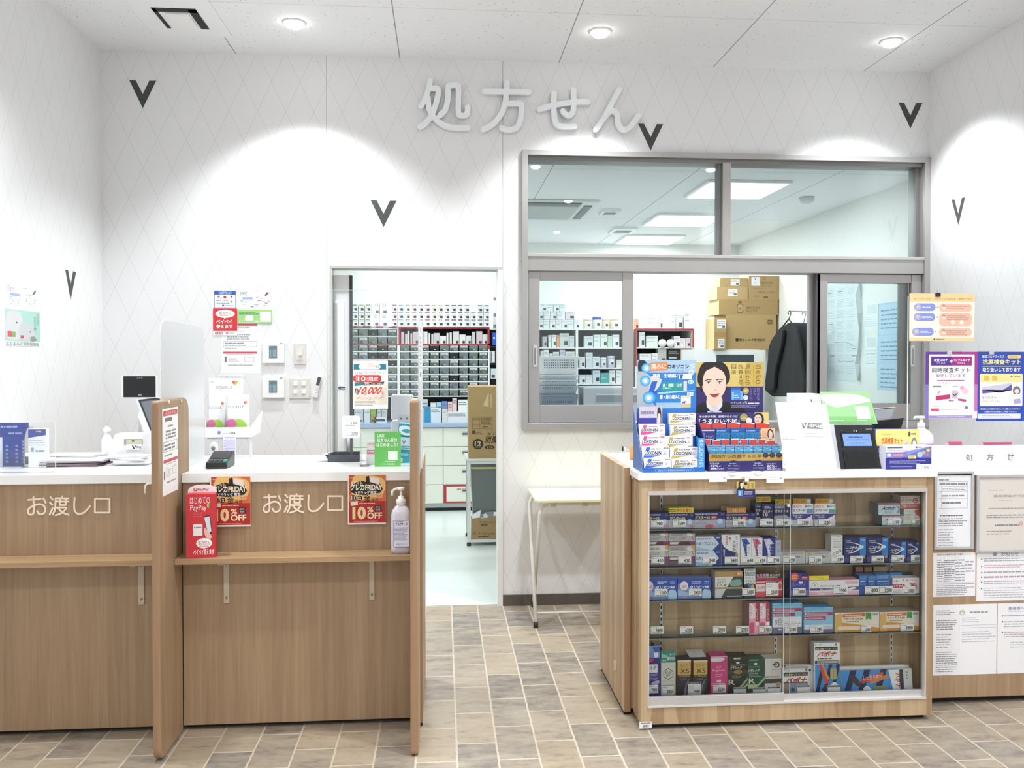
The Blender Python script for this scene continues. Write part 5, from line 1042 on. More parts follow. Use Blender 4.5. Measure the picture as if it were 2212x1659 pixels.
med(2,'C4',(418,265,1080,462),'f4eff1',[('r',895,275,1065,318,'f0bcca'),('c',492,340,42,'6a6c98',50),('c',492,340,38,'f6f2f4',45),('c',492,330,14,'b8b8d0'),('t','フレディCC1A',560,325,750,352,'3a3a50',1),('l',775,328,830,345,1,'77778a',.7),('r',425,368,740,396,'43427e'),('t','膣カンジダの再発',560,372,735,392,'f0e8f2',1),('p',[(930,358),(1078,352),(1078,396),(930,396)],'55548a'),('s',[(930,380),(1000,360),(1050,375),(960,395)],'f2eef4'),('r',418,410,1080,462,'efbccb'),('r',525,425,615,455,'f6dce4')],'long white and pink box on the third shelf',top='e8a8ba')
item('shelf_tag','C4',(418,208,680,264),YI + .006,.001,'f0e33c',[('l',440,218,540,235,1,'c8bc40',.5),('t','シール',540,222,605,246,'a8983a',1)],'bright yellow tag behind the long white and pink box','tag')
for x0,x1,y0,lab in ((1084,1192,205,'first'),(1196,1305,205,'second'),(1310,1505,192,'third and widest')): med(2,'C4',(x0,y0,x1,462),'2c5aa4',[('r',x0,y0,x1,y0 + 70,'3f74b8'),('l',x0 + 8,y0 + 8,x1 - 8,y0 + 55,2,'8ab4e0',.4),('r',x0 + 10,275,x1 - 30,290,'a4c8ec'),('t','アレジオン',x0 + 10,310,x1 - 20,335,'8fc4f0',1)],'glossy blue box, %s of the blue ones on the third shelf' % lab,.045,top='5f8ac0',name='medicine_box')
for x0,x1,y0,ca,lab in ((1030,1132,85,'b0766a','first'),(1148,1254,85,'b0766a','second'),(1272,1448,80,'b09a68','third')): med(2,'C4',(x0,y0,x1,300),'55302c',[('r',x0,y0 + 4,x1,y0 + 45,ca),('l',x0 + 8,y0 + 52,x1 - 8,y0 + 95,2,'c0907a',.5)],'brown topped box, %s of three at the back of the third shelf' % lab,.022,Y=YI + .05)
med(2,'C4',(1480,165,1648,330),'2f74b4',[('r',1480,165,1648,215,'4a94d0')],'blue box with lighter top behind the white and pink box',.022,Y=YI + .05);med(2,'C4',(1660,175,1880,330),'2a4a5e',[('l',1670,185,1870,215,1,'6a8a9a',.5)],'dark slate box at the back right of the third shelf',.022,Y=YI + .05)
med(2,'C4',(1522,236,1956,462),'f2eef0',[('t','少し食べる',1536,262,1630,290,'3a3238',1),('t','胃、残って苦しい',1685,250,1910,284,'b8405a',1),('p',[(1522,322),(1715,322),(1740,380),(1522,380)],'b83a56'),('t','イラクナ',1532,330,1700,370,'fdf4f6',2),('c',1868,370,56,'d898a8',66),('p',[(1790,300),(1850,320),(1890,360),(1840,350)],'b8405a'),('l',1540,395,1660,450,3,'a8a0a4',.4)],'white box with crimson band at the right end of the third shelf',.045)
# fourth shelf
for x0,x1,lab in ((1665,1810,'left'),(1815,1962,'right')): med(3,'C3',(x0,622,x1,1072),'f0a8be',[('s',[(x0 + 4,640),(x0 + 50,645),(x0 + 92,720),(x0 + 92,830),(x0 + 4,830)],'f6dfe6'),('r',x0 + 92,622,x1,885,'a83a48'),('t','エンペシド',x0 + 104,700,x0 + 132,862,'f6e4e6',1,1),('l',x0 + 8,660,x0 + 40,810,9,'a8808c',.35),('rr',x0 + 6,900,x0 + 76,1060,16,'d4587c'),('r',x0 + 100,890,x1 - 8,940,'fbeef2')],'tall pink box with dark red stripe, %s of the pair on the fourth shelf' % lab,.066,side='c9a0aa')
NET = lambda x0,x1,y0,h,big: [('p',[(x0,y0 + 40),(x0 + 14,y0 + 22),(x0 + (x1 - x0) * .25,y0 + 20),(x0 + (x1 - x0) * .3,y0),(x0 + (x1 - x0) * .7,y0),(x0 + (x1 - x0) * .75,y0 + 20),(x1 - 14,y0 + 22),(x1,y0 + 40)],'6fb8e4'),('r',x0 + 2,y0 + 68,x1 - 4,y0 + 112,'b83a60'),('c',x0 + 22,y0 + 90,12,'f4dce4'),('l',x0 + 45,y0 + 76,x1 - 20,y0 + 104,2,'f0c4d0',.5),('r',x0 + 2,y0 + 132,x0 + (x1 - x0) * .76,y0 + 178,'b83a60'),('c',x0 + 20,y0 + 155,12,'f4dce4'),('l',x0 + 42,y0 + 140,x0 + (x1 - x0) * .7,y0 + 170,2,'f0c4d0',.5)]
med(3,'C4',(-72,570,322,985),'8fc6e6',NET(-72,322,570,400,1) + [('r',-60,760,316,895,'f0eff2'),('t','姫',-40,775,60,870,'8a8a96',0),('t','メディトリート',70,820,300,880,'2f3034',0,0,.15),('r',-72,895,322,985,'77708f'),('rr',5,915,50,935,5,'e6e4ee')],'sky blue and white hang-top box at the door overlap, fourth shelf',.066,top='5fa8d8')
med(3,'C4',(346,625,732,985),'8fc6e6',NET(346,732,625,330,0) + [('r',360,870,720,930,'dfe6f2'),('l',600,885,715,925,2,'9aa4b4',.5),('r',346,935,732,985,'77708f')],'sky blue box with two crimson bars on the fourth shelf',.066,top='5fa8d8')
for x0,x1,y0,lab in ((756,1346,692,'left'),(1354,1946,682,'right')): med(3,'C4',(x0,y0,x1,970),'efe3d2',[('p',[(x0,y0 + 130),(x0 + 300,y0 + 170),(x1,y0 + 230),(x1,970),(x0,970)],'d89a4a'),('p',[(x0,y0 + 30),(x0 + 90,y0 + 10),(x0 + 110,970),(x0,970)],'e0b46a'),('p',[(x0 + 110,y0 + 20),(x0 + 405,y0 + 10),(x0 + 405,y0 + 60),(x0 + 100,y0 + 65)],'d8713c'),('l',x0 + 130,y0 + 26,x0 + 380,y0 + 52,1,'f6dcc0',.6),('p',[(x0 + 410,y0 + 8),(x0 + 486,y0 + 8),(x0 + 486,y0 + 110),(x0 + 448,y0 + 95),(x0 + 410,y0 + 110)],'4a9a5a'),('t','ドゥーテストLH',x0 + 122,y0 + 75,x0 + 375,y0 + 112,'3a2a24',2),('l',x0 + 150,y0 + 122,x0 + 350,y0 + 142,1,'a8863a',.7),('rr',x0 + 40,y0 + 195,x0 + 340,y0 + 245,22,'efe0d4'),('rr',x0 + 500,y0 + 20,x0 + 578,y0 + 50,8,'8fa8c8'),('c',x0 + 525,y0 + 150,42,'f2e8e0',28)],'cream and orange test box, %s of the pair on the fourth shelf' % lab,.068,top='b9ac98')
# bottom of the case
med(4,'C5',(235,395,420,890),'322a80',[('p',[(235,395),(335,395),(315,436),(235,436)],'d0405a'),('rr',238,466,382,566,4,'f0eef4'),('t','RiUP',245,484,368,528,'4a4866',0),('l',240,575,400,660,5,'a49cd8',.45),('s',[(300,690),(390,660),(405,690),(330,740)],'b0aed6'),('r',240,740,340,800,'4c4a9a')],'violet hair tonic box at the left end of the case floor')
item('shelf_tag','C5',(235,222,412,396),YI + .004,.001,'6f9ad8',[('r',235,228,305,290,'9fc4ec'),('t','7日',245,236,298,282,'3a5aa0',1),('s',[(330,320),(365,305),(392,330),(385,375),(340,378)],'f2f4fa'),('p',[(310,245),(412,235),(412,300),(350,320)],'3f56b4')],'light blue topper with white splash behind the violet box','tag')
for i,(x,y) in enumerate(((305,180),(378,205))):
    q = onY(*src('C5',x,y),YI + .07);mb = MB();mb.lathe([(.0115,0),(.0115,.12),(.010,.135),(.006,.14),(.006,q.z - DECK),(0,q.z - DECK + .004)],(q.x,YI + .036 + .024 * (1 - i),DECK + .0004),'2a2628',14)
    tag(mb.build('tester_bottle'),'black nozzle bottle behind the violet box, %s of two' % ('taller' if i == 0 else 'shorter'),'bottle')
med(4,'C5',(430,450,628,890),'d9d8cf',[('p',[(462,555),(528,515),(594,555),(594,622),(528,658),(462,622)],'44443e'),('p',[(470,559),(528,524),(586,559),(586,618),(528,649),(470,618)],'d9d8cf'),('t','RiUP',485,556,572,588,'55554e',0),('t','JET',495,592,562,622,'44443e',1),('r',430,670,628,672,'a9a89f'),('r',450,722,602,752,'66645e'),('l',455,760,600,815,3,'8f8e86',.4)],'pale box with a hexagon mark on the case floor')
item('shelf_tag','C5',(424,288,628,452),YI + .003,.001,'2f8a78',[('t','30mL',440,330,530,390,'d8f0ea',1),('t','キープ',545,320,618,365,'d8f0ea',0),('t','増特価',505,372,612,420,'e6f4f0',1),('l',450,405,500,435,1,'b4dcd2',.6)],'green topper marked 30 mL behind the pale hexagon box','tag')
for x0,x1,lab in ((650,840,'left'),(868,1066,'right')): med(4,'C5',(x0,415,x1,890),'2a2a34',[('r',x0 + 4,418,x1 - 4,440,'e8d8c0'),('r',x0 + 6,440,x1 - 6,598,'d4b062'),('t','RiUP',x0 + 45,462,x1 - 45,505,'a8863c',1),('t','X5',x0 + 40,522,x1 - 30,580,'4a3a22',1),('r',x0 + 6,598,x1 - 6,632,'3a2c1c'),('t','CHARGE',x0 + 20,603,x1 - 20,626,'c8a868',1),('l',x0 + 50,640,x1 - 60,665,2,'77788a',.5),('s',[(x0 + 90,880),(x0 + 110,740),(x1 - 20,640),(x1 - 60,740),(x0 + 110,880)],'77788c'),('s',[(x0 + 140,880),(x0 + 130,790),(x1 - 20,690),(x0 + 150,800)],'55566a')],'gold and black hair tonic box, %s of the pair on the case floor' % lab,side='a8723c')
mb = MB();a = rectY('C5',(775,275,1000,398),YI + .062);zt_ = onY(*src('C5',750,412),YI).z
mb.prism([(a[0],YI + .015,zt_ + .004),(a[1],YI + .015,zt_ + .004),(a[1] - .004,YI + .062,a[3]),(a[0] - .004,YI + .062,a[3])],(0,.001,.001),'d4d2cc');
Pn = Panel(mb,(775,275,1000,398),(a[0] - .004,YI + .062,a[3]),(a[1] - .004,YI + .062,a[3]),(a[0],YI + .015,zt_ + .004));draw(Pn,[('p',[(830,325),(880,300),(925,325),(920,350),(870,365),(835,345)],'8a8a88'),('p',[(840,326),(880,308),(915,326),(912,346),(870,356),(842,342)],'d4d2cc'),('t','JET',855,322,900,342,'8a8a88',0)])
tag(mb.build('leaflet'),'pale leaflet with hexagon mark lying on the gold and black boxes','leaflet')
med(4,'C5',(1106,365,1336,890),'d24584',[('r',1106,365,1336,378,'e8a8c4'),('s',[(1115,385),(1280,385),(1270,425),(1115,430)],'e6dfe4'),('t','RiUP',1185,490,1252,518,'f0b8d0',0),('t','Regenne',1134,530,1302,565,'f6d4e2',0),('l',1170,585,1270,635,2,'f0b0cc',.35),('rr',1190,665,1250,700,4,'f4dce8'),('l',1120,705,1320,740,2,'f0c0d4',.5)],'bright pink hair tonic box on the case floor')
med(4,'C5',(1340,368,1612,890),'22261f',[('l',1420,376,1510,410,1,'cfcab4',.6),('c',1478,447,24,'f0efe6',13),('l',1380,470,1580,488,1,'c8c6ba',.5),('t','リザレック',1376,490,1530,535,'f4f2e6',1,0,.1),('p',[(1420,568),(1440,545),(1520,545),(1536,568),(1520,592),(1440,592)],'c2a04c'),('t','α5',1440,552,1515,586,'4a3c1c',2),('r',1340,545,1420,592,'3a3e38'),('r',1536,545,1612,592,'3a3e38'),('l',1400,600,1560,650,3,'8a8c7c',.4),('t','R',1352,668,1440,735,'d8d2bc',1),('p',[(1480,785),(1612,640),(1612,680),(1520,785)],'9aa884'),('p',[(1540,785),(1612,710),(1612,745),(1575,785)],'b8c49a')],'black hair tonic box with gold plaque on the case floor')
med(4,'C5',(1615,398,1842,890),'234f3a',[('l',1640,404,1770,425,1,'9fc4ac',.6),('c',1720,465,24,'f0f2ea',13),('l',1625,498,1810,512,1,'c4d4c8',.5),('t','リザレック',1624,530,1770,575,'f4f6ee',1,0,.1),('l',1630,585,1800,640,3,'9fb8a4',.4),('t','R',1628,655,1712,722,'e0ead8',1),('r',1615,735,1740,790,'c8d49a'),('p',[(1700,785),(1842,640),(1842,680),(1735,785)],'9cc4a0')],'green hair tonic box on the case floor')
med(4,'C5',(1846,400,2072,890),'d4cfca',[('r',1846,400,2072,406,'f2f0ee'),('c',2008,480,40,'4a4648'),('c',2004,480,24,'d4cfca'),('p',[(1945,478),(1985,455),(1985,470),(2010,470),(2010,486),(1985,486),(1985,500)],'4a4648'),('t','DUALTA',1944,532,2055,552,'8a8482',0),('t','MINOXI 5',1856,628,2058,650,'55504e',1),('r',1846,662,2072,725,'4a4044'),('c',2030,740,30,'b89a68')],'grey and white box with round black mark at the door overlap')
def vap(x0,y0,w): 
    f = lambda a: x0 + w * a;g = lambda a: y0 + w * a
    return [('t','アース',f(.03),g(.05),f(.28),g(.12),'3a3a42',1),('c',f(.85),g(.09),w * .05,'8a8a94'),('r',f(.04),g(.17),f(.92),g(.2),'33323a'),('r',f(.04),g(.2),f(.92),g(.3),'3c3a30'),('t','蚊/蝿/ゴキブリ',f(.08),g(.215),f(.9),g(.285),'cfc49a',1),('r',f(.04),g(.3),f(.92),g(.68),'f2f0ee'),('t','バポナ',f(.12),g(.34),f(.88),g(.55),'c0323c',4,0,.12),('l',f(.12),g(.58),f(.8),g(.66),1,'66646c',.6)]
BL = lambda x0,y0,x1,y1: [('r',x0,y0,x1,y1,'3d94dc')] + [('p',[(x0 + (x1 - x0) * a,y1),(x0 + (x1 - x0) * (a + .14),y1),(x0 + (x1 - x0) * min(a + .4,1),y0),(x0 + (x1 - x0) * min(a + .26,1),y0)],'1f2350') for a in (.0,.3,.6)]
med(4,'C6',(62,455,412,790),'e4e2e4',vap(62,440,370) + [('r',70,625,395,640,'55545c'),('r',70,640,405,790,'8f98a8'),('p',[(90,640),(120,640),(135,760),(105,760)],'c88a6a'),('c',200,720,24,'4a5a70')],'white insect strip packet with red lettering, front one of two low packets',.02)
med(4,'C6',(105,418,462,790),'dcdade',[('t','バポナ',130,425,420,448,'b03a44',3),('r',400,470,440,500,'33323a')],'white insect strip packet, rear one of two low packets',.02,Y=YI + .022)
med(4,'C6',(470,100,800,790),'cfcdd0',[('r',470,560,560,790,'4a6a90')],'white topped tall insect packet, rear one',.03,Y=YI + .034,lean=.04)
med(4,'C6',(492,122,832,790),'f2f0f0',vap(492,118,340) + [('r',500,355,826,400,'3a3c48'),('l',530,360,820,392,2,'d4d4d8',.6)] + BL(500,405,832,790) + [('p',[(545,405),(585,405),(690,660),(635,670)],'d2504a'),('p',[(585,405),(610,405),(690,600),(660,610)],'e09a3c'),('rr',700,450,788,610,20,'8a9a86')] + [('r',708 + 42 * i,480 + 30 * j,736 + 42 * i,502 + 30 * j,'e0c05a') for i in (0,1) for j in range(4)] + [('s',[(590,720),(640,690),(660,730),(600,750)],'5a3430'),('s',[(700,680),(760,640),(800,690),(740,700)],'eef4fa')],'tall blue striped insect packet with red lettering standing at the front',.03,lean=.04)
mb = MB();X0_,X1_,Z0_,Z1_ = rectY('C6',(870,480,1900,770),YI)
LY = [('p',[(870,480),(1700,480),(1700,770),(870,770)],'3d94dc')] + [('p',[(a,770),(a + 90,770),(a + 200,480),(a + 110,480)],'1f2350') for a in (900,1100,1340)] + [('s',[(1000,560),(1060,545),(1140,640),(1130,700),(1060,660)],'4a2c2c'),('p',[(1160,600),(1480,510),(1490,550),(1170,665)],'d2504a'),('t','しっかり駆除',1190,545,1470,620,'f4dcd4',1),('p',[(1280,625),(1550,545),(1560,590),(1290,675)],'d8863c'),('p',[(1560,490),(1700,490),(1760,770),(1620,770)],'f2f0f0'),('t','バポナ',1660,530,1740,730,'c0323c',3,1),('r',1720,490,1800,770,'33323a'),('r',1775,490,1900,770,'d9d8d8'),('t','アース',1800,510,1845,620,'3a3a42',1,1),('rr',1330,695,1540,765,30,'8f9a6a'),('s',[(1180,730),(1240,690),(1300,740),(1220,765)],'eef4fa')]
w_,h_ = X1_ - X0_ - .03,Z1_ - DECK - .002
for k,(dy,lab) in enumerate(((0,'front'),(.024,'rear'))):
    mb = MB();Xm = Matrix.Translation((X0_ + w_ / 2 - .006 + .003 * k,YI + dy,DECK + .0032)) @ Matrix.Rotation(-.12,4,'X')
    mb.box(-w_ / 2,w_ / 2,0,.018,0,h_ + .006 * k,'e9e7e8',Xm)
    if k == 0: draw(Panel(mb,(870,480,1900,770),Xm @ Vector((-w_ / 2,0,h_)),Xm @ Vector((w_ / 2,0,h_)),Xm @ Vector((-w_ / 2,0,0))),LY)
    tag(mb.build('medicine_box'),'blue striped insect packet lying on its long side, %s one' % lab,'box',GRP[4])

# ---------------------------------------------------------------- price cards
PR = [('C1',242,690,425,792,'980','at the far left of the top shelf'),('C1',563,686,748,790,'1580','on the second navy box'),('C1',1428,682,1612,786,'1580','on the fourth navy box'),('C1',1825,680,2012,782,'980','under the small yellow tag'),('C1',2060,680,2245,782,'1580','beside the door overlap on the top shelf'),
    ('C2',260,620,428,712,'1280','on the box with a blue square'),('C2',545,620,712,712,'1280','on the box with a teal square'),('C2',1465,608,1625,705,'1100','on the lower ointment box'),('C2',1785,618,1935,700,'1350','on the white and green cream box'),
    ('C1',245,1228,435,1330,'450','on the left painkiller pile'),('C1',638,1222,825,1328,'630','on the second painkiller pile'),('C1',1000,1222,1186,1325,'548','on the lower arrow box'),('C1',1310,1225,1496,1326,'548','on the upright patch box'),('C1',1550,1222,1735,1324,'648','on the blue striped gel box'),('C1',1738,1222,1915,1324,'698','on the pink striped gel box'),('C1',1930,1222,2115,1322,'798','on the navy gel box'),
    ('C2',70,1115,238,1210,'698','on the left silver box'),('C2',418,1112,585,1210,'1180','on the right silver box'),('C2',715,1108,880,1200,'1580','on the nasal spray box'),('C2',962,1110,1128,1205,'2900','on the first big patch box'),('C2',1246,1108,1410,1204,'5400','on the second big patch box'),('C2',1512,1102,1674,1198,'2500','on the first small patch box'),('C2',1768,1100,1932,1194,'4800','on the last patch box'),
    ('C3',298,418,484,520,'1280','on the left allergy box'),('C3',790,416,975,518,'2400','on the right allergy box'),('C3',1564,408,1748,508,'1680','on the black and white spray box'),('C3',1910,305,2090,508,'2500','tall one on the red and pink box'),('C4',203,372,370,462,'3880','on the violet blue box'),('C4',740,348,928,452,'2900','on the long pink box'),('C4',1156,345,1345,448,'880','on the glossy blue boxes, left'),('C4',1350,342,1530,444,'1580','on the glossy blue boxes, right'),('C4',1665,348,1828,445,'1080','on the crimson banded box'),
    ('C3',238,960,426,1062,'3400','at the far left of the empty shelf stretch'),('C3',664,958,852,1060,'6300','second on the empty shelf stretch'),('C3',1143,955,1330,1058,'2900','third on the empty shelf stretch'),('C3',1475,952,1660,1056,'2780','just left of the tall pink boxes'),('C3',1808,952,1990,1056,'1780','on the right tall pink box'),('C4',92,880,258,962,'2180','on the hang-top box'),('C4',432,872,602,958,'1180','on the box with two crimson bars'),('C4',1112,868,1240,960,'2780','on the left test box'),('C4',1628,850,1806,945,'3800','on the right test box'),
    ('C5',235,756,392,862,'7000','on the violet hair tonic box'),('C5',446,765,602,884,'3800','on the pale hexagon box'),('C5',800,716,972,884,'7400','tall one between the gold and black boxes'),('C5',1140,756,1312,856,'5236','on the bright pink box'),('C5',1422,786,1594,884,'','without visible price on the black box'),('C5',1684,788,1850,884,'','without visible price on the green box'),('C5',1886,778,2056,884,'','without visible price on the grey box'),('C6',260,676,424,780,'','without visible price on the low insect packet'),('C6',664,676,830,780,'','without visible price on the tall insect packet')]
for c,x0,y0,x1,y1,t_,where in PR:
    dk = (y1 - y0) > 150 or not t_;w,h = x1 - x0,y1 - y0;yb = y1 - (102 if h > 150 else h)
    cm = [('l',x0 + w * .06,yb + h * .06 if h < 150 else y0 + 40,x0 + w * .5,(yb + h * .28) if h < 150 else y0 + 90,1 if h < 150 else 3,'a8a8aa',.4)]
    if dk: cm += [('r',x0 + 4,y0 + 3,x1 - 4,y0 + 24,'3a393c'),('l',x0 + 20,y0 + 8,x1 - 20,y0 + 20,1,'c8c8c8',.5)]
    zc_ = rectY(c,(x0,y0,x1,y1),YI)[2];zb_ = max([zc_] + [q + .0004 for q in LV if abs(q - zc_) < .012])
    if t_: cm += [('t',t_,x0 + w * (.40 if len(t_) > 3 else .46),y1 - 72 * (w / 185),x0 + w * .92,y1 - 26 * (w / 185),'1f1e22',2),('l',x0 + w * .06,y1 - 22,x0 + w * .9,y1 - 8,1,'66666a',.6)]
    item('price_card',c,(x0,y0,x1,y1),YI - .0042,.0008,'f4f3f1',cm,('white price card reading %s %s' % (t_,where)) if t_ else 'white shelf card ' + where,'price card','price cards in the display case',clampx=INX,zb=zb_)
# ================================================================ the right counter and what stands on it
RZ,RY = 1.036,-1.64
t = thing('end_panel',(0.772,-1.37,0),'wooden end panel of the right counter beside the display case','panel')
mb = MB();mb.box(0.757,0.786,-1.640,-1.095,0.014,onY(1355,1010,-1.64).z,WOOD_P,front=WOOD_EDGE);mb.build('panel',t,bevel=.002)
mb = MB();mb.box(0.760,0.783,-1.625,-1.11,0,0.0135,M('1b1816'));mb.build('plinth',t)
p = onX(*src('A8',1595,940),0.757);mb = MB();mb.lathe([(.026,0),(.024,-.004),(.010,-.005),(.010,-.003),(0,-.003)],(0.757,p.y,p.z),M('e2c6a2',.4),20,'X',sx=1,sy=1);mb.build('grommet',t)
t = thing('counter_cabinet',(2.53,RY,0),'wooden counter at the far right covered with notices','counter')
mb = MB();mb.box(.7875,XR - .002,RY,-1.10,0.03,0.995,WOOD);mb.build('body',t)
mb = MB();mb.box(.80,XR - .002,RY + .04,-1.15,0,0.0295,M('1b1816'));mb.build('plinth',t)
mb = MB();wt = M('f7f7f6',.25);mb.box(CX1 + .011,XR - .002,RY - .006,-1.02,0.9955,RZ,wt);mb.box(0.787,CX1 + .011,-1.6405,-1.02,0.9955,RZ,wt);tag(mb.build('worktop'),'white worktop of the right counter behind the display case','worktop')
# standing sign board
Yb = RY + .012;x0,_,z0,z1 = rectY('B8',(325,1388,1114,1600),Yb);mb = MB();x0 = max(x0,CX1 + .012)
x1 = XR - .004;mb.box(x0,x1,Yb,Yb + .004,RZ + .0006,z1,M('fafafa',.2));mb.box(x0,x1,Yb + .004,Yb + .06,RZ + .0006,RZ + .004,M('fafafa',.2))
Pn = Panel(mb,(325,1388,1114,1600),Vector((x0,Yb,z1)),Vector((onY(*src('B8',1114,1490),Yb).x,Yb,z1)),Vector((x0,Yb,z0)))
draw(Pn,[('t','処',616,1464,677,1522,'303136',0),('t','方',790,1464,850,1522,'303136',0),('t','せ',966,1462,1026,1522,'303136',0)])
tag(mb.build('sign_board'),'white standing board lettered in grey on the right counter','sign')
for i,(a,b,y) in enumerate(((475,585,1362),(770,1010,1366))):
    q0,q1 = onY(*src('B8',a,y),-1.56),onY(*src('B8',b,y),-1.56);mb = MB();h = q0.z - RZ
    mb.box(q0.x,q1.x,-1.56,-1.55,RZ + .0006,RZ + h,'d8588c');mb.box(q0.x - .02,q0.x - .001,-1.559,-1.552,RZ + .0006,RZ + h - .004,'f0b8cc');mb.build
    tag(mb.build('leaflet_box'),'pink leaflet box peeping over the sign board, %s one' % ('smaller' if i == 0 else 'wider'),'leaflet box')
# framed and loose notices on the counter front
def frm(c,r,Y,label,bg,cmds):
    x0,x1,z0,z1 = rectY(c,r,Y);x0 = max(x0,CX1 + .014);x1 = min(x1,XR - .003);w = .012
    t = thing('framed_notice',((x0 + x1) / 2,Y,z0),label,'picture frame','framed documents on the right counter front')
    mb = MB()
    for q in ((x0,x0 + w,z0,z1),(x1 - w,x1,z0,z1),(x0 + w,x1 - w,z0,z0 + w),(x0 + w,x1 - w,z1 - w,z1)): mb.box(q[0],q[1],Y - .012,Y - .0005,q[2],q[3],M('c5c6ca',.35,.4))
    mb.build('frame',t,bevel=.002)
    mb = MB();mb.box(x0 + w,x1 - w,Y - .006,Y - .0008,z0 + w,z1 - w,bg)
    rr = rectY(c,r,Y);draw(Panel(mb,r,(rr[0],Y - .006,rr[3]),(rr[1],Y - .006,rr[3]),(rr[0],Y - .006,rr[2])),cmds);mb.build('document',t)
tb = [('r',68,207,228,209,'a8a9b4'),('r',68,232,228,234,'a8a9b4'),('r',68,260,228,262,'a8a9b4'),('r',68,300,228,302,'a8a9b4'),('r',68,355,228,357,'a8a9b4'),('r',82,207,84,357,'a8a9b4'),('r',226,207,228,357,'a8a9b4')]
frm('C7',(40,150,262,586),RY,'framed white form with a ruled table, nearest the display case','eff0f5',[('t','保険薬局の掲示',66,192,124,202,'55575f',1),('l',70,210,225,230,1,'8a8c98',.5),('l',86,240,222,258,2,'55575f',.4),('l',86,278,215,294,1,'8a8c98',.5),('l',86,318,222,334,1,'77798a',.5),('l',74,392,228,402,1,'66687a',.6),('l',68,408,226,460,4,'8a8c98',.4),('l',66,468,150,570,7,'a0a2b0',.3)] + tb)
frm('C7',(276,168,720,602),RY,'framed beige certificate at the right edge','ded7d2',[('t','薬局開設許可証',372,280,560,294,'8a8688',0),('l',345,250,430,258,1,'b0aaa8',.5),('l',400,308,500,314,1,'b8b2b0',.5),('l',345,350,640,362,1,'a8a2a2',.5),('l',335,388,640,412,2,'98929a',.5),('l',380,444,600,456,1,'8a848c',.7),('c',526,442,14,'d0b8b0'),('l',335,476,500,506,2,'a09a9c',.35)])
def cnotice(r,th,label,cmds,col='f2f2f7'):
    x0,x1,z0,z1 = rectY('C7',r,RY);xs = max(x0,CX1 + .013);mb = MB();mb.box(xs,min(x1,XR - .002),RY - th,RY - .0003,z0,z1,col)
    draw(Panel(mb,r,(x0,RY - th,z1),(x1,RY - th,z1),(x0,RY - th,z0)),cmds);tag(mb.build('notice_paper'),label,'notice','notices on the right counter front')
cnotice((40,606,277,852),.0008,'white notice with a dense ruled table under the ruled form frame',[('t','夜間休日の連絡先に関する案内',60,610,208,621,'77798a',1),('l',62,640,98,770,10,'8a8c98',.4),('l',102,645,160,770,12,'8a8c98',.5),('l',164,640,214,770,8,'9a9ca8',.4),('l',220,650,270,720,4,'9a9ca8',.4),('r',100,625,101,772,'a8aab4'),('r',161,625,162,772,'a8aab4'),('r',216,625,217,772,'a8aab4'),('r',60,772,272,773,'a8aab4'),('l',60,776,270,846,7,'8a8c98',.35)])
cnotice((283,600,640,874),.0014,'white bulleted notice under the beige certificate',[('c',384,614,12,'9a9ca4'),('t','お知らせ',420,602,516,624,'77798a',1)] + [('c',311,y,4,'55575f') for y in (640,680,715,740,768,804)] + [('l',322,632,620,656,2,'9a9ca8',.4),('l',322,670,620,692,2,'d0a0b4',.4),('l',322,706,620,722,1,'a8aab4',.5),('l',322,732,620,750,1,'b89aac',.5),('l',322,760,620,782,2,'a8aab4',.4),('l',322,796,620,862,5,'b0b2bc',.3)])
cnotice((40,896,396,1290),.0006,'two-page white notice with a small badge, lowest on the right counter',[('l',56,924,165,955,3,'77798a',.4),('l',56,978,182,1038,5,'8a8c98',.4),('l',56,1055,140,1140,6,'a0a2b0',.3),('l',56,1155,178,1275,10,'8a8c98',.35),('r',184,897,186,1288,'dfe0e6'),('c',202,942,15,'b8b4a4'),('c',202,945,9,'e6e4d8'),('l',244,934,352,948,1,'9a9ca8',.6),('l',200,968,300,1000,3,'a8aab4',.35),('r',197,1012,394,1014,'b8bac4'),('r',197,1027,394,1029,'b8bac4'),('l',200,1044,390,1112,5,'b8bac4',.3)])
cnotice((400,888,690,1280),.0012,'white notice with a bold heading at the lower right edge',[('t','患者様へのお願い',460,908,640,926,'8a8ca8',1),('l',462,930,640,936,1,'b0b2bc',.5),('c',428,958,4,'66687a'),('c',428,990,4,'66687a'),('c',428,1048,4,'66687a'),('l',436,952,660,964,1,'a8aab4',.5),('l',436,985,660,1024,3,'a8aab4',.4),('l',436,1044,660,1080,3,'c4a8b4',.4),('l',470,1100,660,1140,3,'b8bac4',.3)])
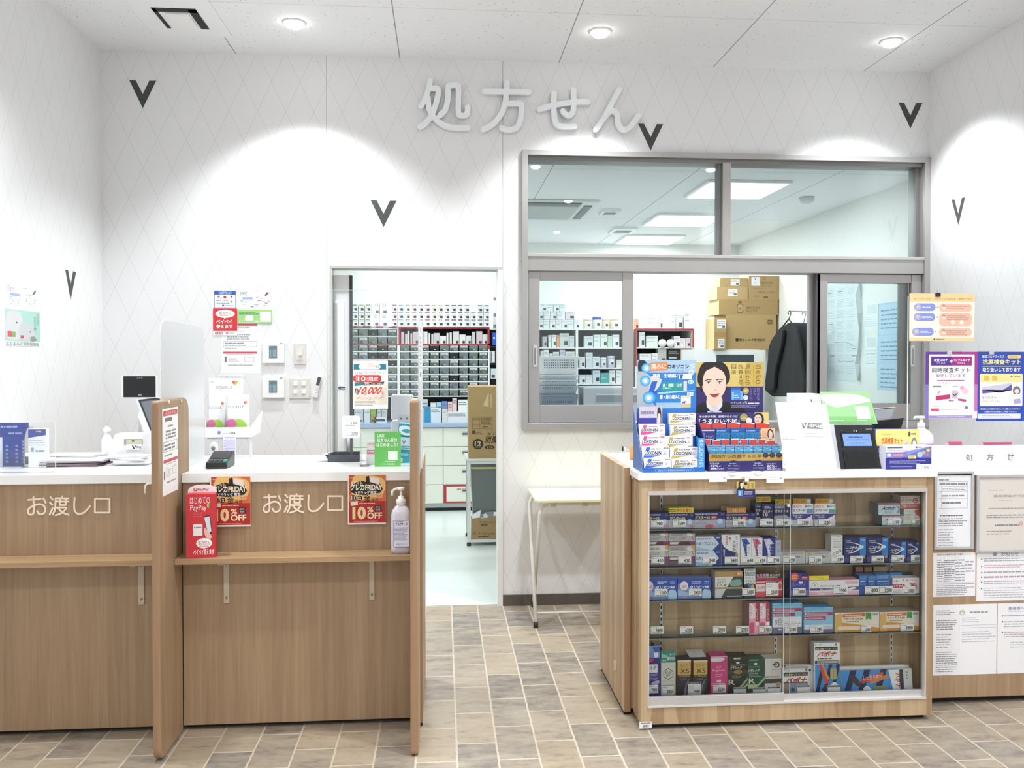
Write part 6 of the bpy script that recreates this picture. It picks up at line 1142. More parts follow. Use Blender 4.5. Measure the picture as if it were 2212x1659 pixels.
# clear screen and the posters hanging on it
Ys = -1.42;sx0 = onY(1961.5,700,Ys).x;sz = onY(2030,640,Ys).z
t = thing('acrylic_screen',((sx0 + XR) / 2,Ys,RZ),'clear acrylic screen on the right counter carrying three posters','screen')
mb = MB();mb.box(sx0,XR - .004,Ys,Ys + .003,RZ + .0006,sz,ACRYLIC);mb.build('sheet',t)
mb = MB();mb.box(sx0 - .0008,sx0 + .0012,Ys - .0006,Ys + .0036,RZ + .0006,sz,M('f2f1ea',.2));mb.build('polished_edge',t)
def poster(r,label,col,cmds,th=.0012,clip=None,skew=0):
    x0,x1,z0,z1 = rectY('B8',r,Ys - .003);mb = MB();mb.box(x0,min(x1,XR - .008),Ys - .003 - th,Ys - .003,z0,z1,col);Y = Ys - .003 - th
    draw(Panel(mb,r,(x0,Y,z1),(x1,Y,z1),(x0,Y,z0)),cmds);o = tag(mb.build('poster'),label,'poster')
    if clip:
        cc,cx,cy = clip;q = onY(*src('B8',cx,cy),Y);mb = MB();mb.box(q.x - .011,q.x + .011,Y - .006,Y - .0003,q.z - .010,q.z + .008,cc)
        if cc != '1f1f22':
            e = cx + (110 if cx < 600 else -110);q2 = onY(*src('B8',e,cy - 8),Y);mb.tube([(q.x,Y - .004,q.z + .004),((q.x + q2.x) / 2,Y - .004,q2.z + .002),(q2.x - .004,Y - .004,q2.z),(q2.x,Y - .004,q2.z - .006)],.0014,'a9abb0',6)
        else: mb.tube([(q.x - .004,Ys,q.z + .006),(q.x,Ys + .001,q.z + .024),(q.x + .004,Ys,q.z + .006)],.001,'c9c9cc',6)
        mb.build('clip',o)
    return o
OR = [('r',135,95,690,165,'f7d9a0'),('t','オーソライズド・ジェネリック(AG)をご存知ですか？',175,130,665,156,'c98c4c',1),('r',135,470,690,500,'f7d9a8'),('l',360,480,460,490,1,'8a6a4a',.6),('c',348,486,8,'6a4a3a')]
for y0,y1,x in ((180,245,175),(262,330,172),(388,456,160)): OR += [('rr',x,y0,x + 182,y1,31,'8d9be0'),('c',x + 32,(y0 + y1) / 2,27,'bdb8d8'),('c',x + 32,(y0 + y1) / 2 - 3,12,'d8d0d8'),('l',x + 68,(y0 + y1) / 2 - 10,x + 160,(y0 + y1) / 2 + 12,2 if y0 > 200 else 1,'dfe4fa',.5),('p',[(x + 195,(y0 + y1) / 2 - 8),(x + 210,(y0 + y1) / 2),(x + 195,(y0 + y1) / 2 + 8)],'9a9a9c')]
for y0,y1,n in ((180,250,2),(262,372,3),(390,460,3)): OR += [('rr',388,y0,666,y1,30,'f4c4ae'),('c',427,y0 + 38,16,'f8dfd0'),('s',[(412,y0 + 30),(427,y0 + 10),(443,y0 + 30),(427,y0 + 22)],'77706c'),('l',452,y0 + 16,650,y0 + 16 + 16 * n,n,'c49a8a',.4)]
OR += [('c',505,338,18,'fbf0e6'),('c',580,340,18,'fbf0e6')]
poster((135,95,690,500),'pale orange poster with three rows of blue and peach bubbles','fbf3e4',OR,clip=('1f1f22',377,104))
PU = [('r',270,592,495,870,'6a3aa6'),('r',495,592,715,870,'b03a9c'),('p',[(270,870),(300,870),(300,1160),(270,1160)],'8878cc'),('p',[(680,870),(715,870),(715,1100),(680,1100)],'d07ac0'),('rr',298,615,688,1135,8,'f9f7fb'),('r',316,632,488,710,'5a2e94'),('r',488,632,664,710,'a02e86'),('t','新型コロナ',342,650,458,674,'ffffff',2),('t','ウイルス',365,678,436,694,'f0e8f8',2),('t','+',474,660,500,686,'ffffff',3),('t','インフルエンザ',503,652,648,674,'ffffff',2),('t','ウイルス',538,680,608,696,'f8e8f4',2),('t','同時検査キット',326,726,648,770,'46424c',1),('t','販売しています',358,780,610,810,'55515c',0),('r',370,832,600,842,'c87aa0'),('t','Vトラスト',374,850,475,868,'77737c',0),('r',332,882,404,894,'8a8690'),('r',500,884,545,890,'b8b4bc'),('p',[(358,968),(480,955),(482,992),(360,1006)],'c8386c'),('p',[(380,958),(395,928),(388,924),(366,960)],'e08aa8'),('r',498,920,546,992,'d8c8dc'),('p',[(500,945),(520,962),(545,938),(545,952),(520,972),(500,955)],'4a4456'),('p',[(548,990),(620,1000),(616,1020),(550,1008)],'c04a7c'),('c',583,900,18,'f0a8c0'),('c',608,930,28,'f4d4de'),('l',470,1004,528,1016,1,'55515c',.6),('c',622,1068,13,'77737e'),('l',330,1048,390,1060,1,'a8a4ac',.5),('r',320,1075,388,1098,'d85a78'),('l',400,1080,600,1094,1,'d4d0d8',.4),('r',302,1135,672,1158,'a894d8'),('l',370,1140,605,1152,1,'e8e0f6',.6)]
poster((270,592,715,1160),'purple and magenta bordered test kit poster on the clear screen','f4f0f8',PU,.0018,clip=('c9cccf',474,596))
BU = [('t','新型コロナウイルス',755,620,942,644,'e8ecf8',2),('rr',968,620,1085,648,14,'f6d478'),('l',985,628,1068,642,1,'b8863c',.6),('t','抗原検査キット',758,656,1082,700,'f8f0a8',2),('r',755,712,1085,718,'f8f0c8'),('t','取り扱いしております',758,726,1082,762,'ffffff',2),('rr',735,778,1100,1055,12,'f6f4f4'),('rr',738,780,1098,850,10,'f8eba0'),('r',768,795,815,838,'e4cc5a'),('r',838,795,882,838,'e4cc5a'),('c',1005,803,9,'8a8a92'),('l',1028,797,1080,810,1,'9a9aa2',.6),('p',[(752,895),(1005,858),(1008,920),(758,948)],'d4d2e4'),('p',[(755,915),(900,940),(1006,870),(1008,920),(758,948)],'5a5aa8'),('t','Vトラスト',755,968,874,994,'66626c',0),('t','SARS-CoV-2 Ag',755,1006,905,1026,'c4c0c8',0),('s',[(1020,905),(1050,885),(1078,905),(1075,950),(1025,950)],'77737c'),('c',1050,930,20,'f4e8e4'),('p',[(1010,1055),(1015,975),(1050,950),(1090,975),(1098,1055)],'fbfbfb'),('p',[(1020,1000),(1080,990),(1085,1030),(1030,1036)],'b4b0dc'),('t','薬剤師からの説明を受けた上でご購入いただけます',742,1072,1080,1088,'e4e8b4',1),('t','ご希望の方はお気軽にご相談ください。',770,1096,1050,1110,'e4e8f8',1),('rr',722,1120,1085,1162,3,'eef0f8'),('l',755,1128,1050,1154,2,'a8acd0',.4)]
poster((705,592,1116,1183),'royal blue test kit poster at the right edge of the picture','2f4db4',BU,.0012,clip=('c9cccf',832,596))
f = onY(1990,940,-1.50);t = thing('pump_bottle',(f.x,-1.50,RZ),'large white pump bottle of disinfectant behind the test kit boxes','bottle')
mb = MB();mb.lathe([(.045,0),(.05,.006),(.05,.11),(.046,.125),(.03,.142),(.016,.150),(.015,.158)],(f.x,-1.50,RZ + .0006),M('f6f6f8',.3),28);mb.build('body',t)
mb = MB();mb.lathe([(.0165,.156),(.0165,.176),(.008,.178),(.007,.195),(.014,.196),(.014,.206),(0,.208)],(f.x,-1.50,RZ),'f8f8f9',18);mb.tube([(f.x,-1.5,RZ + .202),(f.x - .03,-1.503,RZ + .202),(f.x - .036,-1.504,RZ + .194)],.005,'f8f8f9');mb.build('pump',t)
mb = MB();mb.lathe([(.0504,.080),(.0504,.098)],(f.x,-1.50,RZ),'f2d4e6',28);mb.build('pink_band',t)

# ---------------------------------------------------------------- on the display case
TZ = CTOP + .0006
def B6(x,y,Y): return onY(*src('B6',x,y),Y)
Yl = -1.782;t = thing('painkiller_display',(B6(600,1480,Yl).x,Yl,CTOP),'blue stepped counter display full of painkiller boxes','display stand')
x0,x1,z0,z1 = rectY('B6',(228,1378,985,1490),Yl);z0 = TZ
mb = MB();mb.box(x0,x1,Yl,Yl + .006,z0,z1,M('2468b8',.35));draw(Panel(mb,(228,1378,985,1490),(x0,Yl,z1),(x1,Yl,z1),(x0,Yl,z0)),[('rr',372,1398,852,1468,14,'7fb0e6'),('rr',376,1402,848,1464,12,'2468b8'),('t','お求めの際は薬剤師にお声をおかけください',400,1412,830,1430,'d4e6f8',1),('t','店内により数量販売は数が限られます',410,1438,815,1454,'d4e6f8',1),('l',870,1472,980,1482,1,'7fb0e6',.5)])
mb.build('front_lip',t)
Yk = Yl + .175;zbk = B6(500,650,Yk).z
mb = MB();mb.prism([(x0 - .003,Yl,z0),(x0 - .003,Yl,z1 + .005),(x0 - .003,Yl + .02,z1 + .03),(x0 - .003,Yk,zbk),(x0 - .003,Yk,z0)][::-1],(.003,0,0),M('2f5cae',.35));mb.build('side',t)
mb = MB();xe = x1 - .012;mb.prism([(xe + .004,Yl + .006,z0),(xe + .004,Yl + .006,z1 + .09),(xe + .004,Yl + .03,z1 + .11),(xe + .004,Yl + .098,z1 + .12),(xe + .004,Yl + .098,z0)][::-1],(.003,0,0),M('3f8fd8',.35));Ps = Panel(mb,(840,990,985,1370),B6(845,990,Yl + .0055),B6(905,990,Yl + .0055),B6(905,1375,Yl + .0055))
e0,e1,e2,e3 = rectY('B6',(905,1010,982,1378),Yl + .002);mb.box(e0,e1,Yl + .0008,Yl + .0055,z1,e3,M('3f9be6',.35));draw(Panel(mb,(905,1010,982,1378),(e0,Yl + .0008,e3),(e1,Yl + .0008,e3),(e0,Yl + .0008,z1)),[('t','痛みにロキソニン',918,1020,968,1370,'d8ecfc',1,2)]);mb.build('side',t)
mb = MB();bx0,bx1,bz0,bz1 = rectY('B6',(150,45,880,640),Yk);mb.box(bx0,bx1,Yk,Yk + .004,z0,bz1,M('2f74c8',.4));r = (150,45,880,640)
draw(Panel(mb,r,(bx0,Yk,bz1),(bx1,Yk,bz1),(bx0,Yk,bz0)),[('r',150,45,880,200,'a9c6e2'),('r',150,200,880,640,'2f7fd0'),('s',[(165,60),(240,50),(300,150),(230,215),(170,200)],'22303a'),('s',[(150,210),(300,230),(340,330),(280,470),(330,560),(380,640),(150,640)],'b4bcc2'),('s',[(320,250),(420,265),(450,300),(400,400),(300,450)],'d4d4cc'),('p',[(330,310),(400,305),(360,430),(500,430),(480,455),(280,470)],'2560c4')]
    + [q for x,y,rr in ((265,145,62),(250,300,66),(295,510,78)) for q in (('c',x,y,rr,'4aa4ec'),('c',x,y,rr * .7,'8accf8'),('c',x,y,rr * .36,'f6fbff'))] +
    [('p',[(302,80),(520,65),(525,165),(310,178)],'ea8a52'),('t','痛みに',322,88,505,158,'f8f0ea',1),('t','ロキソニン',525,98,790,152,'2a2f36',3),('t','S',808,95,860,150,'d8e8f4',2),('t','シリーズ',625,166,722,186,'3a4450',1),('t','頭痛・生理痛に',345,215,655,262,'f4f8fc',2),('p',[(672,212),(830,212),(825,280),(665,280)],'e8ecf4'),('p',[(680,222),(720,222),(705,275),(680,275)],'3a62b4'),('p',[(470,315),(720,315),(700,425),(440,425)],'2a9a96'),('t','肩・首筋・ひざ',466,335,700,374,'f0f8f8',2),('t','の痛みに',468,382,570,402,'e4f0f0',1),('r',722,305,765,430,'d8d0d4'),('p',[(400,440),(860,415),(860,425),(400,470)],'9fd0f4'),('t','腰・肩の痛みに',430,475,685,525,'f4f8fc',2),('r',692,485,812,632,'f0eeea'),('t','ロキソニン',700,492,800,510,'44505c',1),('p',[(712,560),(755,550),(735,590),(705,592)],'3a62b4'),('r',692,580,812,632,'d4bc94'),('c',820,195,36,'dfeaf6'),('t','飲む',796,180,846,210,'5a8ac4',1),('c',812,315,38,'d8f0ec',26),('t','塗る',786,300,838,330,'4a9a94',1),('p',[(768,442),(845,438),(840,490),(765,482)],'eaf2fa'),('t','貼る',776,448,834,480,'5a8ac4',1),('r',380,570,692,640,'9fc4e2')])
mb.build('header_board',t)
ROW = [(.140,690,835),(.105,838,982),(.07,975,1128),(.038,1112,1275),(.008,1260,1386)]
mb = MB();zs = []
for dy,y0,y1 in ROW:
    zz = B6(500,y1,Yl + dy).z;zs.append(max(zz,TZ + .001))
for i,(dy,y0,y1) in enumerate(ROW[:-1]): mb.box(x0 + .001,B6(872,900,Yl + .135).x if i == 0 else xe - .001,Yl + dy + .002,(Yk - .0005) if i == 0 else (Yl + ROW[i - 1][0] + .0018),TZ,zs[i] - .0006,'2f6cc0')
mb.box(x0 + .001,xe - .001,Yl + .0065,Yl + ROW[3][0] + .0018,TZ,zs[4] - .0006,'2f6cc0');mb.build('step_tray',t)
KIND = {'n': ('3a3a94','e8e8f6','b8b4d8','QUICK'),'p': ('f1eef2','3a3a58','dc4f96',''),'b': ('f1f2f5','2f3560','3a6cd8',''),'g': ('f2f2f1','3a3a58','b9a95c','PREMIUM')}
def lox(i,x0_,x1_,k,lab):
    dy,y0,y1 = ROW[i];bg,tc,ac,sub = KIND[k];y0,y1 = y0 + (12 if k == 'g' else 0),y1;w,h = x1_ - x0_,y1 - y0;f = lambda a: x0_ + w * a;g = lambda a: y0 + h * a
    item('medicine_box','B6',(x0_,y0,x1_,y1),Yl + dy,.026,bg,[('p',[(f(.16),g(.06)),(f(.30),g(.06)),(f(.22),g(.62)),(f(.98),g(.52)),(f(.3),g(.86)),(f(.03),g(.95))],ac),('r',f(.1),g(.36),f(.78),g(.66),bg) if k != 'n' else ('r',f(.3),g(.84),f(.7),g(.95),'d0486c'),('t','LOXONIN',f(.09 if k != 'g' else .14),g(.36),f(.70 if k != 'g' else .76),g(.62),tc,3),('t','S',f(.80),g(.36),f(.89),g(.62),'c4c4cc' if k != 'n' else 'b4b4dc',1),('l',f(.32),g(.1),f(.72),g(.28),1,'9a8a9a',.5),('l',f(.78),g(.06),f(.98),g(.2),1,'d46a80' if k != 'b' else '8a8aa0',.7)] + ([('t',sub,f(.3),g(.68),f(.78),g(.8),'c4c0c8',0)] if sub else []) + [('l',f(.84),g(.82),f(.98),g(.94),1,'8a8a98',.5)],lab,'box','painkiller boxes in the blue counter display',zb=zs[i])
lox(0,162,462,'n','navy painkiller box at the top left of the blue display');lox(1,178,497,'p','white box with magenta stroke, upper of two in the blue display');lox(2,186,492,'p','white box with magenta stroke, lower of two in the blue display');lox(3,212,548,'b','white box with bright blue stroke, upper of two in the blue display');lox(4,236,566,'b','white box with bright blue stroke, lower of two in the blue display')
for i,(a,b,w_) in enumerate(((540,876,'topmost'),(560,870,'second from the top'),(500,836,'third from the top'),(558,900,'fourth from the top'),(577,900,'lowest'))): lox(i,a,b,'g','white box with gold stroke, %s in the blue display' % w_)
item('topper_card','B6',(178,620,460,688),Yl + .139,.001,'cfc8da',[('l',195,632,380,655,1,'8a86a4',.5),('r',178,664,392,688,'3a3a94'),('c',424,660,22,'f0dcd4'),('s',[(398,670),(402,632),(425,622),(446,640),(448,688),(440,688),(436,650),(410,650)],'3a2e30')],'small topper card with a woman above the navy painkiller box','card',zb=zs[0] + .0005)

# eye drop display
Ye = -1.772;t = thing('eye_drop_display',(B6(1490,1480,Ye).x,Ye,CTOP),'navy and gold counter display for eye drops with a portrait board','display stand')
Yb1,Yb2 = Ye + .172,Ye + .135
r = (855,72,1710,690);x0,x1,z0,z1 = rectY('B6',r,Yb1);mb = MB();mb.box(x0,x1,Yb1,Yb1 + .003,TZ + .005,z1,'332a66')
SK,HR = 'eccfbf','2a2022'
draw(Panel(mb,r,(x0,Yb1,z1),(x1,Yb1,z1),(x0,Yb1,z0)),[('r',855,72,1710,372,'d6bf72'),('p',[(1500,72),(1710,72),(1710,372),(1420,372)],'c9ac58'),('r',855,372,1710,690,'332a66'),
    ('s',[(898,310),(905,200),(955,90),(1050,55),(1150,52),(1240,100),(1290,200),(1292,290),(1250,350),(1240,430),(960,440),(935,380)],HR),('p',[(852,690),(862,640),(920,590),(1005,555),(1200,550),(1380,600),(1470,640),(1490,690)],'1d1b24'),('p',[(1005,555),(1095,690),(1205,548),(1195,500),(1010,505)],SK),('p',[(1003,552),(1085,640),(1115,640),(1203,545),(1200,610),(1150,680),(1060,680),(1010,620)],'e2e2f2'),('p',[(1018,672),(1090,690),(1085,680),(1180,672),(1200,690),(1020,690)],'e8e8ee'),
    ('s',[(957,300),(968,190),(1040,130),(1120,130),(1210,170),(1248,270),(1244,360),(1225,440),(1165,520),(1095,552),(1030,520),(975,440),(958,370)],SK),('s',[(905,300),(930,150),(1050,80),(1120,100),(1080,140),(1000,180),(965,260),(960,330),(962,420),(930,360)],HR),('s',[(1085,95),(1180,80),(1280,170),(1290,280),(1250,345),(1242,260),(1200,180),(1120,135)],HR),('s',[(952,360),(966,380),(968,412),(956,400)],'dcb4a4'),
    ('p',[(985,293),(1020,280),(1068,284),(1068,293),(1022,290),(986,303)],'4a342e'),('p',[(1118,290),(1150,276),(1208,280),(1212,290),(1155,286),(1120,300)],'4a342e')] +
    [q for cx,w in ((1030,34),(1165,34)) for q in (('s',[(cx - w,327),(cx - 8,308),(cx + 22,312),(cx + w,328),(cx,340)],'f6f0ee'),('c',cx + 2,324,13,'2c1c18'),('c',cx + 5,320,4,'f4f4f4'),('p',[(cx - w - 4,326),(cx - 10,306),(cx + 22,308),(cx + w + 4,324),(cx + 20,314),(cx - 10,312)],'2c201e'))] +
    [('s',[(1098,380),(1108,400),(1100,420),(1120,428),(1138,420),(1124,412)],'dcb2a0'),('s',[(1045,462),(1085,462),(1105,466),(1125,460),(1165,458),(1140,492),(1105,505),(1070,492)],'b0444a'),('p',[(1045,464),(1105,474),(1165,460),(1105,482)],'7c2c34'),
    ('t','日本初。',1610,100,1672,345,'6a5628',0,2),('t','原因から',1485,98,1550,350,'6a5628',0,2),('t','改善する',1398,98,1462,350,'6a5628',0,2),('t','目薬',1312,98,1372,220,'6a5628',0,2),('r',1582,105,1586,340,'9a8444'),('r',1312,385,1425,538,'4a8ad0'),('r',1312,385,1425,412,'2f62b0'),('r',1425,430,1455,538,'6fb0ea'),('r',1320,440,1345,530,'8ac4f0'),('l',1350,470,1410,520,2,'b4d8f6',.5),('c',1492,425,40,'b09a54'),('l',1468,410,1516,440,2,'e6d8a0',.5),('c',1490,510,32,'d8dcf4'),('t','ヒアレイン',1308,560,1470,588,'e4e4f4',1),('t','S',1478,556,1508,588,'e4e4f4',0),('r',1518,572,1600,588,'d4d4e8'),('r',1606,572,1658,588,'d4d4e8'),('l',1310,598,1650,632,3,'9a98c0',.5),('t','目の疲れ、',1630,390,1662,545,'8a88b8',0,2),('t','乾き、',1585,390,1618,480,'8a88b8',0,2),('t','かすみに。',1542,390,1575,545,'8a88b8',0,2)])
mb.build('portrait_board',t)
r = (878,692,1775,890);x0,x1,z0,z1 = rectY('B6',r,Yb2);mb = MB();mb.box(x0,x1,Yb2,Yb2 + .003,TZ + .005,z1,'352c6c')
draw(Panel(mb,r,(x0,Yb2,z1),(x1,Yb2,z1),(x0,Yb2,z0)),[('p',[(1600,692),(1775,692),(1775,890),(1600,830)],'e2c87a'),('t','その目の不調、原因のひとつは',918,728,1390,754,'e8e6f4',2),('t','「うるおい不足」',918,768,1410,820,'ffffff',2),('c',1468,755,48,'b09a54'),('l',1438,740,1500,770,2,'e6d8a0',.5),('c',1530,795,38,'eceefa'),('s',[(1590,760),(1600,715),(1650,698),(1700,720),(1715,790),(1690,830),(1600,830)],HR),('s',[(1598,770),(1610,735),(1650,718),(1685,750),(1685,810),(1640,830),(1608,825)],SK),('s',[(1620,796),(1645,790),(1655,800),(1635,806)],'b8545a'),('p',[(1615,760),(1632,756),(1632,762),(1615,766)],'3a2c2a'),('p',[(1652,758),(1672,758),(1672,764),(1652,764)],'3a2c2a')]);mb.build('header_board',t)
r = (1036,1198,1948,1485);x0,x1,z0,z1 = rectY('B6',r,Ye);z0 = TZ;mb = MB();mb.box(x0,x1,Ye,Ye + .004,z0,z1,'2c2568')
CIR = [q for i,x in enumerate((1736,1818,1900)) for q in (('c',x,1232,38,'221c34'),('t','眼科',x - 20,1212,x + 20,1232,'8a86a8',0),('t','処方',x - 20,1236,x + 20,1254,'8a86a8',0))]
draw(Panel(mb,r,(x0,Ye,z1),(x1,Ye,z1),(x0,Ye,z0)),[('r',1036,1198,1948,1320,'b39448'),('p',[(1500,1198),(1948,1198),(1948,1260),(1400,1320)],'bfa258'),('t','原因から改善する目薬',1065,1212,1688,1268,'3a2e18',0)] + CIR + [('t','ヒアレインS',1052,1342,1160,1362,'f4f4fa',2),('t','82%',1056,1376,1150,1414,'f0f0f8',0),('t','が',1160,1388,1186,1412,'f0f0f8',0),('t','継続購入したい',1058,1430,1225,1450,'f0f0f8',1),('t','ヒアレインS',1750,1358,1858,1380,'f4f4fa',2),('t','80%',1756,1390,1848,1428,'f0f0f8',0),('t','が',1858,1400,1882,1424,'f0f0f8',0),('t','家族に紹介したい',1756,1442,1930,1462,'f0f0f8',1)] + [q for x,y in ((1335,1392),(1645,1388)) for q in (('c',x,y,84,'4a4488'),('c',x,y,81,'2c2568'),('t','目の疲れ、',x - 45,y - 40,x + 45,y - 22,'d8d8ec',1),('t','乾き、かすみに',x - 62,y - 8,x + 62,y + 12,'e4e4f4',1),('t','98%',x,y + 32,x + 76,y + 62,'8a86b4',0),('l',x - 65,y + 34,x - 5,y + 56,2,'9a98c4',.4))]);mb.build('front_board',t)
for rr_,lab in (((1040,1478,1258,1550),0),((1748,1490,1960,1560),0)):
    a = list(rectY('B6',rr_,-1.8025));a[3] = TZ + .0008;mb = MB();mb.box(a[0],a[1],-1.8025,-1.8015,a[2],a[3],'f6f6f8');draw(Panel(mb,rr_,(a[0],-1.8025,a[3]),(a[1],-1.8025,a[3]),(a[0],-1.8025,a[2])),[('l',rr_[0] + 25,rr_[1] + 15,rr_[2] - 60,rr_[3] - 15,3,'c4c4d0',.3),('l',rr_[2] - 45,rr_[3] - 35,rr_[2] - 15,rr_[3] - 20,1,'9a9aa8',.6)])
    mb.box(a[0],a[1],-1.8015,Ye - .0005,TZ,a[3],'f6f6f8');mb.build('hanging_flap',t)
for x,y in ((1335,1478),(1645,1470)):
    mb = MB();c_ = B6(x,y - 10,-1.8028);R = .0185;mb.prism([(c_.x + R * math.cos(math.pi * (1 + k / 12)),-1.8028,c_.z + .012 + .7 * R * math.sin(math.pi * (1 + k / 12))) for k in range(13)],(0,.0008,0),'f6f6f8');mb.box(c_.x - R,c_.x + R,-1.8028,-1.802,c_.z + .011,TZ + .0008,'f6f6f8');mb.box(c_.x - R,c_.x + R,-1.802,Ye - .0005,TZ,TZ + .0008,'f6f6f8');mb.build('hanging_flap',t)
EROW = [(.108,895,1040),(.040,1100,1204)]
ez = [max(B6(1450,1075,Ye + .108).z,TZ + .001),max(B6(1450,1225,Ye + .02).z,TZ + .001)]
mb = MB();bx = rectY('B6',(940,900,1860,1300),Ye + .1);mb.box(x0 + .012,bx[1],Ye + .075,Yb2 - .001,TZ,ez[0] - .0006,'352c6c');mb.box(x0 + .002,x1 - .002,Ye + .005,Ye + .0745,TZ,ez[1] - .0006,'352c6c');mb.build('step_tray',t)
mb = MB();sl = B6(878,800,Yb2).x;mb.prism([(x0 - .0005,Ye,TZ),(x0 - .0005,Ye,z1),(sl,Yb2,B6(878,700,Yb2).z),(sl,Yb2,TZ)][::-1],(.002,0,0),'2c2568');mb.build('side',t)
def eye(rr_,Y,col,cmds,lab,zb,name='medicine_box',d=.024,cat='box',grp='eye drop boxes in the navy display'): item(name,'B6',rr_,Y,d,col,cmds,lab,cat,grp,zb=zb + .0004)
for x,w_ in ((1122,'left'),(1306,'middle'),(1486,'right')): eye((x,888,x + 176,1040),Ye + .098,'2f86bc',[('r',x,888,x + 176,930,'2c5aa8'),('l',x + 15,902,x + 140,922,1,'8fb8e4',.6),('t','ヒアレイン',x + 8,945,x + 150,980,'2a3f7a',1),('r',x + 10,990,x + 110,998,'d4e8f4'),('l',x + 90,1015,x + 160,1032,1,'e4f0f8',.6)],'teal eye drop box, %s one of the upper row' % w_,ez[0])
eye((940,896,1114,1010),Ye + .098,'3a3c84',[('r',946,902,1108,912,'d8d4e4'),('t','ヒアレイン',1005,945,1105,968,'dcdcf0',1),('r',955,925,990,990,'5a8ad0'),('r',1010,972,1095,980,'c4c4e0')],'navy eye drop box at the left of the upper row',ez[0]);eye((1680,888,1852,1010),Ye + .098,'f0c49a',[('s',[(1768,960),(1765,910),(1795,892),(1828,915),(1835,965)],HR),('s',[(1774,950),(1776,918),(1797,905),(1820,925),(1818,960),(1796,975)],SK),('p',[(1755,1010),(1790,975),(1850,985),(1852,1010)],'2c2a3a'),('l',1695,910,1755,970,4,'c48a54',.4)],'peach card with a woman at the right of the upper row',ez[0],'picture_card',.004,'card')
for i in range(8): x = 1012 + i * 115;eye((x,1098,x + 108,1225),Ye + .030,'3fa0d4',[('r',x,1098,x + 108,1130,'8fb4d4'),('l',x + 10,1104,x + 95,1122,1,'4a6a9a',.6),('p',[(x,1150),(x + 50,1135),(x + 108,1150),(x + 108,1165),(x,1165)],'9fd4f0'),('l',x + 12,1150,x + 80,1162,1,'3a6aa0',.6)],'light blue eye drop box, number %s from the left of the lower row' % ['one','two','three','four','five','six','seven','eight'][i],ez[1])
for i,(x,y,w,h) in enumerate([(908,825,162,62),(1085,825,162,62),(1262,825,162,62),(1440,825,162,62),(1620,825,165,62)]): eye((x,y,x + w,y + h),Ye + .1105,'f2eeee',[('p',[(x,y),(x + w * .6,y - 0),(x + w,y + 4),(x + w,y + h * .35),(x,y + h * .35)],'d8483c'),('l',x + 10,y + 30,x + w - 15,y + 52,2,'d89a94',.4),('c',x + w * .5,y + 38,5,'d8483c')],'white tag with red head, %s of five behind the upper row' % ['first','second','third','fourth','last'][i],B6(x + w / 2,y + h,Ye + .1105).z if False else ez[0],'shelf_tag',.001,'tag','red headed tags in the navy display')
for i,(x,y,w,h,oc) in enumerate([(965,1022,92,90,1),(1085,1035,92,62,1),(1198,1020,92,72,0),(1312,1022,92,72,0),(1425,1020,90,72,0),(1540,1022,92,72,0),(1645,1022,92,72,0),(1755,1036,100,52,0)]): eye((x,y,x + w,y + h),Ye + .0555,'f0e6e4',[('rr',x + 2,y + 2,x + w - 2,y + h * .42,8,'d8483c'),('l',x + 8,y + h * .46,x + w - 14,y + h * .7,1,'d88a84',.5),('c',x + w - 18,y + h * .5,10,'e8a8a0'),('r',x,y + h * .75,x + w,y + h,'e8823c' if i < 4 else 'd8504a')],'red shelf tag, %s of eight above the lower row' % ['first','second','third','fourth','fifth','sixth','seventh','last'][i],ez[1],'shelf_tag',.001,'tag','red tags above the lower row')
# hanging card and its white holder under the eye drop display
t = thing('hanging_card',(onY(1602,1050,YD - .02).x,YD - .016,CTOP),'small portrait card hanging from a white holder on the case edge','card')
a = rectY('C1',(1552,4,1692,75),-1.8035);mb = MB();mb.box(a[0],a[1],-1.8045,-1.8035,a[2],a[3],'fafafa');b_ = rectY('C1',(1602,70,1658,136),-1.8035);mb.box(b_[0],b_[1],-1.8045,-1.8035,b_[2],a[2] + .0005,'fafafa');mb.build('holder',t)
r = (1482,135,1750,366);a = rectY('C1',r,-1.806);mb = MB();mb.box(a[0],a[1],-1.806,-1.8048,a[2],a[3],'c9b062')
draw(Panel(mb,r,(a[0],-1.806,a[3]),(a[1],-1.806,a[3]),(a[0],-1.806,a[2])),[('r',1482,245,1750,366,'2c2764'),('s',[(1508,180),(1520,138),(1558,135),(1580,150),(1560,195),(1520,208)],HR),('s',[(1535,165),(1560,150),(1582,160),(1578,190),(1550,205),(1535,195)],SK),('p',[(1490,250),(1505,215),(1550,200),(1600,225),(1610,255),(1560,260)],'1c1a26'),('p',[(1535,205),(1560,200),(1570,230),(1555,240)],'e4e6f4'),('c',1612,164,24,'3a2c30'),('t','目薬',1640,160,1665,232,'6a5628',0,2),('t','改善する',1690,150,1735,236,'8a7440',0,2),('r',1500,258,1575,338,'5a8ac8'),('r',1515,275,1545,335,'a4c8ec'),('r',1590,280,1712,294,'e4e4f0'),('l',1590,298,1712,330,2,'a8a6c8',.5),('l',1492,340,1720,360,2,'77749c',.4)]);mb.build('card',t)

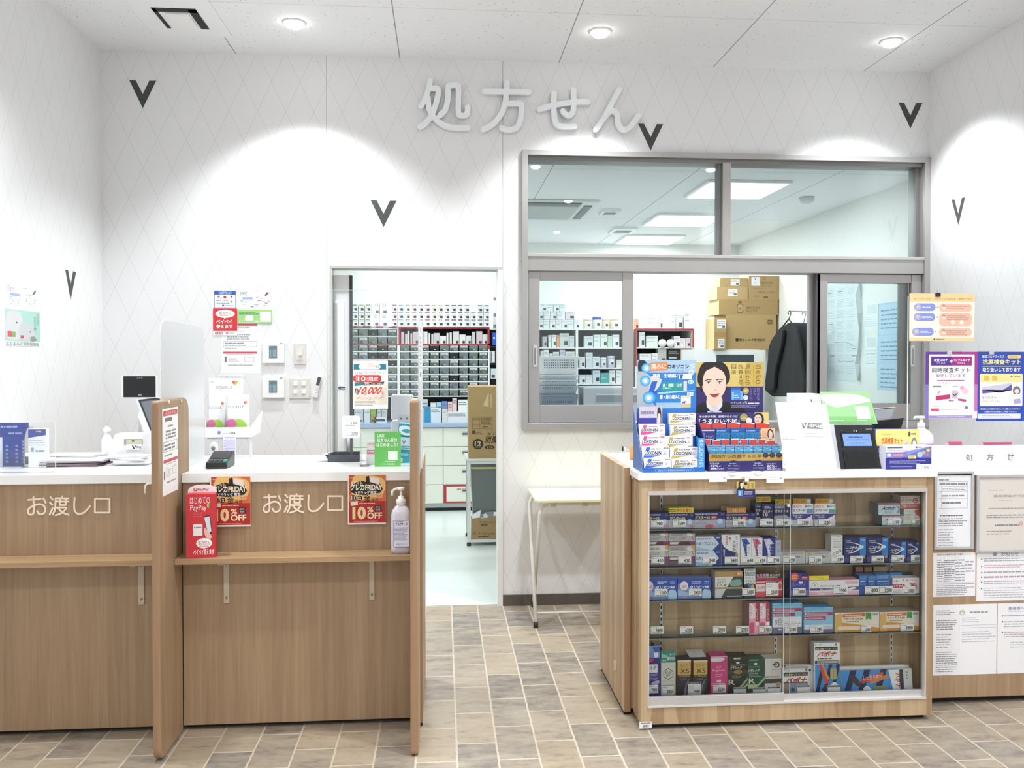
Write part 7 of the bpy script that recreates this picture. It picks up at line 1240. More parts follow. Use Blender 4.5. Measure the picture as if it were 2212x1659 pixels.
# white folded stand, green card, reader, kit boxes
def quad(name,c,q,Y,th,col,cmds,rect,label,cat,zb=TZ):
    pts = [onY(*src(c,x,y),Y) for x,y in q]
    for p in pts: p.z = max(p.z,zb)
    mb = MB();mb.prism(pts,(0,th,0),col) if False else mb.prism(pts[::-1],(0,th,0),col)
    if cmds: draw(Panel(mb,rect,pts[0] + Vector((0,-.0002,0)),pts[1] + Vector((0,-.0002,0)),pts[3] + Vector((0,-.0002,0))),cmds)
    return tag(mb.build(name),label,cat)
for q in ((0,),):
    o = quad('notice_stand','B7',[(80,268),(690,290),(828,1132),(210,1134)],-1.791,.003,'fafafa',[('l',235,322,320,338,1,'d8d8da',.5),('l',130,372,200,386,1,'d8d8da',.5),('p',[(150,480),(170,500),(190,480),(172,508)],'c4c4c8'),('p',[(450,470),(470,492),(490,470),(472,500)],'c4c4c8'),('r',360,515,600,586,'8f9094'),('t','V',362,512,440,588,'f6f6f6',3),('t','drug',440,520,600,580,'f6f6f6',3),('r',358,615,600,617,'d4d4d6'),('l',370,640,570,655,1,'c8c8cc',.5),('r',358,680,600,690,'dcdcde'),('l',90,715,300,738,1,'d0d0d4',.6),('p',[(190,780),(210,802),(232,780),(212,812)],'cfcfd2'),('p',[(480,780),(500,802),(522,780),(502,812)],'cfcfd2')],(80,268,690,1132),'white folded paper stand with a grey logo on the display case','notice')
    mb = MB();pts = [onY(*src('B7',x,y),-1.65) for x,y in ((110,290),(680,310),(750,1040),(215,1040))]
    for p in pts: p.z = max(p.z,TZ) if p.z > 1.1 else TZ
    mb.prism(pts[::-1],(0,.002,0),'f4f4f4');mb.build('back_leaf',o)
a = rectY('B7',(328,172,628,300),-1.56);mb = MB();mb.box(a[0],a[1],-1.56,-1.46,TZ,a[3],'eeeef0');draw(Panel(mb,(328,172,628,300),(a[0],-1.56,a[3]),(a[1],-1.56,a[3]),(a[0],-1.56,a[2])),[('p',[(500,236),(515,236),(522,268),(510,268)],'55555a'),('l',530,240,600,266,2,'b8b8bc',.4),('r',610,240,618,268,'b86a64')]);tag(mb.build('carton'),'white carton behind the folded paper stand','box')
quad('information_card','B7',[(612,145),(1192,145),(1306,528),(702,528)],-1.66,.003,'ace0a2',[('s',[(612,190),(760,170),(1000,175),(1120,200),(1190,250),(1080,280),(900,310),(760,330),(640,270)],'fbfdfb'),('l',880,205,1050,222,1,'dcdce0',.5),('r',612,440,1192,520,'92d486'),('rr',985,320,1150,470,8,'f8faf8'),('l',640,480,830,500,1,'d8f0d4',.6),('l',985,480,1160,500,1,'d8f0d4',.6)],(612,145,1192,528),'light green card with a white bubble behind the black reader','card')
def stemcard(label): pass
mb = MB();p0 = onY(*src('B7',950,528),-1.655);mb.box(p0.x - .05,p0.x + .05,-1.655,-1.60,TZ,p0.z + .004,'f0f0f2');tag(mb.build('card_block'),'white block carrying the light green card','stand')
# card reader
Yr = -1.782;t = thing('card_reader',(onY(*src('B7',1110,1100),Yr).x,Yr,CTOP),'black insurance card reader with a lit blue screen','card reader')
q = lambda x,y,Y=Yr: onY(*src('B7',x,y),Y)
mb = MB();c0,c1 = q(845,1110),q(1392,1110);zt = q(1110,1072).z;mb.box(c0.x,c1.x - .012,Yr,Yr + .115,TZ,zt,'f2f3f6');mb.build('base',t,bevel=.004)
PT = [q(782,540,Yr + .05),q(1245,540,Yr + .05),q(1352,1072,Yr + .012),q(862,1072,Yr + .012)]
for p in PT[2:]: p.z = zt + .0004
def facing(pts,d0,d1,m,name):
    n_ = (pts[3] - pts[0]).cross(pts[1] - pts[0]).normalized();m_ = MB();m_.prism([p + n_ * d1 for p in pts][::-1],n_ * (d0 - d1),m);return m_.build(name,t)
def sub(u0,v0,u1,v1): 
    f_ = lambda u,v: PT[0].lerp(PT[1],u).lerp(PT[3].lerp(PT[2],u),v);return [f_(u0,v0),f_(u1,v0),f_(u1,v1),f_(u0,v1)]
mb = MB();mb.prism([p + Vector((0,.0,0)) for p in PT][::-1],(0,.045,0),M('1b1d21',.35),M('dfe2ea',.35));mb.build('body',t)
facing(sub(.13,.18,.92,.50),0,.0022,M('0e0f12',.2),'screen_bezel')
o = facing(sub(.17,.205,.875,.485),.0023,.0028,M('6f8fe0',.3,0,.35),'screen');
s_ = sub(.17,.205,.875,.485);n_ = (s_[3] - s_[0]).cross(s_[1] - s_[0]).normalized() * .003;mb = MB();draw(Panel(mb,(0,0,100,60),s_[0] + n_,s_[1] + n_,s_[3] + n_),[('l',20,12,82,22,1,'33457c',.5),('l',10,26,92,33,1,'33457c',.4),('l',25,42,75,50,1,'33457c',.4)]);mb.build('screen_text',o)
facing(sub(.12,.60,.92,.97),0,.0030,M('131418',.3),'slot_frame');facing(sub(.18,.65,.86,.93),.0031,.0036,M('030304',.6),'card_slot')
s_ = sub(0.05,.04,.98,.17);n_ = n_ * .2;mb = MB();draw(Panel(mb,(0,0,100,14),s_[0] + n_,s_[1] + n_,s_[3] + n_),[('t','Canon',80,3,97,8,'a8aaae',1),('c',50,9,3.4,'2c2d31',3),('c',47,11,1.5,'d8dade'),('c',54,11,1.5,'d8dade'),('c',14,9.5,.7,'c8c8cc')]);mb.build('camera_bar',t)
mb = MB();
for u in (.12,.42,.68): s_ = q(860 + 500 * u,1070,Yr + .004);mb.box(s_.x,s_.x + .018,Yr + .002,Yr + .012,zt + .0003,zt + .0012,'b8babf')
mb.build('tray_highlight',t) if False else None
item('test_kit_box','B7',(1346,790,1945,1118),-1.762,.05,'e6e6f2',[('p',[(1346,880),(1560,880),(1945,800),(1945,960),(1346,960)],'8f96d4'),('r',1346,955,1945,1118,'2f2f88'),('p',[(1550,955),(1945,800),(1945,960)],'6f76c4'),('rr',1366,804,1565,822,8,'66667a'),('c',1750,812,12,'66667a'),('l',1770,804,1828,820,1,'8a8a9a',.6),('t','V',1368,838,1385,862,'77778a',0),('t','トラスト',1396,842,1474,862,'77778a',0),('t','SARS-CoV-2 Ag',1490,846,1635,862,'b4b4c4',0),('rr',1368,900,1414,942,6,'dfeaf8'),('r',1438,892,1612,912,'a8508c'),('r',1438,918,1560,940,'a8508c'),('l',1446,896,1600,936,2,'dcc0d8',.4),('c',1795,915,36,'c4c8ee',40),('c',1845,885,26,'a4c4a4'),('c',1890,918,22,'c87a8a'),('c',1902,855,24,'e8d46a'),('rr',1640,928,1742,972,6,'f0e29a'),('l',1650,936,1732,966,2,'b8a45a',.5),('l',1400,995,1870,1050,3,'b4b8e4',.35),('l',1408,1074,1750,1092,1,'9aa0d8',.4)],'violet blue test kit box with a 1300 price card, front one','box',zb=TZ,clampx=(onY(*src('B7',1396,1100),-1.762).x,9))
item('price_card','B7',(1768,1010,1942,1114),-1.7635,.0008,'f5f5f5',[('l',1785,1018,1860,1050,2,'b8c4d0',.35),('t','1300',1840,1052,1918,1090,'2a2a2e',1),('l',1780,1085,1920,1106,1,'8a8a90',.5)],'white price card reading 1300 on the front test kit box','price card',zb=TZ)
item('test_kit_box','B7',(1280,592,1800,790),-1.68,.03,'3a3a90',[('r',1280,592,1800,680,'f2e48a'),('t','抗原検査キット',1350,636,1600,668,'d86a2c',2),('l',1350,610,1520,628,1,'e8c46a',.5),('c',1682,618,14,'55555c'),('l',1705,610,1770,625,1,'77777c',.6),('t','トラスト',1298,692,1340,715,'dcdcf4',2),('t','SARS-CoV-2 Ag',1352,694,1522,716,'dcdcf4',1),('l',1310,722,1560,752,2,'a8a8dc',.4),('c',1640,700,46,'e8e8f6'),('p',[(1605,690),(1650,655),(1665,690),(1625,730)],'b8bce0'),('s',[(1710,680),(1712,650),(1740,636),(1768,652),(1765,685)],'8a8a94'),('c',1740,672,20,'f6eeea'),('p',[(1685,790),(1695,720),(1740,695),(1780,715),(1795,790)],'f4f4fa')],'yellow and navy test kit box standing behind the front one','box',zb=TZ)
t = thing('tablet_stand',onY(*src('B7',1440,580),-1.56),'black tablet with a grey lid behind the test kit boxes','tablet')
t.location.z = TZ;t['_at'] = tuple(t.location);q5 = lambda x,y: onY(*src('B7',x,y),-1.56)
mb = MB();mb.prism([q5(1215,505),q5(1620,458),q5(1572,620),q5(1230,620)][::-1],(0,.01,0),M('121316',.4));mb.build('tablet',t);mb = MB();mb.prism([q5(1268,352),q5(1515,330),q5(1465,462),q5(1300,478)][::-1],(0,.004,0),M('a3a7ae',.4));mb.prism([q5(1262,348),q5(1518,326),q5(1516,340),q5(1262,360)][::-1],(0,.006,0),'e9eaec');mb.build('lid',t)
mb = MB();mb.box(q5(1380,600).x - .03,q5(1380,600).x + .03,-1.56,-1.50,TZ,q5(1380,590).z,'1a1b1e');mb.build('foot',t)
# odds and ends behind the left end of the case
mb = MB();a = rectY('C8',(1120,85,1182,195),-1.25);mb.box(a[0],a[1],-1.25,-1.20,RZ + .0006,a[3],'f0f0ef');p = a;o = tag(mb.build('pen_pot'),'white square pen pot by the end panel','pen pot')
for i,c_ in enumerate(('222226','e8e8ea','c9c9cc')): mb = MB();xx = p[0] + .008 + .010 * i;mb.tube([(xx,-1.225,RZ + .03),(xx + .002 * i,-1.225,p[3] + .035 - .006 * i)],.0045,c_);tag(mb.build('pen'),['black','white','grey'][i] + ' pen standing in the white pen pot','pen','pens in the white pot')
mb = MB();a = rectY('C8',(1186,70,1216,200),-1.30);mb.lathe([(.012,0),(.012,.05),(.007,.06),(.007,.068),(0,.069)],((a[0] + a[1]) / 2,-1.31,RZ + .0006),'e8a45a',14);tag(mb.build('glue_bottle'),'small orange bottle beside the pen pot','bottle')
# folding table
t = thing('folding_table',(0.8,-0.24,0),'small cream topped folding table against the wall under the window','table')
tx0,tx1,ty0,ty1,tz = onY(1141,1060,-.03).x,1.10,-0.452,-0.03,0.714
mb = MB();mb.prism([(tx0,ty1,tz - .018),(tx1,ty1,tz - .018),(tx1,ty0 + .02,tz - .018),(tx1 - .02,ty0,tz - .018),(tx0 + .02,ty0,tz - .018),(tx0,ty0 + .02,tz - .018)],(0,0,.018),M('f4f2c8',.4));mb.build('tabletop',t,bevel=.004)
lm = M('f3f2ef',.3);foot = onZ(1159,1352,0.01)
def uframe(xa,xb,top,bot,m_name):
    pts = [(xa,bot[0],bot[1]),(xa,top[0],top[1] - .05),(xa + .012,top[0],top[1] - .014),(xa + .05,top[0],top[1]),(xb - .05,top[0],top[1]),(xb - .012,top[0],top[1] - .014),(xb,top[0],top[1] - .05),(xb,bot[0],bot[1])]
    mb = MB();mb.tube(pts,.0105,lm,10);o = mb.build(m_name,t)
    for x in (xa,xb): mb = MB();mb.lathe([(.013,0),(.014,.006),(.013,.034),(0,.036)],(x,bot[0],0),'26221f',12);mb.build('rubber_foot',o)
    return o
uframe(foot.x - .004,1.07,(-.10,tz - .032),(foot.y,.03),'leg_frame');uframe(foot.x + .026,1.04,(-.395,tz - .032),(-.045,.03),'leg_frame')
mb = MB();mb.tube([(foot.x,-.414,.075),(1.066,-.414,.075)],.005,lm,8);mb.build('stretcher',t)
for x in (.62,.80): mb = MB();mb.box(x - .014,x + .014,-.41,-.38,tz - .045,tz - .0185,'d9d6c8');mb.build('clamp',t)
# ================================================================ the dispensary behind the wall
def cp(o,loc,label=None,parent=None):
    r = o.copy();COL.objects.link(r);r.location = loc
    if parent is not None: r.parent = parent
    if label: r['label'] = label
    for ch in o.children: c = ch.copy();COL.objects.link(c);c.parent = r
    return r
def bx(name,c,r,Y,d,col,label,cat,cmds=(),grp=None,zb=None,**kw): return item(name,c,r,Y,d,col,cmds,label,cat,grp,zb=zb,**kw)
ORD = 'first second third fourth fifth sixth seventh eighth ninth tenth eleventh twelfth thirteenth fourteenth fifteenth sixteenth seventeenth eighteenth nineteenth twentieth twenty-first twenty-second'.split()
YC = 3.25;xs_ = [onY(x,1000,YC).x for x in (750,853,957.4,1060)];zr = [onY(*src('A6',400,y),YC).z for y in (455,632,810,990,1168)]
CR = M('eef0e4',.4)
for i,w in enumerate(('leftmost','middle','rightmost')):
    t = thing('drawer_cabinet',((xs_[i] + xs_[i + 1]) / 2,YC,0),'cream four drawer cabinet under the blue worktop, %s of three' % w,'cabinet','cream drawer cabinets in the dispensary')
    mb = MB();mb.box(xs_[i] + .001,xs_[i + 1] - .001,YC + .012,3.86,.045,zr[0] + .01,CR);mb.build('body',t)
    mb = MB();mb.box(xs_[i] + .001,xs_[i + 1] - .001,YC + .03,3.8,0,.0445,M('26282a'),top='9aa2a6');mb.box(xs_[i] + .001,xs_[i + 1] - .001,YC + .004,YC + .03,.035,zr[4] - .004,'a9b0b2');mb.build('plinth',t)
    for j in range(4):
        mb = MB();mb.box(xs_[i] + .004,xs_[i + 1] - .004,YC - .004,YC + .0115,zr[j + 1] + .004,zr[j] - .004,CR)
        if i == 2 and j == 3: draw(Panel(mb,(0,0,100,80),(xs_[i] + .004,YC - .004,zr[j] - .004),(xs_[i + 1] - .004,YC - .004,zr[j] - .004),(xs_[i] + .004,YC - .004,zr[j + 1] + .004)),[('r',0,0,100,7,'c2323e'),('r',0,73,100,80,'c2323e'),('r',0,7,6,73,'c2323e'),('r',94,7,100,73,'c2323e'),('t','劇薬',28,14,48,24,'d8606a',1)])
        o = mb.build('drawer',t);hx = xs_[i + 1] - .05 if i < 2 else xs_[i] + .22;hz = zr[j] - .055
        if i == 1: hx = xs_[i] + .15
        mb = MB();mb.box(hx - .035,hx + .035,YC - .012,YC - .0042,hz - .016,hz + .016,'b9bcc4');mb.box(hx - .03,hx + .03,YC - .0126,YC - .0121,hz - .012,hz + .004,'55586e');mb.build('label_holder',o)
        if i == 1 and j < 2: mb = MB();mb.lathe([(.011,.004),(.011,.010),(0,.011)],(hx + .075,YC,hz + .012),'77797c',12,'Y');mb.build('lock',o)
mb = MB();zw = zr[0] + .0105;mb.box(xs_[0],2.375,YC - .03,3.89,zw,zw + .036,M('a9bfe2',.35));tag(mb.build('worktop'),'pale blue worktop running along the dispensary back wall','worktop')
mb = MB();mb.box(xs_[3] + .01,2.28,YC + .02,3.86,0,zw - .0005,CR);tag(mb.build('base_cabinet'),'cream base cabinet under the worktop behind the window','cabinet');ZW = zw + .0365
# drawer racks with grey translucent drawers
YR = 3.42
def rack(c,x0,x1,ytop,rows,cols,label,yshelf=None,seed=1):
    a0,a1 = onY(*src(c,x0,1000),YR).x,onY(*src(c,x1,1000),YR).x;zt = onY(*src(c,800,ytop),YR).z
    t = thing('drawer_rack',((a0 + a1) / 2,YR,ZW),label,'drawer rack','drawer racks over the blue worktop')
    zrow = [onY(*src(c,800,y),YR).z for y in rows];fr = MB();wm = M('eff1ee',.4)
    for x in (a0,a1 - .014): fr.box(x,x + .014,YR,3.86,ZW,zt,wm)
    for z in zrow: fr.box(a0 + .014,a1 - .014,YR,3.86,z - .006,z + .004,wm)
    fr.box(a0 + .014,a1 - .014,YR + .005,3.86,zt - .012,zt,wm);fr.box(a0 + .014,a1 - .014,3.84,3.86,ZW,zt - .012,M('2c2f31'));fr.build('frame',t)
    mb = MB()
    if yshelf:
        for q in ((a0,a1,zt - .016,zt + .002),(a0,a1,zrow[0] - .008,zrow[0] + .006),(a0,a0 + .018,zrow[0],zt - .016),(a1 - .018,a1,zrow[0] - .05,zt - .016)): mb.box(q[0],q[1],YR - .003,YR - .0005,q[2],q[3],'b8303c')
    else:
        for k in range(4): mb.box(a0 + .03 + (a1 - a0) * .25 * k,a0 + (a1 - a0) * (.25 * k + .2),YR - .003,YR - .0005,zt - .014,zt,'b8404a')
        mb.box(a0,a1,YR - .003,YR - .0005,zrow[2] - .006,zrow[2] + .004,'b8404a')
    mb.build('red_tape',t);rnd = random.Random(seed);w = (a1 - a0 - .03) / cols;proto = {}
    for j in range(len(rows) - 1):
        if j == 0 and yshelf is None: pass
        h = zrow[j] - zrow[j + 1] - .012;z = zrow[j + 1] + .0045
        for i in range(cols):
            k = rnd.choice('aaabbbccde') + ('%.3f' % h);x = a0 + .015 + w * (i + .5)
            if k not in proto:
                m = MB();cb = {'a': '7d898c','b': '6a7776','c': '8a9698','d': '26292b','e': '7c8a80'}[k[0]]
                m.prism([(-w * .46,-.02,h),(w * .46,-.02,h),(w * .43,0,0),(-w * .43,0,0)][::-1],(0,.3,0),M(cb,.25));P = Panel(m,(0,0,100,60),(-w * .46,-.021,h),(w * .46,-.021,h),(-w * .43,-.001,0))
                draw(P,[('r',4,2,96,8,'a9b2b4')] + ([('r',12,8,90,26,'e4e6e4'),('l',20,12,84,24,1,'9a9ea0',.5)] if k[0] in 'bc' else []) + [('r',8,34,50,58,'55605f' if cb != '26292b' else '1a1c1e'),('r',42,40,60,48,'d8dada')])
                o = m.build('drawer',t,origin=(0,0,0));o.location = Vector((x,YR + .024,z)) - Vector(t['_at']);proto[k] = o
            else: cp(proto[k],Vector((x,YR + .024,z)) - Vector(t['_at']),None,t)
    if yshelf:
        x = a0 + .025;n = 0
        while x < a1 - .06:
            w_ = rnd.choice((.018,.022,.03,.05,.06));h = rnd.uniform(.5,.86) * (zt - zrow[0] - .02);m = MB();m.box(x,x + w_,YR + .01,YR + .14,zrow[0] + .0045,zrow[0] + .0045 + h,rnd.choice(('e2e0de','d4d0d2','eceae8','d8c8cc','c9d0cc')));
            if w_ > .04: m.box(x + w_ * .5,x + w_ * .9,YR + .0095,YR + .01,zrow[0] + .01,zrow[0] + .035,'2a2b30')
            tag(m.build('medicine_box'),'pale box or booklet, %s from the left in the red taped compartment' % ORD[min(n,21)],'box','boxes in the red taped compartment');x += w_ + rnd.uniform(.002,.012);n += 1
    return zt
R7 = [846,918,994,1070,1144,1219,1293,1365]
zL = rack('A5',230,742,668,[690,766] + R7,5,'drawer rack left of the doorway centre, partly behind the cashback poster',None,3)
zR = rack('A5',742,1648,676,R7,9,'wide drawer rack with a red taped compartment on top',1,5)
# rows of small white medicine boxes on top of the racks
pro = {}
TOPS = ['9cc8b8','d8d68a','b8d49a','e8e8e8','d8a0a8','c8c8d0','d4848c','9cc0d8','b4d0b4','e0a0a4','c4c4c4','d0708a','e0d888','c8d8b8','8a8d94','77797e','66686e','9aa0a8','9aa4b0','8a94a0','8a94a0']
W0 = onY(*src('A5',64,600),YR).x - onY(*src('A5',0,600),YR).x
def sbox(k):
    if k not in pro:
        m = MB();w = W0 * .46;h = W0 * 1.14;m.box(-w,w,0,.10,0,h,'eef0f0');draw(Panel(m,(0,0,60,75),(-w,0,h),(w,0,h),(-w,0,0)),[('r',6,4,54,18,k),('r',14,8,24,16,'55585e'),('r',36,8,44,16,'55585e'),('l',14,26,50,34,1,'a8aaae',.5),('r',24,44,52,68,'2b2d33'),('r',8,42,20,50,'b0b2b6')])
        pro[k] = m.build('medicine_box');pro[k]['category'] = 'box';pro[k]['group'] = 'small white medicine boxes on the drawer racks';return pro[k]
    o = pro[k].copy();COL.objects.link(o);return o
H0 = W0 * 1.14
for j,rn in enumerate(('bottom','middle','top')):
    for i in range(21):
        xp = 312 + 65.2 * i
        if 460 < xp < 640 or (j == 2 and i == 18): continue
        o = sbox(TOPS[(i + (j == 1) * 0) % 21]);base = zL if xp < 735 else zR;p = onY(*src('A5',xp,600),YR);o.location = (p.x,YR + .004,max(zL,zR) + .0022 + j * (H0 + .0004));o['label'] = 'small white medicine box, %s from the left in the %s row over the drawer racks' % (ORD[i],rn)
for i,r in enumerate(((472,545,548,665),(552,545,632,665),(478,432,552,543),(556,432,630,543),(500,355,605,430))): bx('medicine_box','A5',r,YR + .004,.1,'eef0f2','larger white box with grey squares, %s in the stack over the left rack' % ('lower left','lower right','upper left','upper right','topmost')[i],'box',[('r',r[0] + 30,r[1] + 8,r[0] + 60,r[1] + 38,'9a9ea4'),('r',r[0] + 36,r[1] + 14,r[0] + 54,r[1] + 32,'d8dade'),('r',r[2] - 40,r[3] - 34,r[2] - 8,r[3] - 6,'66696f')],zb=max(zL,zR) + (.0022,.0022,.0022 + onY(*src('A5',500,545),YR).z - onY(*src('A5',500,665),YR).z,.0022 + onY(*src('A5',500,545),YR).z - onY(*src('A5',500,665),YR).z,onY(*src('A5',500,430),YR).z)[i])
# boxes standing on the blue worktop
rnd = random.Random(4)
WB = [(300,1495,388,1610,'d4dade'),(398,1495,460,1610,'dfe6e8'),(465,1490,515,1545,'9cc04a'),(466,1547,520,1612,'b89c4a'),(525,1500,572,1570,'c4ccd4'),(576,1500,625,1570,'c8d4cc'),(502,1572,620,1612,'eceef0'),(968,1395,1030,1470,'cfdce2'),(1000,1470,1055,1585,'2f9ac4'),(1060,1430,1115,1480,'dfe6ea'),(1062,1482,1165,1580,'dfe8ec'),(1120,1425,1168,1480,'a4d0e4'),(1172,1415,1225,1490,'6f8fd0'),(1175,1492,1228,1580,'e2e4d8'),(1232,1420,1275,1515,'e6c4c8'),(1278,1385,1322,1515,'e8ccd0'),(1335,1400,1428,1515,'e8f0ee'),(1230,1520,1430,1585,'e9ebe6')]
for i,(x0,y0,x1,y1,c) in enumerate(WB):
    low = y1 > 1520;fl = y1 > 1575 or not low;bx('medicine_box','A5',(x0,y0,x1,y1),YC + .08 + (0 if low else .07),.06,c,'small %s packet, %s on the blue worktop below the drawers' % ('front' if low else 'rear',ORD[i]),'box',[('l',x0 + 6,y0 + 8,x1 - 6,y0 + 30,2,'77808a',.4)] + ([('r',x0 + 10,y1 - 26,x1 - 14,y1 - 10,'3a3d44')] if i % 3 == 0 else []),'packets on the blue worktop',zb=ZW if fl else None)
# dark side rack with a blue binder
t = thing('shelf_rack',(onY(1072,800,YR).x,YR,ZW),'dark narrow shelf rack with a blue binder at the doorway right','shelf');a = rectY('A5',(1652,700,1760,1280),YR);mb = MB();mb.box(a[0],a[1],YR + .2,YR + .22,ZW,a[3],'222426')
for y in (700,868,1040,1250): z = onY(*src('A5',1700,y),YR).z;mb.box(a[0],a[1],YR,YR + .2,z - .008,z,'3a3d40')
mb.build('frame',t)
bx('binder','A5',(1676,730,1730,855),YR + .005,.15,'2458c4','bright blue binder on the dark shelf rack','binder',[('r',1684,775,1700,792,'e4e8f4')]);bx('medicine_box','A5',(1655,915,1700,1030),YR + .005,.12,'dcdee2','white black-lined carton on the dark shelf rack','box',[('r',1660,920,1668,1025,'2a2b2f')]);bx('medicine_box','A5',(1660,1090,1730,1190),YR + .005,.12,'c9d4da','grey carton lower on the dark shelf rack','box',[('r',1668,1150,1700,1180,'3a3d44')])
for i,(y0,y1) in enumerate(((290,420),(420,580),(580,690))): bx('medicine_box','A5',(1682,y0,1760,y1),YR + .1,.08,'eceeef','white carton with a grey square stacked at the doorway right, %s' % ('top','middle','bottom')[i],'box',[('r',1686,y1 - 40,1712,y1 - 8,'8a8d92')])
# trolley with carton, bin and waste box
YT = 1.66;lx = onY(*src('A6',565,1000),YT).x;g = lambda y,x=700: onY(*src('A6',x,y),YT).z;SM = M('e6e8e4',.4)
t = thing('steel_trolley',(lx + .3,YT,0),'white steel work stand behind the doorway jamb','stand');mb = MB();mb.box(lx - .012,lx + .62,YT - .006,YT + .42,g(765),g(746),SM);mb.build('top',t)
for x in (lx,lx + .58):
    for y in (YT,YT + .38): mb = MB();mb.box(x,x + .026,y,y + .03,.03,g(766),SM);o = mb.build('leg',t);mb = MB();mb.lathe([(.018,0),(.018,.02),(.012,.029)],(x + .013,y + .015,0),'3a3d40',12);mb.build('foot',o)
mb = MB();mb.box(lx + .027,lx + .58,YT,YT + .4,g(1535),g(1508),SM);mb.build('lower_shelf',t);mb = MB();mb.box(lx + .027,lx + .58,YT,YT + .012,g(795),g(766),SM);mb.build('apron',t)
KR,KD = 'b09565','9c8254'
bx('cardboard_carton','A6',(578,65,1040,745),YT + .01,.34,KR,'tall brown carton with a large printed 12 standing on the steel stand','carton',[('p',[(758,140),(766,140),(766,258),(715,245)],'d4c49c'),('r',785,140,793,260,'d0be94'),('r',610,352,800,355,'55492f'),('r',610,384,800,386,'55492f'),('r',610,426,800,428,'55492f'),('r',610,462,800,465,'55492f'),('r',610,352,613,465,'55492f'),('r',797,352,800,465,'55492f'),('r',682,352,684,465,'55492f'),('t','0203542',690,360,790,382,'55492f',1),('l',615,362,675,380,1,'66593a',.6),('l',695,392,790,420,2,'66593a',.5),('l',710,438,765,455,1,'66593a',.6),('c',625,495,17,'4a3f2c'),('l',640,488,710,520,2,'55492f',.5),('t','エリエール',756,500,930,526,'3a3020',2),('t','消臭',735,535,850,598,'2f271a',2,0,.12),('c',665,608,50,'33291b'),('t','12',635,582,695,625,'d8cba8',2),('l',640,630,690,642,1,'b8a878',.6),('c',775,640,48,'33291b',18),('t','ダブル',745,630,805,650,'d8cba8',1)],zb=g(746) + .0005)
t = thing('waste_bin',(onY(*src('A6',700,1300),YT + .12).x,YT + .2,.0),'large grey waste bin with a yellow taped rim on the steel stand','bin');a = rectY('A6',(524,832,1000,1285),YT + .05);mb = MB();xa,xb = lx + .03,a[1];z0,z1 = g(1507),g(832)
mb.prism([(xa + .03,YT + .02,z0),(xb - .03,YT + .02,z0),(xb,YT + .02,z1),(xa,YT + .02,z1)],(0,.34,0),M('6f7674',.4));mb.build('body',t);mb = MB();mb.box(xa - .0,xb,YT + .016,YT + .0195,z1 - .012,z1 + .004,'c8c878');mb.build('rim_tape',t);t.location.z = z0;
for ch in t.children: ch.location.z -= z0
bx('cardboard_carton','A6',(600,1285,1000,1506),YT + .002,.016,'a88a5e','open brown waste carton full of crumpled paper on the lower shelf','carton',[('t','アトフロフェンカーフ',680,1335,830,1358,'4a3a22',1),('l',690,1362,780,1380,1,'55452c',.6),('t','アトフロフェンカーフ',668,1440,850,1465,'3a2c18',1),('l',670,1470,790,1486,1,'3a2c18',.6),('r',615,1435,645,1462,'8f7448')],zb=g(1507))
rnd = random.Random(2);mb = MB();z = g(1286)
for i in range(9): x = lx + .04 + .035 * i;mb.prism([(x,YT - .002 + .001 * i,z - .02),(x + .06,YT - .002 + .001 * i,z - .012),(x + .05 + rnd.uniform(-.02,.02),YT + .003,z + rnd.uniform(.01,.05)),(x - .01,YT + .004,z + rnd.uniform(.005,.035))],(0,.0008,0),rnd.choice(('f2f2f2','e4e6e8','8a8d92','eeeeee')))
tag(mb.build('crumpled_paper'),'crumpled white papers sticking out of the waste carton','paper')['kind'] = 'stuff'
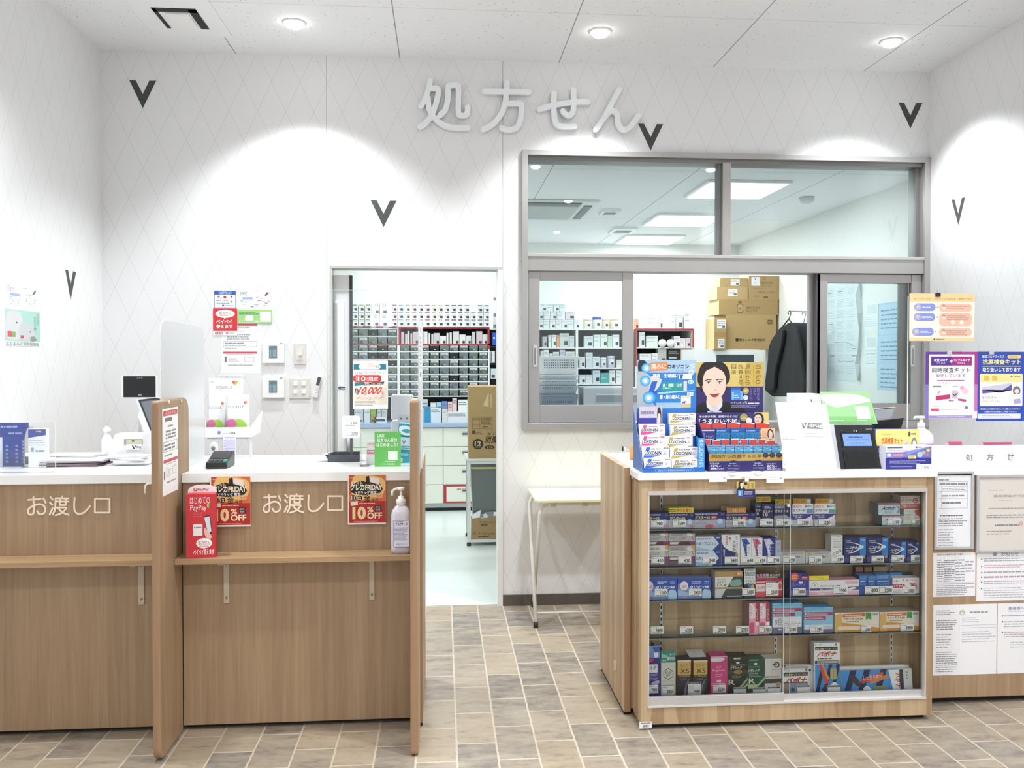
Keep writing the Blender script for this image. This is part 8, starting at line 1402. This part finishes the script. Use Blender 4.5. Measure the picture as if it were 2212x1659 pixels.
# shelving behind the left sash
YW = 3.42;a = rectY('B3',(160,625,1112,1300),YW);t = thing('shelf_unit',((a[0] + a[1]) / 2,YW,ZW),'white open shelving behind the left sliding pane','shelf');mb = MB();BZ = {y: onY(*src('B3',600,y),YW).z for y in (628,808,1005,1158)}
for x in (a[0],onY(*src('B3',568,800),YW).x - .012,a[1] - .02): mb.box(x,x + .022,YW,3.86,ZW,BZ[628] - .0005,'e9eeea')
for z in BZ.values(): mb.box(a[0] + .022,a[1] - .02,YW + .004,3.85,z - .014,z,'e4e9e6')
mb.box(a[0],a[1],3.85,3.86,ZW,a[3],M('8d9a9c'));mb.build('frame',t)
def row(c,its,Y,z,wh,d=.1):
    for i,q in enumerate(its):
        x0,y0,x1,y1,col = q[:5];r = (x0,y0,x1,y1)
        if len(q) > 5 and q[5] == 'j':
            b = rectY(c,r,Y);mb = MB();R = (b[1] - b[0]) / 2;h = b[3] - b[2];X = ((b[0] + b[1]) / 2,Y + R,z + .0005);tt = thing('jar',X,'round %s jar, %s %s' % (q[6],ORD[i],wh),'jar');mb.lathe([(R * .95,0),(R,.006),(R,h * .72),(R * .9,h * .78)],X,col,20);mb.build('body',tt);mb = MB();mb.lathe([(R * .98,h * .76),(R * .98,h),(0,h + .001)],X,q[7] if len(q) > 7 else 'efe9d8',20);mb.build('lid',tt)
            mb = MB();mb.box(X[0] - R * .6,X[0] + R * .6,Y - .002,Y + R * .25,X[2] + h * .2,X[2] + h * .6,'e8e8e4');mb.box(X[0] - R * .1,X[0] + R * .5,Y - .0025,Y - .002,X[2] + h * .25,X[2] + h * .45,'44474e');mb.build('label',tt);continue
        w,h = x1 - x0,y1 - y0;bx('medicine_box',c,r,Y,d,col,'%s box, %s %s' % ('tall' if h > w * 1.25 else 'squat',ORD[i],wh),'box',[('l',x0 + w * .1,y0 + h * .1,x1 - w * .1,y0 + h * .28,2,'9aa2a8',.4)] + ([('r',x0 + w * .45,y0 + h * .55,x0 + w * .88,y0 + h * .85,'44484e')] if i % 2 == 0 else [('r',x0 + w * .1,y0 + h * .45,x0 + w * .7,y0 + h * .55,'b8c4c8')]),None,zb=z + .0005)
wht = 'e6eaec'
row('B3',[(185 + 59 * i,540,240 + 59 * i,616,wht) for i in range(7)],YW + .02,BZ[628],'in the lower row on the white shelving');zz = onY(*src('B3',300,538),YW + .02).z
row('B3',[(185 + 63 * i,462,244 + 63 * i,538,wht) for i in range(4)] + [(462,462,548,538,'e6dee2')],YW + .02,zz,'in the second row on the white shelving');row('B3',[(215 + 62 * i,385,273 + 62 * i,461,'e4eef0') for i in range(4)],YW + .02,onY(*src('B3',300,461),YW + .02).z,'in the top row on the white shelving')
row('B3',[(628,512,718,616,'efe8d2','j','cream'),(722,498,808,616,'eef0ee','j','blue lidded','3f5fb0'),(812,510,885,616,'f0e4c0','j','pale yellow'),(890,508,990,616,'efe6cc','j','wide cream')],YW + .02,BZ[628],'of the jars on top of the white shelving')
row('B3',[(235,705,275,790,'b8bec2'),(290,690,318,790,'e4e8ea'),(322,688,368,790,wht),(372,690,398,790,'e8a06a'),(402,672,488,750,'c9d4d4'),(495,695,540,790,'d4dadc'),(640,700,722,806,'d4dee2'),(728,686,795,806,'dfe6e6'),(800,684,862,806,'dfe8de'),(866,700,908,806,'c4dccc'),(912,686,975,806,'e2e6e4')],YW + .02,BZ[808],'on the upper board of the white shelving')
row('B3',[(215,840,240,892,'d8dcdc'),(244,832,292,892,wht),(300,868,332,892,'e4e4e4'),(336,852,392,892,'dde0e0'),(400,832,450,892,'d4c8e0'),(455,850,545,892,'dfe2e4'),(590,900,645,992,'d4dade'),(655,858,718,992,'d0d6dc'),(720,898,785,992,'d8dee4'),(792,895,858,992,'d8dce8','j','lavender','e4e4ea'),(866,880,938,992,'c8cae0','j','violet','d4d4e4'),(950,930,1000,992,'e0dcd4')],YW + .02,BZ[1005],'on the middle board of the white shelving')
row('B3',[(590,1075,650,1148,'e0e2e4'),(655,1075,716,1148,'e0e2e4'),(720,1032,790,1148,'d0dae2'),(795,1055,875,1148,'5fb0ac'),(880,1032,935,1148,'e6e8e6'),(945,1032,1000,1148,'e6e8e6')],YW + .02,BZ[1158],'on the lower board of the white shelving')
# red taped shelf seen through the open window
a = rectY('B4',(60,705,695,1500),YW);t = thing('shelf_unit',((a[0] + a[1]) / 2,YW,ZW),'white shelf with red taped edges behind the open window','shelf');mb = MB();zs_ = [onY(*src('B4',400,y),YW).z for y in (712,905,1110)]
for x in (a[0],a[1] - .02): mb.box(x,x + .02,YW,3.86,ZW,a[3],'dfe0de')
for z in zs_: mb.box(a[0] + .02,a[1] - .02,YW + .004,3.85,z - .012,z,'d4d6d4')
mb.box(a[0],a[1],3.85,3.86,ZW,a[3],M('6a6e6e'));mb.build('frame',t);mb = MB();mb.box(a[0],a[1],YW - .003,YW - .0004,a[3] - .014,a[3] + .002,'b8303c');mb.box(a[0],a[0] + .016,YW - .003,YW - .0004,zs_[2],a[3] - .014,'b8303c');mb.box(a[1] - .014,a[1],YW - .003,YW - .0004,zs_[1],a[3] - .014,'b8303c');mb.build('red_tape',t)
row('B4',[(48,598,100,700,'eaa98a'),(180,568,285,640,'dfe0e2'),(318,568,362,690,'e8dcdc'),(446,540,500,700,wht),(505,540,578,700,'d8dce2'),(590,520,668,582,wht)],YW + .02,zs_[0],'on the red taped shelf top');
row('B4',[(105,740,165,890,'d0d6da'),(180,780,305,890,'cfe0d6'),(482,785,550,890,'dcdce0'),(553,808,605,890,'e0dede'),(608,805,660,890,'e4ccd8')],YW + .02,zs_[1],'on the upper board of the red taped shelf');row('B4',[(110,975,235,1105,'dedede'),(240,970,305,1105,'e2e2e2'),(310,920,400,1105,'b9b9b6'),(415,930,550,1030,'26272a'),(555,925,640,1105,'d4b48a')],YW + .02,zs_[2],'on the lower board of the red taped shelf')
for x,w in ((352,'left'),(440,'right')): b = onY(*src('B4',x,842),YW + .02);mb = MB();mb.lathe([(.0,-.0),(.012,0),(.012,-.002),(.038,-.002),(.040,.002),(.040,.03),(0,.03)],(b.x,b.y,zs_[1] + .041),'e8e8e6',22,'Y');tag(mb.build('tape_roll'),'round white tape roll, %s of two on the red taped shelf' % w,'tape')
# baskets and printer on the desk by the window
one_ = MB();one_.box(WX0 + .05,XR - .3,.25,1.5,.965,1.0,M('d9dcda',.4));t = tag(one_.build('desk'),'pale desk behind the dispensary window','desk')
for x in (WX0 + .1,XR - .4): mb = MB();mb.box(x,x + .04,.3,1.45,0,.9645,'c8cacb');mb.build('leg',t)
YB = 1.15;a = rectY('B3',(150,900,578,1075),YB);wB,hB = a[1] - a[0],a[3] - a[2]
for i,(y0,y1,c_,w) in enumerate(((1265,1370,'8d9498','bottom grey'),(1180,1262,'b4babc','fourth from the top'),(1120,1178,'d4d9da','third from the top'),(1072,1118,'e2e6e6','second from the top'),(890,1070,'f6f7f6','topmost white'))):
    b = rectY('B3',(150 + 4 * i,y0,572 + 2 * i,y1),YB);mb = MB();X0,X1,Z0,Z1 = b;h = Z1 - Z0;Z0 += .001
    if i == 0: Z0 = 1.001
    mb.prism([(X0 + .008,YB + .002,Z0),(X1 - .02,YB + .002,Z0),(X1,YB - .012,Z1),(X0,YB - .012,Z1)],(0,.003,0),c_);mb.box(X0,X1,YB - .018,YB - .008,Z1 - .012,Z1,c_);mb.box(X0 + .008,X1 - .02,YB + .005,YB + .24,Z0,Z0 + .003,c_);mb.prism([(X1 - .02,YB + .005,Z0),(X1 - .02,YB + .24,Z0),(X1,YB + .24,Z1),(X1,YB - .01,Z1)],(.003,0,0),c_);mb.box(X0 + .008,X1 - .01,YB + .24,YB + .243,Z0,Z1,c_)
    draw(Panel(mb,(0,0,100,60),(X0,YB - .0125,Z1),(X1,YB - .0125,Z1),(X0 + .008,YB + .0015,Z0)),[('rr',18 + 5.2 * k,12 + 8 * j,21.2 + 5.2 * k,17 + 8 * j,1.2,'8d9496' if i == 4 else '6a7074') for k in range(14) for j in range(4 if i in (0,4) else 2)]);tag(mb.build('basket'),'%s basket in the stack of plastic baskets behind the left pane' % w,'basket','stacked plastic baskets')
t = thing('printer',(onY(*src('B3',890,1370),1.1).x,1.1,1.0005),'grey printer on the desk behind the left pane','printer');a = rectY('B3',(636,1195,1160,1500),1.1);mb = MB();mb.box(a[0],a[1],1.1,1.4,1.001,a[3],M('c9ced3',.4));mb.build('body',t,bevel=.01)
a = rectY('B3',(750,1255,1150,1340),1.098);mb = MB();mb.box(a[0],a[1],1.096,1.0995,a[2],a[3],'9aa2aa');mb.box(a[0],a[1],1.092,1.096,a[3] - .012,a[3],'e4e8ea');mb.build('paper_slot',t)
# cartons on the white cabinet
YK = 2.75;a = rectY('B4',(700,930,1402,1110),YK);t = thing('white_cabinet',((a[0] + a[1]) / 2,YK,0),'white dispensing cabinet with a dark window under the cartons','cabinet');mb = MB();mb.box(a[0],a[1],YK,YK + .43,0,a[3],M('e6eae8',.4));mb.build('body',t);b = rectY('B4',(940,985,1345,1200),YK);mb = MB();mb.box(b[0],b[1],YK - .006,YK - .0004,b[2],b[3],M('4f575b',.15));mb.build('window',t);b = rectY('B4',(925,945,1400,1230),YK);mb = MB();mb.box(b[0],b[1],YK - .004,YK - .0003,b[2],b[3],M('f0f3f2',.4));mb.build('door',t)
ZK = a[3];zf = lambda y: onY(*src('B4',1200,y),YK).z
LB = lambda x0,y0,x1,y1: [('r',x0,y0,x1,y1,'e6e6e4'),('l',x0 + 8,y0 + 8,x1 - 8,y1 - 20,3,'9a9a98',.4),('r',x1 - 40,y1 - 28,x1 - 8,y1 - 8,'66686a')]
for r,zb,lab,cm,d,Y in (((1052,552,1592,922),ZK,'largest brown carton standing on the white cabinet',[('r',1498,606,1548,652,'4a3c22'),('r',1506,612,1520,646,KR),('r',1526,612,1540,646,KR),('t','富士レニオ株式会社',1192,805,1475,832,'3a2e18',2),('s',[(1150,805),(1185,805),(1178,835),(1155,835)],'3a2e18')],.36,YK + .02),((920,585,1050,925),ZK,'narrow brown carton with two white labels beside the largest carton',LB(950,605,1045,700) + LB(962,812,1028,910) + [('r',920,735,1050,790,'a08250')],.30,YK - .04),((970,385,1610,552),zf(551),'long brown carton printed with a bottle',[('rr',1165,432,1232,530,18,'6a5632'),('rr',1172,440,1225,522,14,KR),('r',1180,405,1215,428,'6a5632'),('p',[(1188,484),(1196,476),(1196,470),(1202,470),(1202,484),(1212,490),(1202,495)],'6a5632'),('t','MEDICINE',1272,462,1418,488,'7a6540',1),('t','BOTTLE',1272,494,1385,518,'7a6540',1)],.36,YK + .02),((948,252,1284,380),zf(384),'flat brown carton with white label, lower of two',LB(1072,275,1170,345),.3,YK + .03),((982,155,1284,250),zf(251),'flat brown carton with white label, upper of two',LB(1098,165,1195,232),.28,YK + .04),((1296,130,1630,378),zf(384),'square brown carton with open dark top at the right of the pile',[('r',1322,142,1412,234,'e2e2e4'),('r',1358,156,1368,166,'333'),('l',1345,202,1382,212,1,'555555',.6),('r',1438,140,1485,178,'a08250'),('t','MEDICINE',1425,192,1560,216,'7a6540',1),('t','BOTTLE',1440,222,1540,244,'7a6540',1),('l',1345,255,1500,275,2,'8a744a',.4),('t','GLボトル・ニックA',1390,288,1565,312,'5a4826',1),('l',1350,325,1420,355,2,'8a744a',.4),('r',1455,346,1502,362,'6a5632')],.3,YK + .03)): bx('cardboard_carton','B4',r,Y,d,{552: KR,585: 'a98e60',385: 'a68a5a',252: 'b39a6a',155: 'ac9160',130: 'a98d5f'}[r[1]],lab,'carton',cm,'brown cartons piled on the white cabinet',zb=zb + .0006,side='d8c08a')  # carton browns differ to stand in for the shadows that part them
t = MB();p = onY(*src('B4',718,930),3.1);t.lathe([(.050,0),(.054,.02),(.050,.2),(.054,.36),(.045,.46),(0,.47)],(p.x,2.95,ZK + .001),FROST,20);tag(t.build('bubble_wrap'),'standing roll of translucent bubble wrap left of the cartons','bubble wrap')
# coat, hangers and papers on the right wall of the dispensary
def wx(c,pts,X): return [onX(*src(c,x,y),X) for x,y in pts]
t = thing('black_coat',wx('B4',[(1700,1400)],3.1)[0],'black coat on a black hanger on the dispensary side wall','coat');BLK = NT('black_cloth');BLK = BLK.done(BLK.ramp(BLK.noise(BLK.map(BLK.pos(),(9,9,2)),1,4),[(.3,'0c0d10'),(.7,'1c1d21')]),.85)
def cloth(pts,X,d,name): m = MB();m.prism([Vector(p) for p in smooth_pts(wx('B4',pts,X),3,True)][::-1],(-d,0,0),BLK,None,True);m.build(name,t,bevel=.02,seg=3)
cloth([(1700,655),(1745,640),(1800,690),(1850,900),(1880,1150),(1893,1380),(1850,1390),(1840,1425),(1770,1420),(1640,1420),(1560,1440),(1500,1400),(1468,1350),(1500,1180),(1510,900),(1600,740)],2.95,-.14,'body');cloth([(1610,740),(1660,720),(1640,900),(1575,1180),(1560,1360),(1470,1345),(1490,1100),(1530,880)],2.915,-.034,'sleeve');cloth([(1790,700),(1830,780),(1870,1080),(1893,1370),(1800,1400),(1770,1100)],2.925,-.024,'sleeve')
m = MB();m.tube(wx('B4',[(1725,550),(1720,530),(1732,512),(1748,520),(1750,545),(1728,600)],3.02),.004,'18181a',6);m.tube(wx('B4',[(1728,598),(1680,660),(1600,745)],3.02),.006,'18181a',6);m.tube(wx('B4',[(1728,598),(1770,655),(1810,720)],3.02),.006,'18181a',6);m.build('hanger',t);hk = wx('B4',[(1738,514)],3.02)[0];m = MB();m.tube([hk,(IN_XR - .0005,hk.y,hk.z - .004)],.005,'8a8c90',8);m.build('wall_hook',t)
m = MB();m.tube(wx('B4',[(1872,555),(1876,530),(1900,522),(1912,540),(1890,640)],3.16),.003,'77797c',6);m.tube(wx('B4',[(1890,640),(1800,705),(1825,780),(1960,785),(1890,640)],3.16),.003,'77797c',6);tag(m.build('wire_hanger'),'empty grey wire hanger beside the black coat','hanger')
def wsheet(c,r,label,cat,name,col,cmds,X=IN_XR):
    a,b = onX(*src(c,r[0],(r[1] + r[3]) / 2),X),onX(*src(c,r[2],(r[1] + r[3]) / 2),X);xm = (r[0] + r[2]) / 2;sheet_x(name,X - .0003,(a.y,onX(*src(c,xm,r[1]),X).z),(b.y,onX(*src(c,xm,r[3]),X).z),r,cmds,label,cat,col,.0012,None,-1)
rnd = random.Random(6)
wsheet('B5',(625,140,930,1060),'large curling line-drawn map on the dispensary side wall','map','wall_map','dfe8ea',[('l',650 + 90 * (i % 3),180 + 105 * (i // 3),720 + 90 * (i % 3),260 + 105 * (i // 3),5,'b4bec2',.25) for i in range(24)] + [('p',[(715,690),(830,690),(910,740),(910,746),(828,698),(715,698)],'a4aeb2'),('p',[(735,850),(780,880),(900,870),(900,876),(778,888)],'a4aeb2')] + [('r',x,y,x + 40,y + 8,'8a9498') for x,y in ((650,215),(750,210),(660,515),(690,590),(880,755),(880,820),(680,820))])
m = MB();q = wx('B5',[(940,140),(905,250),(925,420),(940,580),(930,760),(900,900),(925,1060)],IN_XR - .03);w_ = wx('B5',[(970,150),(968,300),(972,420),(968,580),(966,760),(950,900),(940,1062)],IN_XR - .002)
for i in range(6): m.poly([q[i],q[i + 1],w_[i + 1],w_[i]],'c4cdd0')
o = bpy.data.objects['wall_map'];m.build('curled_edge',o)
for r,lab in (((998,330,1125,580),'white printed sheet with a sketch between map and calendar'),((1000,640,1120,940),'second white printed sheet below the sketched one')): wsheet('B5',r,lab,'paper','paper_sheet','eef6f6',[('rr',r[0] + 15,r[1] + 10,r[2] - 15,r[1] + 100,8,'dde6e6'),('l',r[0] + 5,r[1] + 120,r[2] - 10,r[3] - 30,5,'c4cece',.25)])
wsheet('B5',(1118,318,1350,1150),'light blue three-month wall calendar behind the right pane','calendar','wall_calendar','bcdcf0',[q for j,y in enumerate((380,680,940)) for q in [('r',1118,y - 55,1350,y - 52,'9cc4dc')] + [('l',1150,y + 42 * k,1340,y + 42 * k + 24,1,'6f8fb0',.5) for k in range(5)]])
